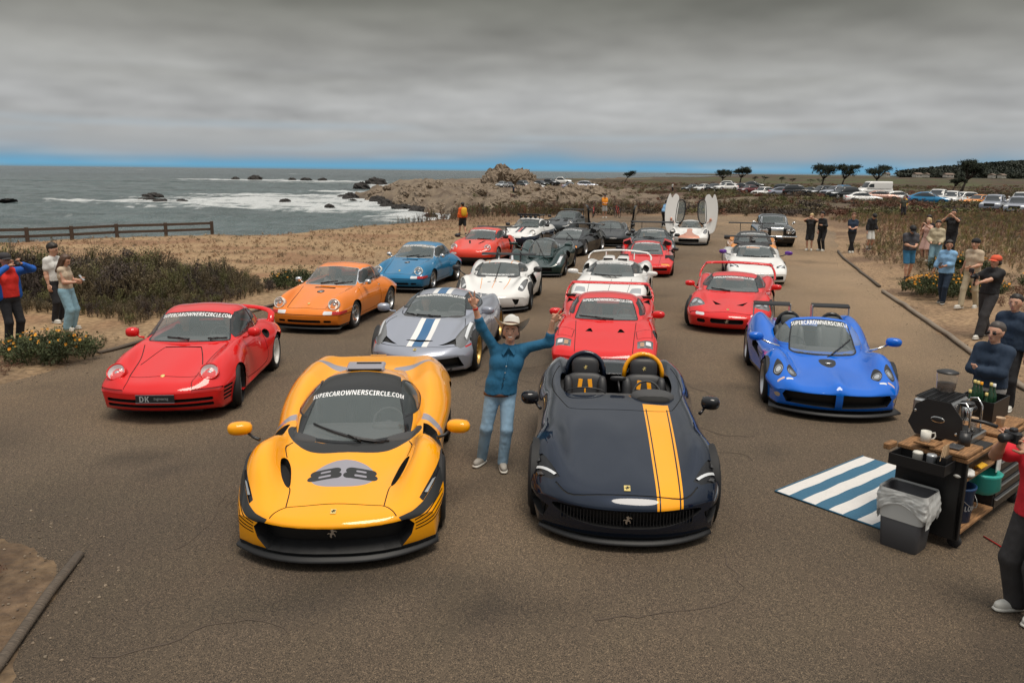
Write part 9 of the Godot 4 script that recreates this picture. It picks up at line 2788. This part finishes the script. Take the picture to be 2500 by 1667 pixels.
func build_plants()->void:
	var m: Material=M.leaf
	var a:=clump(3,56,0.42,0.24,0.05,8)
	var b:=clump(4,30,0.55,0.2,0.04,12)
	var stalks:=clump(7,12,0.5,0.22,0.03,9)
	var brown:=[Vector3(0.075,0.058,0.03),Vector3(0.14,0.105,0.056)]
	var olive:=[Vector3(0.07,0.07,0.025),Vector3(0.15,0.14,0.05)]
	var purple:=[Vector3(0.045,0.034,0.028),Vector3(0.09,0.066,0.052)]
	var gold:=[Vector3(0.13,0.11,0.025),Vector3(0.2,0.17,0.04)]
	var rust:=[Vector3(0.10,0.04,0.025),Vector3(0.16,0.07,0.04)]
	var field:=[Vector3(0.24,0.14,0.08),Vector3(0.34,0.22,0.13)]
	var straw:=[Vector3(0.2,0.15,0.09),Vector3(0.3,0.22,0.13)]
	thicket("shrubbery","dense dark brown heath shrubs behind the red coupe on the left",v2s("-22,18.6 -13,18.9 -10.6,18.9 -9.3,18.3 -8.5,17.3 -8.0,19.2 -7.2,21.6 -6.9,23.2 -8,24.4 -10,24.8 -13,24 -18,24.5 -24,24"),0.82,0.17,[purple,brown,brown,olive,purple,brown],[a,a,b,a,stalks],m,4)
	thicket("shrubbery","low dark shrubs along the cliff edge beyond the dry field",v2s("-10.5,51.5 -7,54 -2,60.5 3,64 9,69 14,72 24,70 24,74 12,77 2,70 -6,62 -9.5,55"),0.8,0.4,[purple,brown,rust,olive],[a,b],m,3)
	thicket("shrubbery","scrub growing behind the wooden fence by the sea",v2s("-21,41.5 -17.5,43.2 -14,44 -14,44.8 -18,44.4 -21.5,42.4"),0.8,0.25,[purple,olive,brown],[a,b],m,3)
	thicket("shrubbery","grassy heath bank behind the onlookers on the right",v2s("16.8,26 14.6,30.5 15.6,35 17.5,40 22,50 24,62 30,68 60,75 60,30 40,16 22,14 17.5,19 16.8,22"),0.42,0.33,[brown,olive,gold,field,rust,olive,brown],[a,a,b],m,2)
	thicket("shrubbery","low heath plants at the near right edge of the dirt",v2s("12.5,17.2 14.5,18.5 18,19 22,13 16,10 12.2,13 12,15"),0.5,0.26,[brown,olive,purple],[a,b],m,2)
	var far:=clump(5,70,0.55,0.7,0.2,8)
	heath_scatter("heath",15000,func():
		var d:=rng.randf_range(66.0,150.0) if rng.randf()<0.6 else rng.randf_range(66.0,260.0)
		return Vector2(rng.randf_range(-12.0,16.0+d*0.8),d),far,m,[purple,brown,rust,olive,brown,olive],Vector2(0.45,0.95))
	heath_scatter("undergrowth",800,func():
		var d:=rng.randf_range(9.0,40.0)
		return Vector2(9.0+d*0.17+absf(rng.randfn())*4.0,d),a,m,[straw,brown,rust,olive],Vector2(0.3,0.8))
	heath_scatter("undergrowth",500,func(): return Vector2(rng.randf_range(-16.0,-7.6),rng.randf_range(12.2,16.0)),a,m,[straw,brown,rust,brown],Vector2(0.2,0.5))
	heath_scatter("undergrowth",240,func(): return Vector2(rng.randf_range(-8.0,-3.6),rng.randf_range(4.0,8.0)),a,m,[straw,rust,brown],Vector2(0.15,0.4))
	heath_scatter("dry_grass",5000,func():
		var d:=rng.randf_range(22.0,60.0)
		return Vector2(rng.randf_range(-26.0,4.0),d),clump(6,18,0.12,0.22,0.07,6),m,[straw,straw,field,straw],Vector2(0.4,0.9))
	flower_bed(Vector2(-8.55,14.4),0.8,0.45,36,"orange-flowered bush beside the kerb below the couple with a phone",1)
	flower_bed(Vector2(12.9,23.2),1.5,0.5,200,"broad orange flower bed behind the man in the light blue shirt",2)
	flower_bed(Vector2(15.4,22.0),1.3,0.6,60,"orange flowers on the bank behind the cameraman in the cap",3)
	flower_bed(Vector2(15.2,27.2),1.0,0.6,50,"small orange flowers left of the man in the beige jacket",4)
	flower_bed(Vector2(10.9,15.6),0.7,0.35,8,"low green bush at the feet of the cameraman in the cap",5)
	flower_bed(Vector2(-6.5,23.8),0.8,0.5,8,"rusty green bush at the end of the shrubs before the orange coupe",6)
	for t in [[1880,412,190.0,5.6,5.0,"larger of two dark cypresses growing close together on the horizon",0.5],[1925,412,188.0,5.0,4.6,"lower dark cypress leaning against its larger neighbour",0.8],[2003,411,200.0,5.2,4.8,"lone round cypress right of the pair on the horizon",0.4],[1652,412,230.0,4.0,4.4,"small flat cypress above the far parked cars",0.3],[1693,412,230.0,5.2,4.2,"bushy cypress beside a smaller flat one",0.4],[2200,428,160.0,6.0,4.5,"tall umbrella cypress with bare trunk before the hills",1.2],[1430,408,260.0,3.4,3.4,"windswept cypress right of the rock outcrop",1.0],[2180,428,158.0,3.0,2.6,"low cypress under the umbrella cypress",0.6]]:
		var at:=pixel_ground(t[0],t[2])
		cypress(at,t[3]*1.1,t[4]*0.52,t[5],t[6],9)
	for k in 6:
		var at:=pixel_ground(1720+k*32+rng.randf_range(-8,8),330.0)
		cypress(at,rng.randf_range(1.8,2.8),1.5,"small dark cypress on the far skyline",0.2,4)
	hills()
func pixel_ground(px: float,d: float)->Vector3:
	var x:=(px - 1176.0)/1845.0*d*0.985
	return Vector3(x,land(x,d)[0],-d)
func flower_bed(c: Vector2,r: float,h: float,n: int,label: String,seed_: int)->void:
	var y: float=land(c.x,c.y)[0]
	var root:=thing("flowering_bush",label,"bush",Vector3(c.x,y,-c.y))
	var xf:=[]
	var cs:=[]
	for k in int(150*r*r)+40:
		var a:=rng.randf()*TAU
		var q:=sqrt(rng.randf())*r
		xf.append(sprig(Vector3(cos(a)*q,h*0.7*(1.0 - q*q/(r*r*1.2))*rng.randf(),sin(a)*q*0.8),0.75,0.5))
		cs.append(tone(Vector3(0.03,0.04,0.014),Vector3(0.075,0.09,0.03)))
	struct(scatter("foliage",clump(60+seed_,56,0.36,0.24,0.06,8),M.leaf,xf,cs,root),"stuff")
	var st:=sft(false)
	for k in 8:
		var a:=TAU*k/8.0
		var b:=a+0.55
		for v in [Vector3.ZERO,Vector3(cos(b)*0.03,0.012,sin(b)*0.03),Vector3(cos(a)*0.03,0.012,sin(a)*0.03)]: st.add_vertex(v)
	st.generate_normals()
	xf=[]
	cs=[]
	for k in n:
		var a:=rng.randf()*TAU
		var q:=sqrt(rng.randf())*r*0.95
		var top:=h*(0.75*(1.0 - q*q/(r*r*1.3))+0.5)
		xf.append(Transform3D(Basis(Vector3.RIGHT,0.7+rng.randfn()*0.4).scaled(Vector3.ONE*rng.randf_range(0.7,1.2)),Vector3(cos(a)*q,top*rng.randf_range(0.75,1.0),sin(a)*q*0.8)))
		cs.append(tone(Vector3(0.6,0.22,0.01),Vector3(0.75,0.33,0.02)))
	struct(scatter("flowers",st.commit(),M.leaf,xf,cs,root),"stuff")
func hills()->void:
	var m:=mat("wooded_hill",Color(0.022,0.03,0.022),0.95)
	var prof:=curve("0:2 60:10 150:20 265:29 500:45 1000:60")
	var f:=func(x,d):
		var u: float=x - 0.46*d
		var h: float=ev(prof,u)*sin(clampf((d - 1350.0)/700.0,0.0,1.0)*PI*0.5)*(1.0+noise(x,d,0.03)*0.15)
		return [h - 1.0 if u>0 else -2.0,Color(1,1,1)]
	struct(obj("hills",fan_mesh(grown(1350.0,2200.0,40.0,1.0),60,func(d): return Vector2(560.0,2200.0),f),m))
	var xf:=[]
	var cs:=[]
	for k in 5200:
		var d:=rng.randf_range(1330.0,2080.0)
		var x:=rng.randf_range(650.0,1750.0)
		if x<0.47*d: continue
		var h: float=f.call(x,d)[0]
		xf.append(Transform3D(Basis(Vector3.UP,rng.randf()*6.0).scaled(Vector3(1.2,1.0,1.2)*rng.randf_range(5.0,9.0)),Vector3(x,maxf(h,0.0) - 2.0,-d)))
		cs.append(tone(Vector3(0.012,0.018,0.013),Vector3(0.035,0.042,0.026)))
	struct(scatter("forest",clump(9,60,1.3,0.8,0.55,6),M.leaf,xf,cs),"stuff")
	var wall:=mat("house_wall",Color(0.5,0.47,0.42),0.8)
	var roof:=mat("house_roof",Color(0.18,0.13,0.1),0.8)
	for k in 16:
		var d:=rng.randf_range(1180.0,1320.0)
		var x:=560.0+k*42.0+rng.randf_range(-10.0,10.0)
		var root:=thing("house","tiny pale house at the foot of the wooded hill","house",Vector3(x,1.0,-d),rng.randf(),"houses below the wooded hill")
		var w:=rng.randf_range(8.0,14.0)
		obj("wall",box(Vector3(0,2.3,0),Vector3(w,4.6,8)),wall,root)
		var st:=sft(false)
		prism(st,v2s("-5,0 5,0 0,2.2"),w+1.0,Transform3D(Basis(Vector3(0,0,1),Vector3.UP,Vector3(-1,0,0)),Vector3(0,4.6,0)))
		obj("roof",st,roof,root)
		for e in 2: obj("window",box(Vector3(-w*0.25+e*w*0.5,2.6,4.05),Vector3(1.6,1.5,0.1)),M.park_glass,root)
func wood_mat(key: String,c: Color)->StandardMaterial3D:
	var m:=mat(key,Color.WHITE,0.85)
	m.albedo_color=c.linear_to_srgb()
	m.albedo_texture=noise_tex(0.03,Color(0.55,0.55,0.55),Color(1,1,1),71,256,5)
	m.uv1_triplanar=true
	m.uv1_scale=Vector3(0.6,6.0,6.0)
	return m
func build_fence()->void:
	var wood:=wood_mat("weathered_wood",Color(0.13,0.085,0.06))
	var root:=thing("rail_fence","weathered two-rail wooden fence along the cliff edge","fence",Vector3(-16,0,-42.9))
	var posts:=[Vector2(-16.0,42.9),Vector2(-17.9,41.6),Vector2(-19.8,40.3),Vector2(-21.3,38.9),Vector2(-22.5,37.3),Vector2(-25.0,36.0),Vector2(-27.5,34.7)]
	for i in posts.size():
		var p: Vector2=posts[i]
		var y: float=maxf(land(p.x,p.y)[0],-0.1)
		var q:=Vector3(p.x+16.0,y,-p.y+42.9)
		obj("post",box(q+Vector3(0,0.32,0),Vector3(0.14,0.72,0.14),Basis.IDENTITY,0.012),wood,root)
		if i+1<posts.size():
			var p2: Vector2=posts[i+1]
			var q2:=Vector3(p2.x+16.0,maxf(land(p2.x,p2.y)[0],-0.1),-p2.y+42.9)
			var d:=q2 - q
			var b:=Basis(Vector3.UP,atan2(-d.z,d.x))*Basis(Vector3.BACK,atan2(d.y,Vector2(d.x,d.z).length()))
			for hgt in [0.26,0.57]: obj("rail",box((q+q2)*0.5+Vector3(0,hgt,0)+b.z*0.1,Vector3(d.length()+0.1,0.13,0.05),b,0.008),wood,root)
	var kerb:=wood_mat("kerb_timber",Color(0.36,0.29,0.22))
	var old:=wood_mat("old_timber",Color(0.15,0.115,0.085))
	var runs:=[["low timber edging along the dirt on the left","-7.85,14.9 -6.95,17.8 -6.15,20.8 -5.6,24.2",0.045],["long grey round timber kerb along the dirt on the right","8.6,12.9 9.1,15.1 9.8,18 10.5,20.9 11.3,24.3",0.062],["broken timber edging at the far right of the car park","11.7,25.4 13,30.2 14.1,34.3 15.2,37.6",0.05],["short timber edge round the dirt corner at the lower left","-3.95,6.8 -3.1,2.4",0.045]]
	for r in runs:
		var pts:=[]
		var line:=smooth_line(v2s(r[1]))
		var wob: float=0.004 if line.size()<8 else 0.012
		for i in line.size():
			var v:=line[i]
			pts.append(Vector3(v.x+rng.randfn()*wob,r[2]*0.85+rng.randfn()*0.008,-v.y))
		var st:=sft()
		tube(st,pts,r[2],9,true,0.75)
		var o:=obj("timber_kerb",st,kerb if r[1].begins_with("8.6") else old)
		tag(o,r[0],"kerb")
func wear()->void:
	var st:=sft(false)
	for k in 22:
		var p:=Vector3(rng.randf_range(-7.0,8.0),0.004,-rng.randf_range(4.5,26.0))
		var a:=rng.randf()*TAU
		var w:=rng.randf_range(0.004,0.009)
		for e in rng.randi_range(10,34):
			a+=rng.randfn()*0.42
			var q:=p+Vector3(cos(a),0,sin(a))*rng.randf_range(0.05,0.14)
			var n:=Vector3(-sin(a),0,cos(a))
			var w2:=clampf(w+rng.randfn()*0.002,0.002,0.011)
			quad(st,p - n*w,p+n*w,q+n*w2,q - n*w2)
			p=q
			w=w2
	struct(obj("pavement_cracks",st,mat("crack",Color(0.075,0.055,0.04),0.95)),"stuff")
	var xf:=[]
	var cs:=[]
	for k in 2600:
		var i:=rng.randi()%LOT.size()
		var v:=LOT[i].lerp(LOT[(i+1)%LOT.size()],rng.randf())+Vector2(rng.randfn(),rng.randfn())*0.35
		if v.y>40.0 or v.y<2.0: continue
		xf.append(Transform3D(Basis(Vector3.UP,rng.randf()*TAU).scaled(Vector3(1,0.6,1)*rng.randf_range(0.004,0.014)),Vector3(v.x,ground_at(v.x,-v.y)+0.004,-v.y)))
		cs.append(tone(Vector3(0.09,0.065,0.045),Vector3(0.22,0.17,0.12)))
	struct(scatter("gravel",rock_mesh(60,4),M.leaf,xf,cs),"stuff")
func nose_at(car: Node3D,S_len: float,x: float,d: float,yaw: float)->void:
	var a:=deg_to_rad(yaw)
	car.position=Vector3(x,0,-d) - Vector3(sin(a),0,cos(a))*S_len/2
	car.rotation.y=a
func place_cars()->void:
	nose_at(yellow_racer(),4.69,-1.57,6.55,4.0)
	nose_at(navy_speedster(),4.66,1.09,6.95,-4.5)
	nose_at(red_widebody(),4.3,-4.9,10.63,4.0)
	nose_at(classic_911("orange old-style coupe with chrome trim and silver wheels",M.paint_orange,false),4.25,-4.51,17.0,-10.0)
	nose_at(classic_911("light blue old-style coupe with chrome trim and banner lettering",M.paint_blue),4.25,-3.39,23.05,-13.0)
	nose_at(silver_striped(),4.55,-1.67,13.2,-7.5)
	nose_at(blue_roadster(),4.4,4.71,11.1,-11.0)
	nose_at(red_hoop_wedge(),4.36,1.56,13.4,-8.0)
	nose_at(red_curvy(),4.48,4.72,17.4,-18.0)
	nose_at(visor_car(M.paint_white,"white coupe with black visor windscreen and thin orange lines on its bonnet",true,false),4.5,-0.58,19.7,-6.5)
	nose_at(white_wedge(),4.46,2.35,20.0,-12.0)
	nose_at(green_prototype(),4.6,0.7,26.9,-10.5)
	nose_at(angular("red angular coupe behind the white wedge coupe",M.paint_red,false,false),4.14,4.53,27.2,-9.5)
	nose_at(white_racer(),4.55,7.8,25.4,-12.0)
	nose_at(modern_911("red coupe with round lamps, black mirrors and black rear wing",M.paint_gt_red,"gt"),4.52,-1.66,29.9,-13.4)
	nose_at(black_racer(),4.6,5.69,32.7,-8.5)
	nose_at(yellow_gt(),4.7,9.19,30.6,-14.0)
	nose_at(angular("black angular coupe with flat wing and slanted wiper",M.paint_black,true,true),4.14,1.88,33.8,-22.0)
	nose_at(modern_911("white and navy coupe with red stripe and loaded roof rack",M.paint_white,"rally"),4.52,0.15,37.1,-17.0)
	nose_at(visor_car(M.paint_black,"black low coupe with its doors swung upright",false,true),4.5,4.69,38.4,-4.0)
	nose_at(white_butterfly(),4.6,8.61,39.6,-14.0)
	nose_at(old_saloon(),5.2,12.9,39.5,-12.0)
	nose_at(modern_911("dark grey coupe parked last behind the roof-rack coupe",M.paint_dark,"grey"),4.52,2.39,44.7,-20.0)
const EXPOSURE:=1.68
func px_place(_x: float)->void:
	pass
func _ready()->void:
	var cam:=Camera3D.new()
	cam.name="camera"
	put(cam)
	cam.fov=46.04
	cam.far=40000.0
	cam.near=0.05
	cam.position=Vector3(0,3.5,0)
	cam.rotation_degrees=Vector3(-11.97,0,0.63)
	cam.current=true
	make_sky()
	var sun:=DirectionalLight3D.new()
	sun.name="sun"
	put(sun)
	sun.rotation_degrees=Vector3(-74,30,0)
	sun.light_energy=0.5
	sun.light_angular_distance=26.0
	sun.light_color=Color(1.0,0.96,0.9)
	sun.shadow_enabled=true
	setup_noise()
	make_materials()
	build_setting()
	place_cars()
	crowd()
	occupants()
	coffee_cart()
	parked_cars()
